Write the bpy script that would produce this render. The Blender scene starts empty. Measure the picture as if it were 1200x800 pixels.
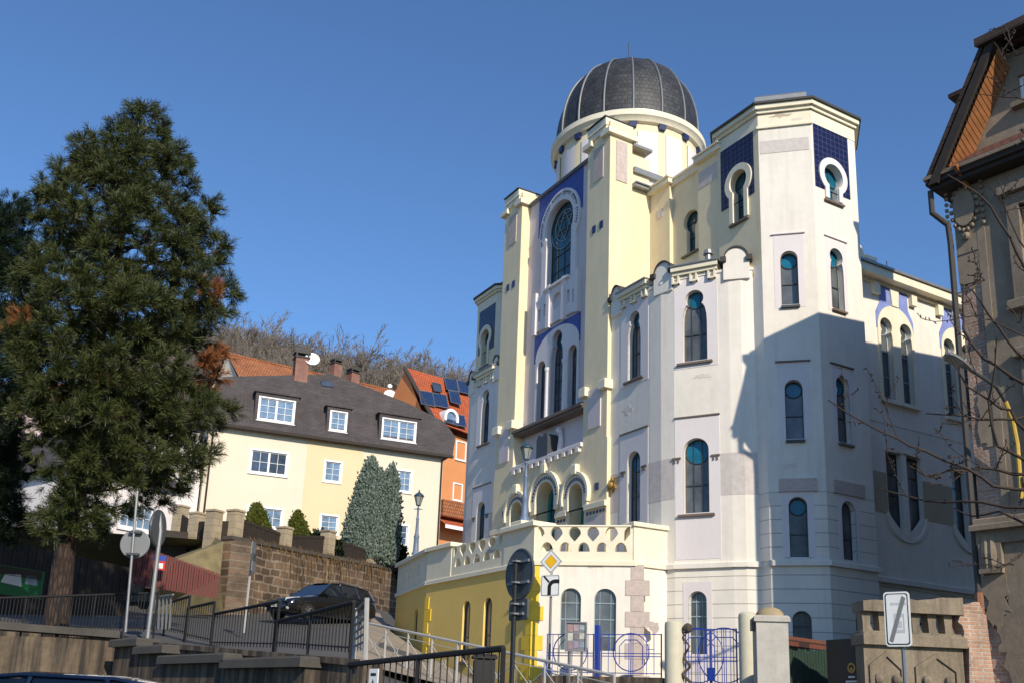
import bpy, math, random
import numpy as np
from mathutils import Vector, Matrix
from mathutils.geometry import tessellate_polygon
R = math.radians
rng = random.Random(7)
nrg = np.random.default_rng(11)
C = bpy.context.scene.collection
EYE = 1.65
FPX, YPP, PIT, ROL = 1156.8, 538.0, R(14.32), R(2.122)      # lens measured from the photograph (1200 x 800 px)
cf = Vector((0, math.cos(PIT), math.sin(PIT))); _r = Vector((1, 0, 0)); _u = _r.cross(cf)
cr = math.cos(ROL)*_r + math.sin(ROL)*_u; cu = -math.sin(ROL)*_r + math.cos(ROL)*_u
CAM = Vector((0, 0, EYE))
def ray(x, y):
    d = cr*((x-600)/FPX) - cu*((y-YPP)/FPX) + cf
    return d/math.hypot(d.x, d.y)
def at(x, y, D): return CAM + ray(x, y)*D                     # point seen at (x, y), D metres away over the ground
def bear(x, y=720):
    d = ray(x, y); return d.x/d.y
class Fr:                                                    # vertical wall frame: u along the wall, z up, w out of it
    def __init__(s, o, d, z0=0.0):
        s.o = Vector((o[0], o[1], z0)); s.d = Vector((d[0], d[1], 0)).normalized(); s.n = Vector((s.d.y, -s.d.x, 0))
    def p(s, u, z, w=0.0): return s.o + s.d*u + s.n*w + Vector((0, 0, z))
    def px(s, x, y, w=0.0):
        r = ray(x, y); o = s.o + s.n*w
        k = ((o-CAM).dot(s.n))/(r.dot(s.n)); q = CAM + r*k - s.o
        return q.dot(s.d), q.z
    def sub(s, u, w=0.0): 
        q = s.p(u, 0, w); return Fr((q.x, q.y), s.d, s.o.z)
def seg(a, b): 
    f = Fr((a[0], a[1]), (b[0]-a[0], b[1]-a[1])); f.L = math.hypot(b[0]-a[0], b[1]-a[1]); return f
XY = Fr((0, 0), (1, 0))
class MB:
    def __init__(s): s.v = []; s.f = []; s.m = []; s.uv = {}
    def add(s, vs, fs, m=0):
        b = len(s.v); s.v += [tuple(v) for v in vs]
        for f in fs: s.f.append(tuple(b+i for i in f)); s.m.append(m)
    def quad(s, a, b, c, d, m=0): s.add([a, b, c, d], [(0, 1, 2, 3)], m)
    def poly(s, pts, m=0): s.add(pts, [tuple(range(len(pts)))], m)
    def box(s, F, u0, u1, z0, z1, w0, w1, m=0):
        P = [F.p(u, z, w) for z in (z0, z1) for w in (w1, w0) for u in (u0, u1)]
        s.add(P, [(0, 1, 5, 4), (2, 6, 7, 3), (0, 4, 6, 2), (1, 3, 7, 5), (4, 5, 7, 6), (0, 2, 3, 1)], m)
    def bevbox(s, F, u0, u1, z0, z1, w0, w1, b, m=0):          # box with chamfered upper edges
        lo = [(u0, w1), (u1, w1), (u1, w0), (u0, w0)]; hi = [(u0+b, w1-b), (u1-b, w1-b), (u1-b, w0+b), (u0+b, w0+b)]
        P = [F.p(u, z0, w) for u, w in lo]+[F.p(u, z1-b, w) for u, w in lo]+[F.p(u, z1, w) for u, w in hi]
        fs = [(0, 3, 2, 1), (8, 9, 10, 11)]
        for i in range(4):
            j = (i+1) % 4; fs += [(i, j, 4+j, 4+i), (4+i, 4+j, 8+j, 8+i)]
        s.add(P, fs, m)
    def sheet(s, F, outer, holes=(), w=0.0, m=0):
        loops = [[Vector((a, b, 0)) for a, b in outer]]+[[Vector((a, b, 0)) for a, b in h] for h in holes]
        flat = [p for l in loops for p in l]
        s.add([F.p(p.x, p.y, w) for p in flat], [tuple(t) for t in tessellate_polygon(loops)], m)
    def rim(s, F, poly, w0, w1, m=0):
        n = len(poly); P = [F.p(a, b, w0) for a, b in poly]+[F.p(a, b, w1) for a, b in poly]
        s.add(P, [(i, (i+1) % n, n+(i+1) % n, n+i) for i in range(n)], m)
    def slab(s, F, outer, holes=(), w0=-.1, w1=0.0, m=0, back=True, mr=None):
        s.sheet(F, outer, holes, w1, m)
        if back: s.sheet(F, outer, holes, w0, m)
        s.rim(F, outer, w0, w1, m)
        for h in holes: s.rim(F, h, w0, w1, m if mr is None else mr)
    def tube(s, pts, r, n=6, m=0, cap=True):
        pts = [Vector(p) for p in pts]; k = len(pts); rr = r if hasattr(r, '__len__') else [r]*k
        b = len(s.v); prev = None
        for i, p in enumerate(pts):
            t = (pts[min(i+1, k-1)]-pts[max(i-1, 0)])
            t = t.normalized() if t.length > 1e-9 else Vector((0, 0, 1))
            if prev is None: a = t.orthogonal().normalized()
            else:
                a = prev - t*prev.dot(t); a = a.normalized() if a.length > 1e-6 else t.orthogonal().normalized()
            prev = a; c = t.cross(a)
            for j in range(n):
                q = 2*math.pi*j/n; s.v.append(tuple(p+(a*math.cos(q)+c*math.sin(q))*rr[i]))
        for i in range(k-1):
            for j in range(n):
                s.f.append((b+i*n+j, b+i*n+(j+1) % n, b+(i+1)*n+(j+1) % n, b+(i+1)*n+j)); s.m.append(m)
        if cap:
            s.f.append(tuple(b+j for j in reversed(range(n)))); s.m.append(m)
            s.f.append(tuple(b+(k-1)*n+j for j in range(n))); s.m.append(m)
    def lathe(s, c, prof, n=24, m=0, a0=0.0, a1=2*math.pi, uv=False, off=0.0):
        full = abs(a1-a0-2*math.pi) < 1e-6; na = n if full else n+1; b = len(s.v)
        for r, z in prof:
            for j in range(na):
                q = a0+off+(a1-a0)*j/n; s.v.append((c[0]+r*math.cos(q), c[1]+r*math.sin(q), c[2]+z))
        for i in range(len(prof)-1):
            for j in range(n):
                j2 = (j+1) % na if full else j+1
                if uv: s.uv[len(s.f)] = [(j, i), (j+1, i), (j+1, i+1), (j, i+1)]
                s.f.append((b+i*na+j, b+i*na+j2, b+(i+1)*na+j2, b+(i+1)*na+j)); s.m.append(m)
    def ball(s, c, r, n=10, m=0, sz=1.0):
        s.lathe(c, [(r*math.sin(math.pi*i/n)+1e-5, -r*sz*math.cos(math.pi*i/n)) for i in range(n+1)], n, m)
    def ring(s, F, path, r, n=5, m=0, w=0.0): s.tube([F.p(a, b, w) for a, b in path], r, n, m)
WP = {}
def ob(name, mb, mats, parent=None, smooth=False, loc=None):
    """link a builder as ONE mesh object; its origin sits at the middle of its foot"""
    if not isinstance(mats, (list, tuple)): mats = [mats]
    V = np.array(mb.v, dtype=float)
    lo, hi = V.min(0), V.max(0)
    pos = Vector(((lo[0]+hi[0])/2, (lo[1]+hi[1])/2, lo[2])) if loc is None else Vector(loc)
    me = bpy.data.meshes.new(name); me.from_pydata((V-np.array(pos)).tolist(), [], mb.f)
    for m in mats: me.materials.append(m)
    if len(mats) > 1: me.polygons.foreach_set('material_index', np.array(mb.m, dtype=np.int32))
    if smooth: me.polygons.foreach_set('use_smooth', [True]*len(mb.f))
    if mb.uv:
        L = me.uv_layers.new(name='UVMap')
        for pi, uvs in mb.uv.items():
            for k, li in enumerate(me.polygons[pi].loop_indices): L.data[li].uv = uvs[k]
    me.update()
    o = bpy.data.objects.new(name, me); C.objects.link(o)
    WP[o] = pos
    if parent is not None:
        o.parent = parent; o.location = pos-WP[parent]
    else: o.location = pos
    if smooth and hasattr(me, 'set_sharp_from_angle'): me.set_sharp_from_angle(angle=R(40))
    return o
def arrmesh(name, V, F, mats, parent=None, mi=None):
    V = np.asarray(V, dtype=np.float64); lo, hi = V.min(0), V.max(0)
    pos = Vector(((lo[0]+hi[0])/2, (lo[1]+hi[1])/2, lo[2]))
    me = bpy.data.meshes.new(name); n = len(F); k = F.shape[1]
    me.vertices.add(len(V)); me.vertices.foreach_set('co', (V-np.array(pos)).ravel())
    me.loops.add(n*k); me.loops.foreach_set('vertex_index', F.ravel().astype(np.int32))
    me.polygons.add(n); me.polygons.foreach_set('loop_start', np.arange(0, n*k, k, dtype=np.int32))
    if not isinstance(mats, (list, tuple)): mats = [mats]
    for m in mats: me.materials.append(m)
    if mi is not None: me.polygons.foreach_set('material_index', np.asarray(mi, dtype=np.int32))
    me.update(calc_edges=True); me.validate()
    o = bpy.data.objects.new(name, me); C.objects.link(o); WP[o] = pos
    if parent is not None: o.parent = parent; o.location = pos-WP[parent]
    else: o.location = pos
    return o
def tag(o, label, cat, group=None):
    o['label'] = label; o['category'] = cat
    if group: o['group'] = group
    return o
def thing(name, loc, label, cat, group=None):
    o = bpy.data.objects.new(name, None); C.objects.link(o); o.empty_display_size = .3
    o.location = Vector(loc); WP[o] = Vector(loc); return tag(o, label, cat, group)
def struct(o, kind='structure'): o['kind'] = kind; return o
def dup(o, loc=None, rz=None, parent=None, label=None, sc=None):
    c = o.copy(); C.objects.link(c)
    if parent is not None: c.parent = parent
    if loc is not None: c.location = loc; WP[c] = Vector(loc)
    if rz is not None: c.rotation_euler.z = rz
    if sc is not None: c.scale = (sc, sc, sc)
    if label: c['label'] = label
    for ch in list(o.children): dup(ch, parent=c)
    return c
# ---- outlines -------------------------------------------------------------------------------------------------
def rect(u0, u1, z0, z1): return [(u0, z0), (u1, z0), (u1, z1), (u0, z1)]
def arc(cu_, cz, r, a0, a1, n, rz=None):
    rz = r if rz is None else rz
    return [(cu_+r*math.cos(R(a0+(a1-a0)*i/n)), cz+rz*math.sin(R(a0+(a1-a0)*i/n))) for i in range(n+1)]
def archp(c, z0, z1, hw, n=14, e=1.0): return [(c-hw, z0), (c+hw, z0)]+arc(c, z1-hw*e, hw, 0, 180, n, hw*e)
def keyp(c, z0, hw, cz, r, n=22):
    """keyhole: shaft narrower than its round head"""
    a = math.degrees(math.acos(min(1, hw/r)))
    return [(c-hw, z0), (c+hw, z0)]+arc(c, cz, r, -a, 180+a, n)
def shoulderp(c, z0, hw, zs, cz, r, n=18):
    """shaft with rounded shoulders, a neck and a round head"""
    nk = r*.78; a = math.degrees(math.acos(nk/r)); zn = cz-math.sqrt(r*r-nk*nk)
    right = [(c+nk+(hw-nk)*math.cos(R(t)), zs+(zn-zs)*math.sin(R(t))) for t in (0, 25, 50, 75)]
    left = [(2*c-u, z) for u, z in reversed(right)]
    return [(c-hw, z0), (c+hw, z0)]+right+arc(c, cz, r, -a, 180+a, n)+left
def ringp(outer, inner): return outer, inner
MATS = {}
def nt(name):
    m = bpy.data.materials.new(name); m.use_nodes = True; t = m.node_tree; t.nodes.clear()
    o = t.nodes.new('ShaderNodeOutputMaterial'); b = t.nodes.new('ShaderNodeBsdfPrincipled')
    t.links.new(b.outputs[0], o.inputs[0]); return m, t, b
def nd(t, typ, **kw):
    n = t.nodes.new(typ)
    for k, v in kw.items():
        if k.startswith('i_'): n.inputs[k[2:].replace('_', ' ')].default_value = v
        else: setattr(n, k, v)
    return n
def posvec(t, scale=(1, 1, 1), obj=False):
    if obj: g = nd(t, 'ShaderNodeTexCoord'); s = g.outputs['Object']
    else: g = nd(t, 'ShaderNodeNewGeometry'); s = g.outputs['Position']
    mp = nd(t, 'ShaderNodeMapping'); mp.inputs['Scale'].default_value = scale
    t.links.new(s, mp.inputs['Vector']); return mp.outputs[0]
def wallvec(t, d):
    g = nd(t, 'ShaderNodeNewGeometry'); v = nd(t, 'ShaderNodeVectorMath', operation='DOT_PRODUCT'); v.inputs[1].default_value = (d[0], d[1], 0)
    s = nd(t, 'ShaderNodeSeparateXYZ'); c = nd(t, 'ShaderNodeCombineXYZ')
    t.links.new(g.outputs['Position'], v.inputs[0]); t.links.new(g.outputs['Position'], s.inputs[0])
    t.links.new(v.outputs['Value'], c.inputs[0]); t.links.new(s.outputs[2], c.inputs[1]); return c.outputs[0]
def noise(t, vec, scale, detail=4, rough=.55):
    n = nd(t, 'ShaderNodeTexNoise'); n.inputs['Scale'].default_value = scale; n.inputs['Detail'].default_value = detail; n.inputs['Roughness'].default_value = rough
    if vec is not None: t.links.new(vec, n.inputs['Vector'])
    return n.outputs['Fac']
def ramp(t, fac, stops):
    n = nd(t, 'ShaderNodeValToRGB'); e = n.color_ramp.elements
    while len(e) < len(stops): e.new(.5)
    for i, (p, c) in enumerate(stops):
        e[i].position = p; e[i].color = (*c, 1) if len(c) == 3 else c
    t.links.new(fac, n.inputs[0]); return n.outputs[0]
def mixc(t, fac, a, b, mode='MIX'):
    n = nd(t, 'ShaderNodeMix', data_type='RGBA', blend_type=mode)
    for i, v in ((0, fac), (6, a), (7, b)):
        if hasattr(v, 'is_linked') or hasattr(v, 'links'): t.links.new(v, n.inputs[i])
        else: n.inputs[i].default_value = v if i == 0 else (*v, 1)
    return n.outputs[2]
def bump(t, b, h, strength=.3, dist=.02):
    n = nd(t, 'ShaderNodeBump'); n.inputs['Strength'].default_value = strength; n.inputs['Distance'].default_value = dist
    t.links.new(h, n.inputs['Height']); t.links.new(n.outputs[0], b.inputs['Normal'])
def sc(c, k): return tuple(min(1, x*k) for x in c)
def mat(name, col, rough=.8, var=.12, vs=1.5, bmp=.15, bs=40, metal=0.0, streak=0.0, stain=None, spec=None, coat=0, obj=False, sr=(.48, .78)):
    """weathered plain surface: two scales of mottling, optional rain streaks and stains"""
    m, t, b = nt(name); v = posvec(t, obj=obj)
    c = ramp(t, noise(t, v, vs, 5), [(.28, sc(col, 1-var)), (.72, sc(col, 1+var*.6))])
    c = mixc(t, .35, c, ramp(t, noise(t, v, vs*9, 4), [(.3, sc(col, 1-var)), (.7, sc(col, 1+var*.7))]))
    if streak:
        s = noise(t, posvec(t, (2.6, 2.6, .22), obj), 1.6, 5, .65)
        k = nd(t, 'ShaderNodeMath', operation='MULTIPLY'); k.inputs[1].default_value = streak
        t.links.new(ramp(t, s, [(sr[0], (0, 0, 0)), (sr[1], (1, 1, 1))]), k.inputs[0])
        c = mixc(t, k.outputs[0], c, sc(stain or (.25, .23, .2), 1))
    t.links.new(c, b.inputs['Base Color']); b.inputs['Roughness'].default_value = rough; b.inputs['Metallic'].default_value = metal
    if spec is not None: b.inputs['Specular IOR Level'].default_value = spec
    if coat: b.inputs['Coat Weight'].default_value = coat; b.inputs['Coat Roughness'].default_value = .05
    if bmp: bump(t, b, noise(t, v, bs, 3), bmp, .01)
    MATS[name] = m; return m
def courses(name, col, zs=.33, rough=.85):
    """plaster with fine horizontal joints"""
    m, t, b = nt(name); v = posvec(t)
    c = ramp(t, noise(t, v, .9, 5), [(.28, sc(col, .88)), (.72, sc(col, 1.05))])
    s = noise(t, posvec(t, (2.6, 2.6, .22)), 1.6, 5, .65); c = mixc(t, ramp(t, s, [(.5, (0, 0, 0)), (.85, (.25, .25, .25))]), c, (.3, .29, .26))
    sp = nd(t, 'ShaderNodeSeparateXYZ'); g = nd(t, 'ShaderNodeNewGeometry'); t.links.new(g.outputs['Position'], sp.inputs[0])
    d = nd(t, 'ShaderNodeMath', operation='DIVIDE'); d.inputs[1].default_value = zs; t.links.new(sp.outputs[2], d.inputs[0])
    fr = nd(t, 'ShaderNodeMath', operation='FRACT'); t.links.new(d.outputs[0], fr.inputs[0])
    j = ramp(t, fr.outputs[0], [(0, (1, 1, 1)), (.045, (1, 1, 1)), (.06, (0, 0, 0)), (1, (0, 0, 0))])
    c = mixc(t, j, c, sc(col, .5)); t.links.new(c, b.inputs['Base Color']); b.inputs['Roughness'].default_value = rough
    iv = nd(t, 'ShaderNodeMath', operation='SUBTRACT'); iv.inputs[0].default_value = 1; t.links.new(j, iv.inputs[1]); bump(t, b, iv.outputs[0], .6, .02)
    return m
def brick(name, d, c1, c2, mortar, bw=.25, rh=.075, ms=.012, rough=.9, dirt=.5, off=.5, bmp=.6, uv=False, irregular=0.0):
    m, t, b = nt(name)
    if uv:
        q = nd(t, 'ShaderNodeUVMap'); v = q.outputs[0]
    else: v = wallvec(t, d)
    if irregular:
        nz = nd(t, 'ShaderNodeTexNoise'); nz.inputs['Scale'].default_value = 1.3; nz.inputs['Detail'].default_value = 3; t.links.new(v, nz.inputs['Vector'])
        a = nd(t, 'ShaderNodeVectorMath', operation='SUBTRACT'); a.inputs[1].default_value = (.5, .5, .5); t.links.new(nz.outputs['Color'], a.inputs[0])
        s = nd(t, 'ShaderNodeVectorMath', operation='SCALE'); s.inputs['Scale'].default_value = irregular; t.links.new(a.outputs[0], s.inputs[0])
        ad = nd(t, 'ShaderNodeVectorMath', operation='ADD'); t.links.new(v, ad.inputs[0]); t.links.new(s.outputs[0], ad.inputs[1]); v = ad.outputs[0]
    k = nd(t, 'ShaderNodeTexBrick'); k.offset = off; k.inputs['Scale'].default_value = 1
    for n_, v_ in (('Brick Width', bw), ('Row Height', rh), ('Mortar Size', ms), ('Mortar Smooth', .15), ('Bias', 0)): k.inputs[n_].default_value = v_
    k.inputs['Color1'].default_value = (*c1, 1); k.inputs['Color2'].default_value = (*c2, 1); k.inputs['Mortar'].default_value = (*mortar, 1)
    t.links.new(v, k.inputs['Vector']); p = posvec(t)
    f = ramp(t, noise(t, p, 1.1, 6, .65), [(.35, (1-dirt,)*3), (.65, (1.0,)*3)])
    c = mixc(t, 1.0, k.outputs['Color'], f, 'MULTIPLY')
    c = mixc(t, .5, c, mixc(t, 1.0, c, ramp(t, noise(t, p, 14, 4), [(.3, (.6, .6, .6)), (.7, (1, 1, 1))]), 'MULTIPLY'))
    t.links.new(c, b.inputs['Base Color']); b.inputs['Roughness'].default_value = rough
    iv = nd(t, 'ShaderNodeMath', operation='SUBTRACT'); iv.inputs[0].default_value = 1; t.links.new(k.outputs['Fac'], iv.inputs[1])
    ad = nd(t, 'ShaderNodeMath', operation='ADD'); t.links.new(iv.outputs[0], ad.inputs[0])
    t.links.new(noise(t, p, 18, 4), ad.inputs[1]); bump(t, b, ad.outputs[0], bmp, .02)
    return m
def leafy(name, cols, rough=.6, trans=.0):
    """foliage: every leaf or needle is its own island and takes its own shade"""
    m, t, b = nt(name); g = nd(t, 'ShaderNodeNewGeometry')
    c = ramp(t, g.outputs['Random Per Island'], [(i/(len(cols)-1), c) for i, c in enumerate(cols)])
    t.links.new(c, b.inputs['Base Color']); b.inputs['Roughness'].default_value = rough
    b.inputs['Specular IOR Level'].default_value = .25
    return m
def glassy(name, col, rough=.06, spec=.5, var=.25, vs=2.2):
    m, t, b = nt(name); v = posvec(t)
    c = ramp(t, noise(t, v, vs, 3), [(.3, sc(col, 1-var)), (.7, sc(col, 1+var))])
    t.links.new(c, b.inputs['Base Color']); b.inputs['Roughness'].default_value = rough; b.inputs['Specular IOR Level'].default_value = spec
    bump(t, b, noise(t, v, 3.5, 2), .06, .02)
    return m
es = Vector((.5, -.8660254, 0)); et = Vector((.8660254, .5, 0))     # synagogue axes: along the front, and along the side
M = {}
M['white'] = mat('plaster_white', (.80, .74, .645), var=.11, vs=.45, streak=.34, stain=(.50, .45, .37))
M['white_joint'] = courses('plaster_white_coursed', (.80, .74, .64), .42)
M['yellow'] = mat('plaster_yellow', (.82, .69, .45), var=.10, vs=.45, streak=.30, stain=(.55, .46, .27))
M['lilac'] = mat('plaster_lilac', (.66, .58, .57), var=.08, vs=.8, streak=.12, stain=(.42, .38, .36))
M['lilacwhite'] = mat('plaster_pale_lilac', (.74, .68, .66), var=.06, vs=.8, streak=.1, stain=(.45, .42, .4))
M['band'] = mat('rough_cast_band', (.60, .54, .50), var=.18, vs=6, bmp=.9, bs=70)
M['stucco'] = mat('rough_stucco_block', (.56, .46, .40), var=.25, vs=9, bmp=1, bs=30)
M['ochre'] = mat('plaster_ochre', (.82, .57, .16), var=.07, vs=.7, streak=.10, stain=(.5, .35, .1))
M['ochre2'] = mat('plaster_ochre_quoin', (.86, .58, .05), var=.12, vs=3, bmp=.5, bs=20)
M['cream'] = mat('plaster_cream', (.78, .70, .48), var=.08, vs=.7, streak=.12, stain=(.5, .45, .33))
M['creamlight'] = mat('coping_cream', (.80, .73, .55), var=.1, vs=2, streak=.15, stain=(.45, .4, .3))
M['blue'] = mat('plaster_blue', (.05, .09, .33), var=.25, vs=2.2, rough=.6)
M['paleblue'] = mat('plaster_faded_blue', (.22, .28, .58), var=.3, vs=2.5)
M['tile'] = brick('tiles_dark_blue', es, (.007, .007, .045), (.012, .010, .06), (.09, .09, .15), .2, .2, .007, rough=.25, dirt=.2, off=0, bmp=.25)
M['tile2'] = brick('tiles_dark_blue_side', et, (.007, .007, .045), (.012, .010, .06), (.09, .09, .15), .2, .2, .007, rough=.25, dirt=.2, off=0, bmp=.25)
M['sq'] = mat('glazed_blue', (.02, .03, .10), rough=.3, var=.3)
M['tan'] = mat('plaster_tan', (.42, .36, .24), var=.12, vs=2)
M['glass'] = glassy('window_glass', (.10, .11, .115), .14, .6, .45, 1.3)
M['teal'] = glassy('teal_glass', (.008, .13, .21), .14)
M['tealdark'] = glassy('dark_teal_glass', (.012, .075, .10), .14)
M['lead'] = mat('window_leads', (.05, .055, .06), rough=.5, var=.2)
M['leadlight'] = mat('pale_leads', (.30, .38, .40), rough=.5, var=.2)
M['sill'] = mat('rusty_sill', (.16, .12, .09), rough=.6, var=.3, vs=5)
M['zinc'] = mat('zinc_sheet', (.30, .30, .29), rough=.45, var=.2, vs=3, metal=.6)
M['dark'] = mat('dark_edge', (.05, .045, .04), rough=.7)
M['door'] = mat('teal_door', (.02, .22, .24), rough=.5, var=.2)
M['slate'] = brick('dome_slates', None, (.036, .036, .038), (.072, .072, .074), (.015, .015, .015), 1, 1, .06, rough=.55, dirt=.45, bmp=.5, uv=True)
M['gold'] = mat('weathered_gold', (.45, .28, .08), rough=.5, metal=.5, var=.3)
M['ironblue'] = mat('blue_painted_iron', (.012, .04, .30), rough=.45, var=.2)
M['black'] = mat('black_painted_steel', (.010, .009, .009), rough=.7, var=.3, bmp=.05)
M['galv'] = mat('galvanised_steel', (.24, .245, .25), rough=.5, var=.18, vs=6, metal=.5, bmp=.05)
M['silverpaint'] = mat('silver_paint', (.40, .39, .37), rough=.5, var=.15, vs=5)
M['lampblue'] = mat('lamp_post_paint', (.13, .18, .27), rough=.5, var=.2, vs=6)
M['lampgreen'] = mat('lamp_head_paint', (.03, .07, .10), rough=.4)
M['lampglass'] = glassy('lamp_glass', (.28, .28, .25), .2)
M['signback'] = mat('sign_back', (.07, .08, .085), rough=.5, var=.15)
M['signgrey'] = mat('sign_back_grey', (.20, .205, .20), rough=.5, var=.1)
M['signwhite'] = mat('sign_white', (.78, .78, .76), rough=.35, var=.05)
M['signyellow'] = mat('sign_yellow', (.85, .48, .01), rough=.35, var=.05)
M['signblack'] = mat('sign_black', (.012, .012, .012), rough=.4)
M['signred'] = mat('sign_red', (.55, .02, .02), rough=.4); M['signblue'] = mat('sign_blue', (.02, .06, .35), rough=.4)
M['asphalt'] = mat('asphalt', (.085, .08, .075), rough=.9, var=.25, vs=.8, bmp=.6, bs=90)
M['paving'] = mat('sandy_paving', (.32, .26, .19), rough=.9, var=.25, vs=1.2, bmp=.5, bs=40)
M['earth'] = mat('earth_grass', (.10, .095, .045), rough=.95, var=.45, vs=1.0, bmp=.8, bs=25)
M['concrete'] = mat('old_concrete', (.155, .115, .075), rough=.92, var=.5, vs=.9, bmp=1.0, bs=18, streak=1.0, stain=(.035, .028, .022), sr=(.40, .58))
M['coping'] = mat('concrete_coping', (.075, .067, .056), rough=.9, var=.35, vs=2, bmp=.5)
M['stonepost'] = mat('stone_post', (.46, .43, .38), rough=.9, var=.22, vs=3, bmp=.4, streak=.3, stain=(.2, .19, .17))
M['creampost'] = mat('cream_post', (.60, .56, .42), rough=.85, var=.12, vs=3, streak=.2, stain=(.3, .28, .22))
M['winwhite'] = mat('white_window_frame', (.80, .80, .79), rough=.4, var=.04)
M['winglass'] = glassy('house_glass', (.05, .07, .10), .05, .7)
M['winblue'] = glassy('sky_lit_glass', (.16, .24, .34), .05, .9)
M['wood'] = mat('orange_brown_wood', (.30, .11, .03), rough=.7, var=.35, vs=4)
M['woodgreen'] = mat('green_fence_wood', (.02, .045, .03), rough=.75, var=.3, vs=4)
M['wooddark'] = mat('dark_wood', (.035, .025, .018), rough=.8, var=.35, vs=4)
M['maroon'] = mat('maroon_sheet', (.13, .02, .016), rough=.6, var=.25, vs=2)
M['bark'] = mat('pine_bark', (.06, .038, .026), rough=.95, var=.7, vs=6, bmp=1, bs=16)
def barkm(name, c1, c2):
    m, t, b = nt(name); v = posvec(t, (1, 1, .22)); n_ = nd(t, 'ShaderNodeTexVoronoi', feature='DISTANCE_TO_EDGE'); n_.inputs['Scale'].default_value = 11; t.links.new(v, n_.inputs['Vector'])
    c = ramp(t, n_.outputs['Distance'], [(0, sc(c1, .25)), (.25, c1), (.7, c2)]); c = mixc(t, .5, c, mixc(t, 1.0, c, ramp(t, noise(t, posvec(t), 5, 4), [(.3, (.4, .4, .4)), (.7, (1, 1, 1))]), 'MULTIPLY'))
    t.links.new(c, b.inputs['Base Color']); b.inputs['Roughness'].default_value = .95; bump(t, b, n_.outputs['Distance'], 1.0, .06); return m
M['bark'] = barkm('pine_bark_plates', (.075, .045, .03), (.14, .085, .055))
M['barkgrey'] = mat('grey_bark', (.085, .065, .05), rough=.95, var=.4, vs=6, bmp=.6)
M['barkred'] = mat('reddish_twigs', (.045, .028, .02), rough=.85, var=.4, vs=6)
M['carblack'] = mat('car_paint_black', (.006, .006, .008), rough=.18, var=.1, bmp=0, coat=1)
M['carblue'] = mat('car_paint_blue', (.01, .018, .04), rough=.2, var=.1, bmp=0, coat=1)
M['carglass'] = glassy('car_glass', (.012, .014, .016), .04, .8)
M['tyre'] = mat('tyre_rubber', (.012, .012, .012), rough=.85)
M['rim'] = mat('alloy_rim', (.35, .35, .36), rough=.35, metal=.8)
M['lens'] = glassy('headlight_lens', (.45, .46, .47), .1, .8)
# =============================== the synagogue =================================================================
def ST(s, t, z=0.0): q = es*s+et*t; return Vector((q.x, q.y, z))
def stf(a, b): return seg(ST(*a), ST(*b))
SC, TF = -31.35, 19.60                                        # axis of the front, plane of its pilasters
mir = lambda s: 2*SC-s
ZF = lambda z: EYE+1.038*(z-EYE); UF = lambda u: 1.038*u
FZ = 2.3                                                      # pavement at the foot of the walls
syn = thing('synagogue', ST(-28, 22, FZ), 'pale yellow and white synagogue with slate dome, blue tiles and keyhole windows', 'synagogue')
FF = Fr(tuple(ST(SC, TF))[:2], es)                            # front frame, u = 0 on the axis

def window(F, poly, depth, parent=syn, bars_u=(), bars_z=(), roundel=None, sill=None, glass='glass', bar='lead', br=.018, rglass='teal', sillm='sill'):
    """one window: leaded frame (the part), with its glass, coloured roundel and sill as sub-parts"""
    us = [p[0] for p in poly]; zs = [p[1] for p in poly]; u0, u1, z0, z1 = min(us), max(us), min(zs), max(zs)
    def span_u(z):
        xs = []
        for (a, b), (c, d) in zip(poly, poly[1:]+poly[:1]):
            if (b-z)*(d-z) < 0: xs.append(a+(c-a)*(z-b)/(d-b))
        return (min(xs), max(xs)) if xs else (u0, u1)
    def span_z(u):
        xs = []
        for (a, b), (c, d) in zip(poly, poly[1:]+poly[:1]):
            if (a-u)*(c-u) < 0: xs.append(b+(d-b)*(u-a)/(c-a))
        return (min(xs), max(xs)) if xs else (z0, z1)
    fr = MB(); n = len(poly); cu_, cz = (u0+u1)/2, (z0+z1)/2
    fr.tube([F.p(a, b, -depth+.02) for a, b in poly+[poly[0]]], br*1.5, 4)
    for u in bars_u:
        a, b = span_z(u); fr.box(F, u-br*.6, u+br*.6, a, b, -depth, -depth+br*1.6)
    for z in bars_z:
        a, b = span_u(z); fr.box(F, a, b, z-br, z+br, -depth, -depth+br*2)
    if roundel:
        c, z, r = roundel; fr.tube([F.p(a, b, -depth+.02) for a, b in arc(c, z, r, 0, 360, 22)], br, 4)
    w = ob('window', fr, M[bar], parent)
    g = MB(); g.sheet(F, poly, (), -depth); ob('pane', g, M[glass], w)
    if roundel:
        c, z, r = roundel; g = MB(); g.sheet(F, arc(c, z, r-.012, 0, 360, 22)[:-1], (), -depth+.006); ob('roundel', g, M[rglass], w)
    if sill:
        g = MB(); g.bevbox(F, u0-sill, u1+sill, z0-.12, z0-.04, -depth+.01, .10, .02); ob('sill', g, M[sillm], w)
    return w
def wallpart(name, F, outer, holes, m, th=.35, parent=syn, extra=None, mr=None):
    b = MB(); b.slab(F, outer, holes, -th, 0, 0, False, mr)
    if extra: extra(b)
    return ob(name, b, m if isinstance(m, list) else [m], parent)
def panel(F, outer, holes, m, name='wall_panel', off=.012, parent=syn):
    b = MB(); b.slab(F, outer, holes, -.05, off, 0, False); return ob(name, b, M[m], parent)
def cornice(F, u0, u1, z0, z1, out, m='creamlight', cap='dark', parent=syn, name='cornice', back=.3):
    b = MB(); h = z1-z0
    b.box(F, u0, u1, z0, z0+h*.45, -back, out*.45, 0); b.box(F, u0-.02, u1+.02, z0+h*.45, z0+h*.85, -back, out, 0)
    b.box(F, u0-.05, u1+.05, z0+h*.85, z1, -back, out+.06, 1)
    return ob(name, b, [M[m], M[cap]], parent)

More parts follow.
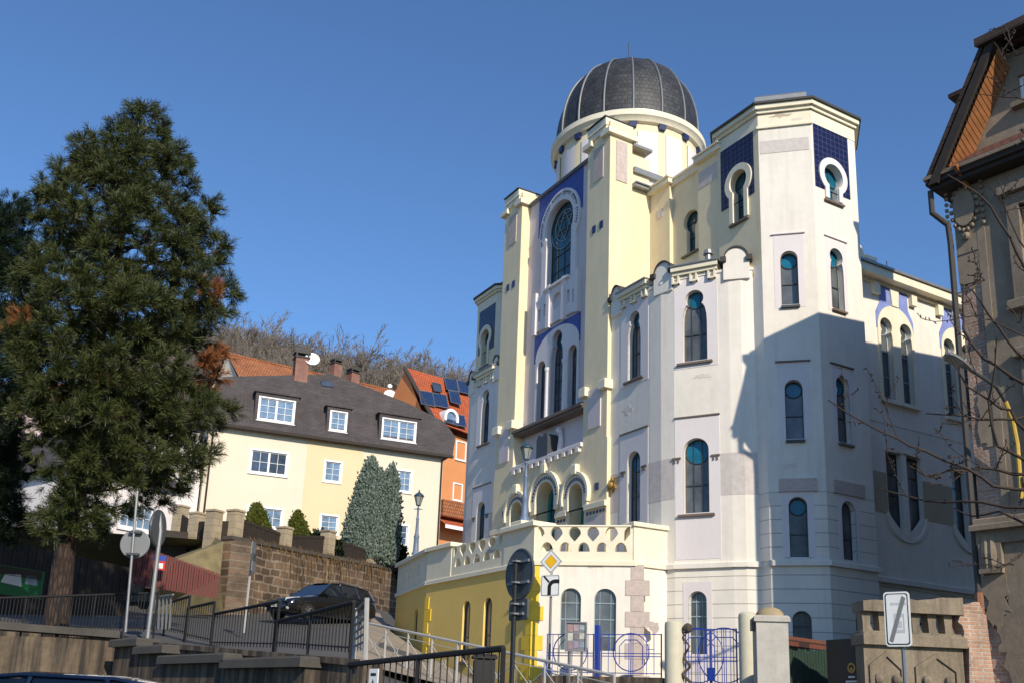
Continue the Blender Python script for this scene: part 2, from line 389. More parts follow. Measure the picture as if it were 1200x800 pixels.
# ---- front: portal storey, pilasters and the recess between them -----------------------------------------------
ZL, ZS, ZT = ZF(10.80), ZF(12.32), ZF(22.33)
pc = [archp(.1, 6.3, 10.22, .68), archp(2.2, 6.3, 9.78, .47), archp(-2.0, 6.3, 9.78, .47)]
wallpart('portal_wall', FF, rect(-4.05, 4.05, 5.6, ZL), pc, M['yellow'], .62)
for c, zt, hw in ((.1, 10.22, .68), (2.2, 9.78, .47), (-2.0, 9.78, .47)):
    b = MB(); zs = zt-hw
    b.slab(FF, [(c-hw-.30, zs-.5), (c+hw+.30, zs-.5)]+arc(c, zs, hw+.30, 0, 180, 20), [[(c-hw, zs-.5), (c+hw, zs-.5)]+arc(c, zs, hw, 0, 180, 20)], -.05, .09, 0, False)
    b.slab(FF, arc(c, zs, hw+.43, -20, 200, 20)+arc(c, zs, hw+.32, 200, -20, 20), [], -.05, .16, 0, False)
    b.bevbox(FF, c-.14, c+.14, zt+.33, zt+.72, -.05, .2, .05)
    s = ob('portal_arch', b, M['creamlight'], syn)
    b = MB()
    for i in range(19):
        a = 180*(i+.5)/19; b.slab(FF, arc(c, zs, hw+.21, a-3, a+3, 2)+arc(c, zs, hw+.09, a+3, a-3, 2), [], .05, .10, 0, False)
    ob('glazed_blocks', b, M['sq'], s)
    b = MB(); dz = .52                                           # door set deep in the porch
    b.slab(FF, archp(c, 6.35, zt-.02, hw-.01), [rect(c-hw*.62, c+hw*.62, 6.9, 8.2), archp(c, 8.5, zt-.18, hw*.72)], -dz-.05, -dz, 0, False)
    b.box(FF, c-.03, c+.03, 6.35, zt-.1, -dz-.02, -dz+.04); b.box(FF, c-hw, c+hw, 8.28, 8.40, -dz-.02, -dz+.06)
    d = ob('door', b, M['door'], syn)
    b = MB(); b.sheet(FF, archp(c, 6.4, zt-.05, hw-.03), (), -dz-.04); ob('pane', b, M['tealdark'], d)
for u0, u1 in ((-4.06, -2.6), (-1.45, -.68), (.88, 1.62), (2.78, 4.06)): b = MB(); b.bevbox(FF, u0, u1, ZF(8.42), ZF(8.62), -.05, .10, .02); bs = ob('impost_band', b, M['creamlight'], syn)
b = MB()
for u0, u1 in ((-4.0, -2.6), (-1.4, -.7), (.9, 1.6), (2.8, 4.0)):
    n = int((u1-u0)/.2)
    for i in range(n): b.box(FF, u0+.05+i*.2, u0+.16+i*.2, ZF(8.25), ZF(8.35), 0, .025)
ob('glazed_blocks', b, M['sq'], bs)
for u0, u1 in ((2.80, 4.0), (.92, 1.58)): panel(FF, rect(u0, u1, 6.5, ZF(8.18)), [], 'band', 'rough_panel')
b = MB()
for u in (-3.1, 3.45, ): b.box(FF, u-.12, u+.12, ZF(9.05), ZF(9.3), 0, .02)
ob('glazed_square', b, M['sq'], syn)
for sgn in (-1, 1):
    b = MB(); u0, u1 = (2.52, 4.0) if sgn > 0 else (-4.0, -2.52)
    b.box(FF, u0, u1, ZL, 23.75, -1.05, 0); p = ob('pilaster', b, M['yellow'], syn)
    b = MB(); b.bevbox(FF, u0-.16, u0+.42, 23.16, 23.40, -1.05, .17, .03); b.bevbox(FF, u1-.42, u1+.16, 23.16, 23.40, -1.2, .17, .03)
    b.prism = None
    for z0, z1, o in ((23.40, 23.62, .09), (23.62, 23.95, .13)): b.bevbox(FF, u0-o*.6+.2, u1+o*.6-.2, z0, z1, -1.05-o, o, .03)
    ob('pilaster_cap', b, M['creamlight'], p)
    b = MB(); b.bevbox(FF, u0+.1, u1-.1, 23.95, 24.0, -1.1, .18, .01); ob('cap_sheet', b, M['dark'], p)
    um = (u0+u1)/2; panel(FF, rect(um-.32, um+.32, 21.55, 22.95), [], 'stucco', 'relief_panel', .03, p)
    b = MB()
    for du in (-.24, .24): b.box(FF, um+du-.11, um+du+.11, 19.42, 19.72, -.02, .02)
    ob('glazed_square', b, M['sq'], p)
    b = MB(); b.bevbox(FF, u0-.05, u0+.35 if sgn > 0 else u0+.45, 12.95, 13.3, -.1, .2, .04); ob('pilaster_bracket', b, M['creamlight'], p)
    b = MB(); b.bevbox(FF, u1-.3, u1+.12, 12.95, 13.3, -.35, .2, .04); ob('pilaster_bracket', b, M['creamlight'], p)
    panel(FF, rect(um-.38, um+.38, 11.65, 13.15), [], 'lilac', 'plain_panel', .04, p)
    # outer side of the pilaster: rough relief panel
    Fs = Fr(tuple(ST(SC+4.0*sgn, TF))[:2], et) if sgn > 0 else None
    if Fs:
        panel(Fs, rect(.28, .80, 21.3, 23.0), [], 'stucco', 'relief_panel', .03, p)
FR_ = FF.sub(0, -.42)                                         # recess plane
zc = 21.2; big = [(-.93, ZF(17.95)), (.93, ZF(17.95))]+arc(.0, zc, 1.04, -27, 207, 30)
oc = ZF(15.62); tri = [archp(-1.12, ZF(12.55), ZF(15.05), .32), archp(1.16, ZF(12.55), ZF(15.05), .32),
                       shoulderp(.03, ZF(12.55), .47, ZF(14.75), oc, .38)]
wallpart('recess_wall', FR_, rect(-2.55, 2.55, ZL-.1, ZT), [big]+tri, M['lilac'], .28)
b = MB(); b.slab(FF, rect(-2.52, 2.52, ZT, ZT+.05), [], -1.05, -.3); b.bevbox(FF, -2.52, 2.52, ZT+.05, ZT+.10, -1.05, -.27, .01); ob('parapet_coping', b, M['zinc'], syn)
ring_o = [(-1.5, 19.6), (-1.5, zc)]; outer = [(-1.62, zc-1.55), (-1.3, zc-1.55)]
b = MB()                                                       # blue field with the horseshoe surround in front of it
b.slab(FR_, [(-1.72, zc+.1), (-1.72, ZT-.02), (1.6, ZT-.02), (1.6, zc+.1)]+arc(0, zc, 1.50, 4, 176, 36), [], -.05, .03, 0, False); ob('blue_field', b, M['blue'], syn)
b = MB(); b.slab(FR_, [(-1.28, ZF(17.8)), (-.94, ZF(17.8))]+[(-.94, zc-.46)]+arc(0, zc, 1.05, 207, -27, 30)+[(.94, zc-.46), (.94, ZF(17.8)), (1.28, ZF(17.8)), (1.28, zc-.9)]+arc(0, zc, 1.52, -36, 216, 36)+[(-1.28, zc-.9)], [], -.05, .10, 0, False)
sr = ob('window_surround', b, M['lilacwhite'], syn)
b = MB()                                                       # raised inscription strokes round the arch
for i in range(44):
    a = -22+224*(i+.5)/44
    if i % 7 == 6: continue
    w_ = 1.2+rng.random()*1.0
    b.slab(FR_, arc(0, zc, 1.40, a-w_, a+w_, 2)+arc(0, zc, 1.40-.05, a+w_, a-w_, 2), [], .09, .115, 0, False)
    b.slab(FR_, arc(0, zc, 1.38, a+w_-.7, a+w_, 1)+arc(0, zc, 1.22+.06*rng.random(), a+w_, a+w_-.7, 1), [], .09, .115, 0, False)
ob('inscription', b, M['lead'], sr)
MATS_CRES = glassy('crescent_glass', (.008, .095, .15), .16)
w = window(FR_, big, .22, bars_z=[ZF(17.95)+h for h in (.75, 1.45, 2.5, 3.1)], bars_u=(-.45, .02, .5), glass='tealdark', br=.016)
b = MB(); st_ = []                                             # six-pointed star leads inside a ring
for k in (0, 1):
    T = [(.62*math.sin(R(120*i+60*k+0)), zc+.05+.62*math.cos(R(120*i+60*k+0))) for i in range(4)]
    b.tube([FR_.p(u, z, -.19) for u, z in T], .024, 4)
b.tube([FR_.p(u, z, -.19) for u, z in arc(0, zc+.05, .68, 0, 360, 30)], .022, 4); b.tube([FR_.p(u, z, -.19) for u, z in arc(0, zc+.02, .98, 185, 355, 30)], .02, 4)
ob('star_leads', b, M['leadlight'], w)
b = MB(); b.sheet(FR_, arc(0, zc+.02, .97, 184, 356, 24)+arc(0, zc+.05, .70, 356, 184, 24), (), -.205); ob('roundel', b, MATS_CRES, w)
b = MB()                                                       # blind balustrade below the star window
z0, z1 = ZF(16.35), ZF(17.85)
b.slab(FR_, rect(-1.72, 1.60, z0, z1), [arc(0, (z0+z1)/2+.1, .36, 0, 360, 24)[:-1], rect(-1.42, -1.22, z0+.4, z0+.95), rect(-.98, -.78, z0+.5, z0+1.05), rect(.74, .94, z0+.5, z0+1.05), rect(1.14, 1.34, z0+.4, z0+.95)], -.05, .12, 0, False)
b.bevbox(FR_, -.95, .95, z1, z1+.12, -.05, .24, .03)
for u in (-1.62, -.58, .58, 1.5): b.bevbox(FR_, u-.12, u+.12, z0-.12, z1+.2, 0, .2, .03)
ob('blind_balustrade', b, M['lilacwhite'], syn)
b = MB(); zb2 = ZF(15.2)
a2 = arc(.02, zb2, 1.58, 0, 180, 30, ZF(16.13)-zb2)
b.slab(FR_, [(-1.72, zb2-.1)]+[(-1.72, z0-.13), (1.6, z0-.13), (1.6, zb2-.1)]+a2, [], -.05, .05, 0, False); ob('blue_field', b, M['blue'], syn)
b = MB(); b.slab(FR_, [(-1.56, ZF(12.5)), (1.6, ZF(12.5))]+[(1.6, zb2)]+a2+[(-1.56, zb2)], tri, -.05, .07, 0, False)
for u in (-.60, .66): b.lathe(FR_.p(u, ZF(12.5), .08), [(.11, 0), (.09, .15), (.08, 2.0), (.12, 2.1), (.12, 2.2)], 10)
ob('window_surround', b, M['lilacwhite'], syn)
for i, p in enumerate(tri):
    c = (-1.12, 1.16, .03)[i]
    window(FR_, p, .22, bars_u=(c-.1, c+.1) if i < 2 else (c-.2, c+.2), bars_z=[ZF(12.55)+h for h in (.75, 1.55, 2.3)], roundel=(.03, oc, .36) if i == 2 else None, rglass='tealdark')
b = MB(); b.bevbox(FF, -2.52, 2.52, ZS-.03, ZS+.10, -.42, .12, .03); b.box(FF, -2.5, 2.5, ZS-.13, ZS-.03, -.42, .04); ob('sill_ledge', b, M['sill'], syn)
b = MB(); b.bevbox(FF, -2.52, 2.52, ZL-.02, ZL+.14, -.42, .10, .03)
for i in range(11): b.bevbox(FF, -2.3+i*.46-.1, -2.3+i*.46+.1, ZL-.2, ZL-.02, -.1, .12, .03)
ob('dentil_ledge', b, M['lilacwhite'], syn)
b = MB(); zt0 = ZL+.1
b.slab(FF, rect(-.55, .25, zt0, zt0+.72)[:2]+arc(.05, zt0+.72, .2, 0, 180, 10)+arc(-.35, zt0+.72, .2, 0, 180, 10), [], -.4, .10, 0, True)
tb = ob('law_tablets', b, M['lead'], syn)
b = MB()
for sgn in (-1, 1):
    q = [(-.15+sgn*(.62+.12*math.sin(a*.9)), zt0+.05+a*.32) for a in range(4)]
    b.tube([FF.p(u, z, -.3) for u, z in q], [.1, .12, .1, .08], 6); b.ball(FF.p(-.15+sgn*.62, zt0+1.0, -.28), .14, 8)
ob('scroll', b, M['lilacwhite'], tb)

# ---- bodies behind the front -----------------------------------------------------------------------------------
b = MB(); b.box(FF, -3.98, 3.98, 5, 21.25, -2.15, -1.12); [b.box(FF, u_-.7, u_+.7, ZL, 21.25, -1.2, -.5) for u_ in (-3.28, 3.28)]       # front block
b.box(FF, -3.7, 3.7, 21.25, 23.0, -1.9, -1.0); b.box(FF, -3.95, 3.95, 21.25, 22.7, -1.9, -1.04)
ob('front_block', b, M['yellow'], syn)
Fs = Fr(tuple(ST(SC+4.0, TF))[:2], et)
b = MB(); b.bevbox(Fs, 1.05, 2.1, 21.22, 21.34, -.5, .22, .02); b.box(Fs, 1.05, 2.1, 21.34, 21.39, -.5, .28); ob('shoulder_ledge', b, M['zinc'], syn)
b = MB(); b.bevbox(Fs, 1.05, 1.95, 22.98, 23.1, -.5, .12, .02)
ob('shoulder_ledge', b, M['zinc'], syn)
Fm = Fr(tuple(ST(SC, 21.7))[:2], es)
kw = keyp(6.15, 17.95, .24, 19.22, .40)
u_t = SC+8.0-SC                                              # upper wall reaches the corner towers
wallpart('upper_wall', Fm, rect(3.6, 8.2, 15.5, 21.15), [kw], M['yellow'], .3)
wallpart('upper_wall', Fm, rect(-8.2, -3.6, 15.5, 21.15), [], M['yellow'], .3)
window(Fm, kw, .2, bars_z=(18.6, 19.2), bars_u=(6.2,), roundel=None, sill=.05, glass='tealdark')
for u0, u1 in ((4.0, 5.15), (6.75, 7.9)):
    b = MB(); b.box(Fm, u0, u1, 15.5, 21.2, -.1, .16); bt = ob('buttress', b, M['yellow'], syn)
    b = MB(); b.bevbox(Fm, u0-.04, u1+.14, 21.1, 21.3, -.4, .34, .03); b.box(Fm, u0-.06, u1+.16, 21.3, 21.36, -.4, .4); ob('cornice', b, M['creamlight'], bt)
    panel(Fm, rect(u0+.05, u1-.05, 20.1, 20.75) if u0 > 5 else rect(u0+.4, u0+.75, 19.95, 20.3), [], 'band', 'band_panel', .172, bt)
b = MB(); b.box(Fm, 5.15, 6.75, 21.0, 21.22, -.4, .10); b.box(Fm, 5.15, 6.75, 21.22, 21.3, -.4, .16); ob('cornice', b, M['creamlight'], syn)
b = MB(); b.box(Fm, -7.8, 7.8, 5, 21.1, -4.0, -.31); ob('hall_body', b, M['white'], syn)
TD = 23.42; AX = ST(SC, TD); Fd = Fr(tuple(ST(SC, TD))[:2], es)
b = MB()
b.box(Fd, -3.9, 3.9, 21, 22.0, -3.6, 3.0); ob('drum_base', b, M['lilacwhite'], syn)
b = MB(); q = 3.95; b.add([Fd.p(-q, 21.98, 3.05), Fd.p(q, 21.98, 3.05), Fd.p(q, 21.98, -3.65), Fd.p(-q, 21.98, -3.65), Fd.p(-3, 22.25, 2.2), Fd.p(3, 22.25, 2.2), Fd.p(3, 22.25, -3), Fd.p(-3, 22.25, -3)], [(0, 1, 5, 4), (1, 2, 6, 5), (2, 3, 7, 6), (3, 0, 4, 7), (4, 5, 6, 7)])
b.box(Fd, 3.72, 4.08, 21.9, 22.12, -3.65, 2.7); ob('base_coping', b, M['zinc'], syn)
# ---- drum and dome ------------------------------------------------------------------------------------------
dr = MB(); dr.lathe((AX.x, AX.y, 0), [(3.1, 21.9), (3.1, 25.25)], 48); dr = ob('drum', dr, M['yellow'], syn, True)
for k in range(16):                                            # raised pale panels between strips, bracket above each strip
    a = 2*math.pi*(k+.5)/16-.05; n_ = 4; da = .135
    b = MB(); b.lathe((AX.x, AX.y, 0), [(3.1, 22.4), (3.135, 22.4), (3.135, 24.8), (3.1, 24.8)], 4, 0, a-da, a+da); ob('drum_panel', b, M['lilacwhite'], dr)
    a = 2*math.pi*k/16-.05; d_ = Vector((-math.sin(a), math.cos(a), 0)); Fk = Fr((AX.x+3.1*math.cos(a), AX.y+3.1*math.sin(a)), d_)
    b = MB(); b.slab(Fk, [(-.13, 24.95), (.13, 24.95), (.17, 25.17), (-.17, 25.17)], [], -.1, .13); ob('drum_bracket', b, M['sq'], dr)
b = MB(); b.lathe((AX.x, AX.y, 0), [(3.08, 25.16), (3.24, 25.2), (3.3, 25.33), (3.4, 25.4), (3.4, 25.64), (3.3, 25.68), (3.0, 25.73)], 64); ob('drum_cornice', b, M['creamlight'], syn, True)
prof = []
for i in range(31):
    q = i/30; a = q*math.pi/2; r = 3.10*(math.cos(a)**.80)+.14*math.sin(2*a); prof.append((max(r, .05), 25.70+4.0*math.sin(a)**1.04))
b = MB(); b.lathe((AX.x, AX.y, 0), prof, 96, uv=True); dm = ob('dome', b, M['slate'], syn, True)
for k in range(16):
    a = 2*math.pi*k/16-.05
    b = MB(); b.tube([(AX.x+(r+.03)*math.cos(a), AX.y+(r+.03)*math.sin(a), z) for r, z in prof[:-1]], [.042]*29+[.035], 5); ob('dome_rib', b, M['zinc'], dm, True)
b = MB(); b.lathe((AX.x, AX.y, 0), [(3.11, 25.68), (3.23, 25.71), (3.23, 25.78), (3.09, 25.86)], 64); ob('dome_gutter', b, M['zinc'], dm, True)
b = MB(); b.lathe((AX.x, AX.y, 29.63), [(.3, 0), (.26, .12), (.1, .2), (.04, .3)], 14); b.tube([(AX.x, AX.y, 29.9), (AX.x, AX.y, 31.3)], .018, 5); ob('finial', b, M['lead'], dm)

# ---- corner towers --------------------------------------------------------------------------------------------
TP = [(-23.49, 21.49), (-21.50, 21.49), (-20.31, 22.69), (-20.31, 24.80), (-21.5, 26.0), (-23.49, 26.0), (-24.6, 24.9), (-24.6, 22.6)]
def corner_tower(mirror):
    P = TP if not mirror else [(mir(s), t) for s, t in reversed(TP)]
    n = len(P); k0 = 0 if not mirror else 6                    # first edge: the one parallel to the front
    edges = [stf(P[(k0+i) % n], P[(k0+i+1) % n]) for i in range(n)]
    par = ob('corner_tower', (lambda b: (b.lathe((0, 0, 0), [(.1, 0)], 3), b)[1])(MB()), M['white'], syn) if False else None
    z0, z1 = FZ-.6, 21.0
    top = MB()
    for i, F in enumerate(edges):
        L = F.L; holes = []; wins = []
        front, diag, side = (i == 0), (i == 1 and not mirror), (i == 2 and not mirror)
        c = L/2
        if front:
            c = L-.96 if not mirror else .96
            hole = keyp(c, 17.95, .26, 19.4, .41); holes.append(hole); wins.append((hole, dict(bars_z=(18.6, 19.35), bars_u=(c,), glass='tealdark', rglass='teal', roundel=None, sill=.04)))
        if diag:
            for zb_, zt_ in ((14.5, 16.36), (10.08, 11.99), (6.36, 8.26)):
                h = archp(c, zb_, zt_, .27); holes.append(h); wins.append((h, dict(bars_u=(c,), bars_z=(zb_+.78,), roundel=(c, zt_-.28, .25), sill=.02, sillm='lead', bar='lead')))
            h = archp(c, 3.5, 4.83, .27); holes.append(h); wins.append((h, dict(bars_u=(c-.09, c+.09), bars_z=(4.0, 4.4))))
        if side:
            c = .92
            h = keyp(c, 18.34, .22, 19.22, .43); holes.append(h); wins.append((h, dict(bars_u=(c+.06,), bars_z=(19.0,), glass='teal', sill=.02)))
            for zb_, zt_ in ((14.5, 16.66), (10.08, 12.28)):
                h = shoulderp(c, zb_, .30, zt_-.95, zt_-.33, .30); holes.append(h)
                wins.append((h, dict(bars_u=(c-.05,), bars_z=(zb_+.85,), roundel=(c, zt_-.33, .28), sill=.02, glass='glass')))
            h = archp(c, 6.36, 8.24, .31); holes.append(h); wins.append((h, dict(bars_u=(c,), bars_z=(7.1,), sill=.03)))
            h = rect(1.0, 1.95, FZ-.3, 5.0); holes.append(h)
        low = [h for h in holes if min(p[1] for p in h) < 9.0]; hi = [h for h in holes if h not in low]
        zj = 8.42
        if front:
            wallpart('tower_wall', F, rect(0, L, zj, 16.0), [], M['white'], .34); wallpart('tower_wall', F, rect(0, L, 16.0, z1), hi, M['yellow'], .34)
        else: wallpart('tower_wall', F, rect(0, L, zj, z1), hi, M['white'], .34)
        wallpart('tower_wall', F, rect(0, L, z0, zj), low, M['white_joint'], .34)
        for h, kw_ in wins: window(F, h, .24, **kw_)
        if side:
            b = MB(); b.box(F, 1.02, 1.93, FZ, 4.95, -.3, -.24); b.box(F, 1.45, 1.5, FZ, 4.95, -.3, -.2); ob('door', b, M['door'], syn)
        if front:
            for s_ in (1,):
                a_, b_ = (c-.87, c+.72) if not mirror else (c-.72, c+.87)
                bb = MB(); bb.slab(F, rect(a_, b_, 18.65, 20.95), [[(c-.26-.17, 18.65), (c+.26+.17, 18.65)]+arc(c, 19.4, .64, -48, 228, 26)], -.03, .02, 0, False); ob('tile_panel', bb, M['tile'], syn)
                bb = MB(); bb.slab(F, [(c-.44, 17.95), (c-.265, 17.95), (c-.265, 19.09)]+arc(c, 19.4, .415, 230.5, -50.5, 26)+[(c+.265, 17.95), (c+.44, 17.95), (c+.44, 18.93)]+arc(c, 19.4, .64, -47, 227, 30), [], -.05, .07, 0, False); ob('window_surround', bb, M['creamlight'], syn)
        if side:
            bb = MB(); bb.slab(F, rect(.10, 1.74, 18.64, 20.95), [[(c-.38, 18.64), (c+.38, 18.64)]+arc(c, 19.22, .66, -54, 234, 26)], -.03, .02, 0, False); ob('tile_panel', bb, M['tile2'], syn)
            bb = MB(); bb.slab(F, [(c-.40, 18.35), (c-.225, 18.35), (c-.225, 18.86)]+arc(c, 19.22, .435, 238.5, -58.5, 26)+[(c+.225, 18.35), (c+.40, 18.35), (c+.40, 18.7)]+arc(c, 19.22, .66, -52, 232, 30), [], -.05, .07, 0, False); ob('window_surround', bb, M['lilacwhite'], syn)
        if diag:
            panel(F, rect(.05, L-.07, 19.95, 20.42), [], 'band', 'band_panel')
            bb = MB(); bb.bevbox(F, -.05, L+.05, 20.88, 20.98, -.05, .07, .02); ob('string_course', bb, M['creamlight'], syn)
        if diag or side:
            a_, b_ = (.32, 1.42) if diag else (.28, 1.62)
            bb = MB(); bb.slab(F, rect(a_, b_, 8.42, 8.82), [], -.02, .07, 0, False); ob('rough_lintel', bb, M['stucco'], syn)
            a_, b_ = (c-.47, c+.47)
            for (zlo, zhi, zb_) in ((14.2, 17.0, 0), (9.85, 12.62, 0)):
                hs = [h for h in hi if zlo < min(p[1] for p in h) < zhi]
                panel(F, rect(a_, b_, zlo+.2, zhi-.05), hs, 'lilacwhite', 'window_panel', .008)
                bb = MB(); bb.bevbox(F, a_-.06, b_+.06, zhi-.05, zhi+.0, -.03, .06, .015); ob('panel_ledge', bb, M['sill'] if zlo < 12 else M['lilacwhite'], syn)
            hs = [h for h in low if min(p[1] for p in h) > 5.5]; panel(F, rect(a_, b_, 6.42, 8.42), hs, 'lilacwhite', 'window_panel', .008)
            bb = MB(); bb.bevbox(F, -.06, L+.06, 6.16, 6.33, -.05, .12, .03); ob('string_course', bb, M['white'], syn)
        # entablature of this side
        bb = MB(); o = .0
        bb.box(F, -.0, L, 20.96, 21.42, -.3, .015)
        for zz0, zz1, o in ((21.44, 21.56, .09), (21.56, 21.72, .18)):
            k = o*math.tan(R(22.5)); bb.add([F.p(-k, zz0, o), F.p(L+k, zz0, o), F.p(L, zz0, -.3), F.p(0, zz0, -.3), F.p(-k, zz1, o), F.p(L+k, zz1, o), F.p(L, zz1, -.3), F.p(0, zz1, -.3)], [(0, 1, 5, 4), (0, 3, 2, 1), (4, 5, 6, 7), (1, 2, 6, 5), (0, 4, 7, 3)])
        ob('cornice', bb, M['creamlight'], syn)
        o = .25; k = o*math.tan(R(22.5))
        cx = sum(p[0] for p in P)/n; cy = sum(p[1] for p in P)/n; cc = ST(cx, cy, 22.35)
        top.add([F.p(-k, 21.72, o), F.p(L+k, 21.72, o), F.p(L+k, 21.80, o), F.p(-k, 21.80, o), cc, F.p(0, 21.72, 0), F.p(L, 21.72, 0)], [(0, 1, 2, 3), (3, 2, 4), (0, 5, 6, 1)])
    rf = ob('tower_roof', top, M['dark'], syn)
    b = MB(); Fc = Fr(tuple(ST(cx, cy))[:2], edges[1].d if not mirror else edges[0].d); b.bevbox(Fc, -1.0, .75, 21.9, 23.0, -.8, 1.15, .12); ob('roof_hatch', b, M['zinc'], rf)
corner_tower(False); corner_tower(True)

# ---- curved stair bays between the front and the corner towers -------------------------------------------------
def bay(mirror):
    Q = [(-27.35, 19.76), (-25.1, 19.76), (-24.55, 19.79), (-24.05, 19.93), (-22.45, 20.90), (-22.15, 21.15), (-21.93, 21.49)]
    if mirror: Q = [(mir(s), t) for s, t in reversed(Q)]
    E = [stf(Q[i], Q[i+1]) for i in range(len(Q)-1)]
    flats = (0, 3) if not mirror else (5, 2)
    z0, z1, zj = FZ-.6, 15.95, 8.42
    for i, F in enumerate(E):
        L = F.L; up = []; lo = []; wn = []
        if i in flats and not (mirror and i == 2):
            c = (1.38 if not mirror else L-1.38) if i == flats[0] else .72
            hw = .36 if i == flats[0] else .42
            zt = 15.46
            h = shoulderp(c, 12.98, hw, 14.3, 15.15, .31 if hw > .4 else .29); up.append(h); wn.append((h, dict(bars_u=(c-.16, c+.14), bars_z=(13.95,), roundel=(c, 15.15, .285 if hw > .4 else .265), sill=.18, bar='lead')))
            h = archp(c, 7.92, 10.36, hw); lo.append(h); wn.append((h, dict(bars_u=(c-.14, c+.14), bars_z=(8.85,), roundel=(c, 10.36-hw, hw-.03), sill=.18 if hw > .4 else .05)))
            if i == flats[1]:
                h = archp(c, 3.55, 5.46, .29); lo.append(h); wn.append((h, dict(bars_u=(c-.1, c+.1), bars_z=(4.1, 4.7, 5.15), bar='leadlight')))
            a_, b_ = (c-.78, c+.78); a_ = max(a_, .02); b_ = min(b_, L-.02) if i == flats[1] else b_
        for (za, zb_, mm) in ((9.77, z1, 'white'), (zj, 9.77, 'white'), (6.3, zj, 'white_joint'), (z0, 6.3, 'white_joint')):
            pass
        # cut the wall at the string course so the joints only show low down
        wallpart('bay_wall', F, rect(-.001, L+.001, 11.2, z1), up, M['white'], .34)
        mid = [h for h in lo if min(p[1] for p in h) > 7]; low = [h for h in lo if min(p[1] for p in h) < 7]
        wallpart('bay_wall', F, rect(-.001, L+.001, 6.3, 11.2), mid, M['white'], .34)
        wallpart('bay_wall', F, rect(-.001, L+.001, z0, 6.3), low, M['white_joint'], .34)
        for h, kw_ in wn: window(F, h, .22, **kw_)
        if i in flats and not (mirror and i == 2):
            panel(F, rect(a_, b_, 12.75, 15.9), up, 'lilacwhite', 'window_panel', .012)
            panel(F, rect(a_, b_, 6.45, 11.08), mid, 'lilacwhite', 'window_panel', .012)
            bb = MB(); bb.bevbox(F, a_-.02, b_+.02, 11.06, 11.11, -.02, .05, .012)
            for q in (-1, 1):
                for du in (0, .12): bb.box(F, c+q*(hw+.16)+du*q-.02, c+q*(hw+.16)+du*q+.02, 9.58, 9.72, -.02, .05)
                bb.box(F, c+q*(hw+.22)-.14, c+q*(hw+.22)+.14, 9.70, 9.76, -.02, .05)
            ob('panel_ledge', bb, M['sill'], syn)
            if low: panel(F, rect(c-.46, c+.46, 3.0, 5.75), low, 'lilacwhite', 'window_panel', .012)
            bb = MB(); bb.bevbox(F, a_-.03, b_+.03, 16.04, 16.16, -.3, .13, .03); bb.box(F, a_-.06, b_+.06, 16.16, 16.32, -.3, .21); bb.box(F, a_-.09, b_+.09, 16.32, 16.37, -.3, .26, 1)
            cn = ob('cornice', bb, [M['creamlight'], M['zinc']], syn)
            for q in (-1, 0, 1):
                bb = MB()
                for du in (-.1, .1): bb.box(F, c+q*.62+du-.03, c+q*.62+du+.03, 15.74, 16.02, -.02, .12)
                bb.box(F, c+q*.62-.13, c+q*.62+.13, 15.74, 15.80, -.02, .13); ob('dentil', bb, M['creamlight'], cn)
            for (ua, ub) in ((0, a_), (b_, L)):                  # plain strips beside the panel carry the rough-cast band
                if ub-ua > .08: panel(F, rect(ua, ub, 8.42, 9.77), [], 'band', 'band_panel', .006)
        else: panel(F, rect(0, L, 8.42, 9.77), [], 'band', 'band_panel', .006)
        bb = MB(); bb.bevbox(F, -.03, L+.03, 6.16, 6.33, -.05, .10, .03); ob('string_course', bb, M['white'], syn)
        bb = MB(); bb.bevbox(F, -.02, L+.02, 15.92, 16.02, -.3, .04, .02); ob('string_course', bb, M['white'], syn)
    # rounded merlons standing on the strips
    def merlon(F, c, hw, out=.10):
        bb = MB(); bb.slab(F, [(c-hw, 15.6), (c+hw, 15.6), (c+hw, 16.3)]+arc(c, 16.3, hw*.92, 0, 180, 14, .42)+[(c-hw, 16.3)], [], -.45, out)
        m_ = ob('merlon', bb, M['white'], syn)
        bb = MB(); bb.slab(F, arc(c, 16.31, hw*.98, 0, 180, 14, .46)+arc(c, 16.31, hw*.9, 180, 0, 14, .40), [], -.48, out+.05)
        for q in (-1, 1): bb.bevbox(F, c+q*hw-.1, c+q*hw+.1, 16.22, 16.4, -.4, out+.1, .02)
        ob('merlon_sheet', bb, M['dark'], m_)
    if not mirror:
        merlon(E[0], .40, .30); merlon(stf((-25.0, 19.74), (-24.0, 19.93)), .55, .40, .06); merlon(stf((-22.62, 20.78), (-21.93, 21.42)), .48, .42)
    else:
        merlon(E[5], E[5].L-.40, .30); merlon(stf((mir(-24.0), 19.93), (mir(-25.0), 19.74)), .45, .40, .06)
    b = MB(); z = 16.0
    b.poly([ST(s, t, z) for s, t in Q]+[ST(Q[-1][0] if not mirror else Q[0][0], 22.2, z)]*0+[ST(SC+(8.9 if not mirror else -3.5), 22.0, z), ST(SC+(3.5 if not mirror else -8.9), 22.0, z)])
    ob('bay_roof', b, M['zinc'], syn)
    return E
EB = bay(False); bay(True)
b = MB(); q = ST(-23.4, 20.9, 16.0); b.tube([q, q+Vector((0, 0, .9))], [.13, .10], 10); b.tube([q+Vector((0, 0, .9)), q+Vector((0, 0, 1.05))], [.17, .14], 10); ob('vent_pipe', b, M['zinc'], syn)
# golden star hung on the bay wall
b = MB(); F = EB[0]
for k in (0, 1):
    T = [(.28*math.sin(R(120*i+60*k)), 9.38+.3*math.cos(R(120*i+60*k))) for i in range(3)]; b.slab(F, T, [], .02, .10)
b.ball(F.p(0, 9.38, .12), .12, 8); b.v = [tuple(Vector(v)+F.d*.22) for v in b.v]
b.box(F, .22, .62, 9.60, 9.63, 0, .03); ob('star_ornament', b, M['gold'], syn)
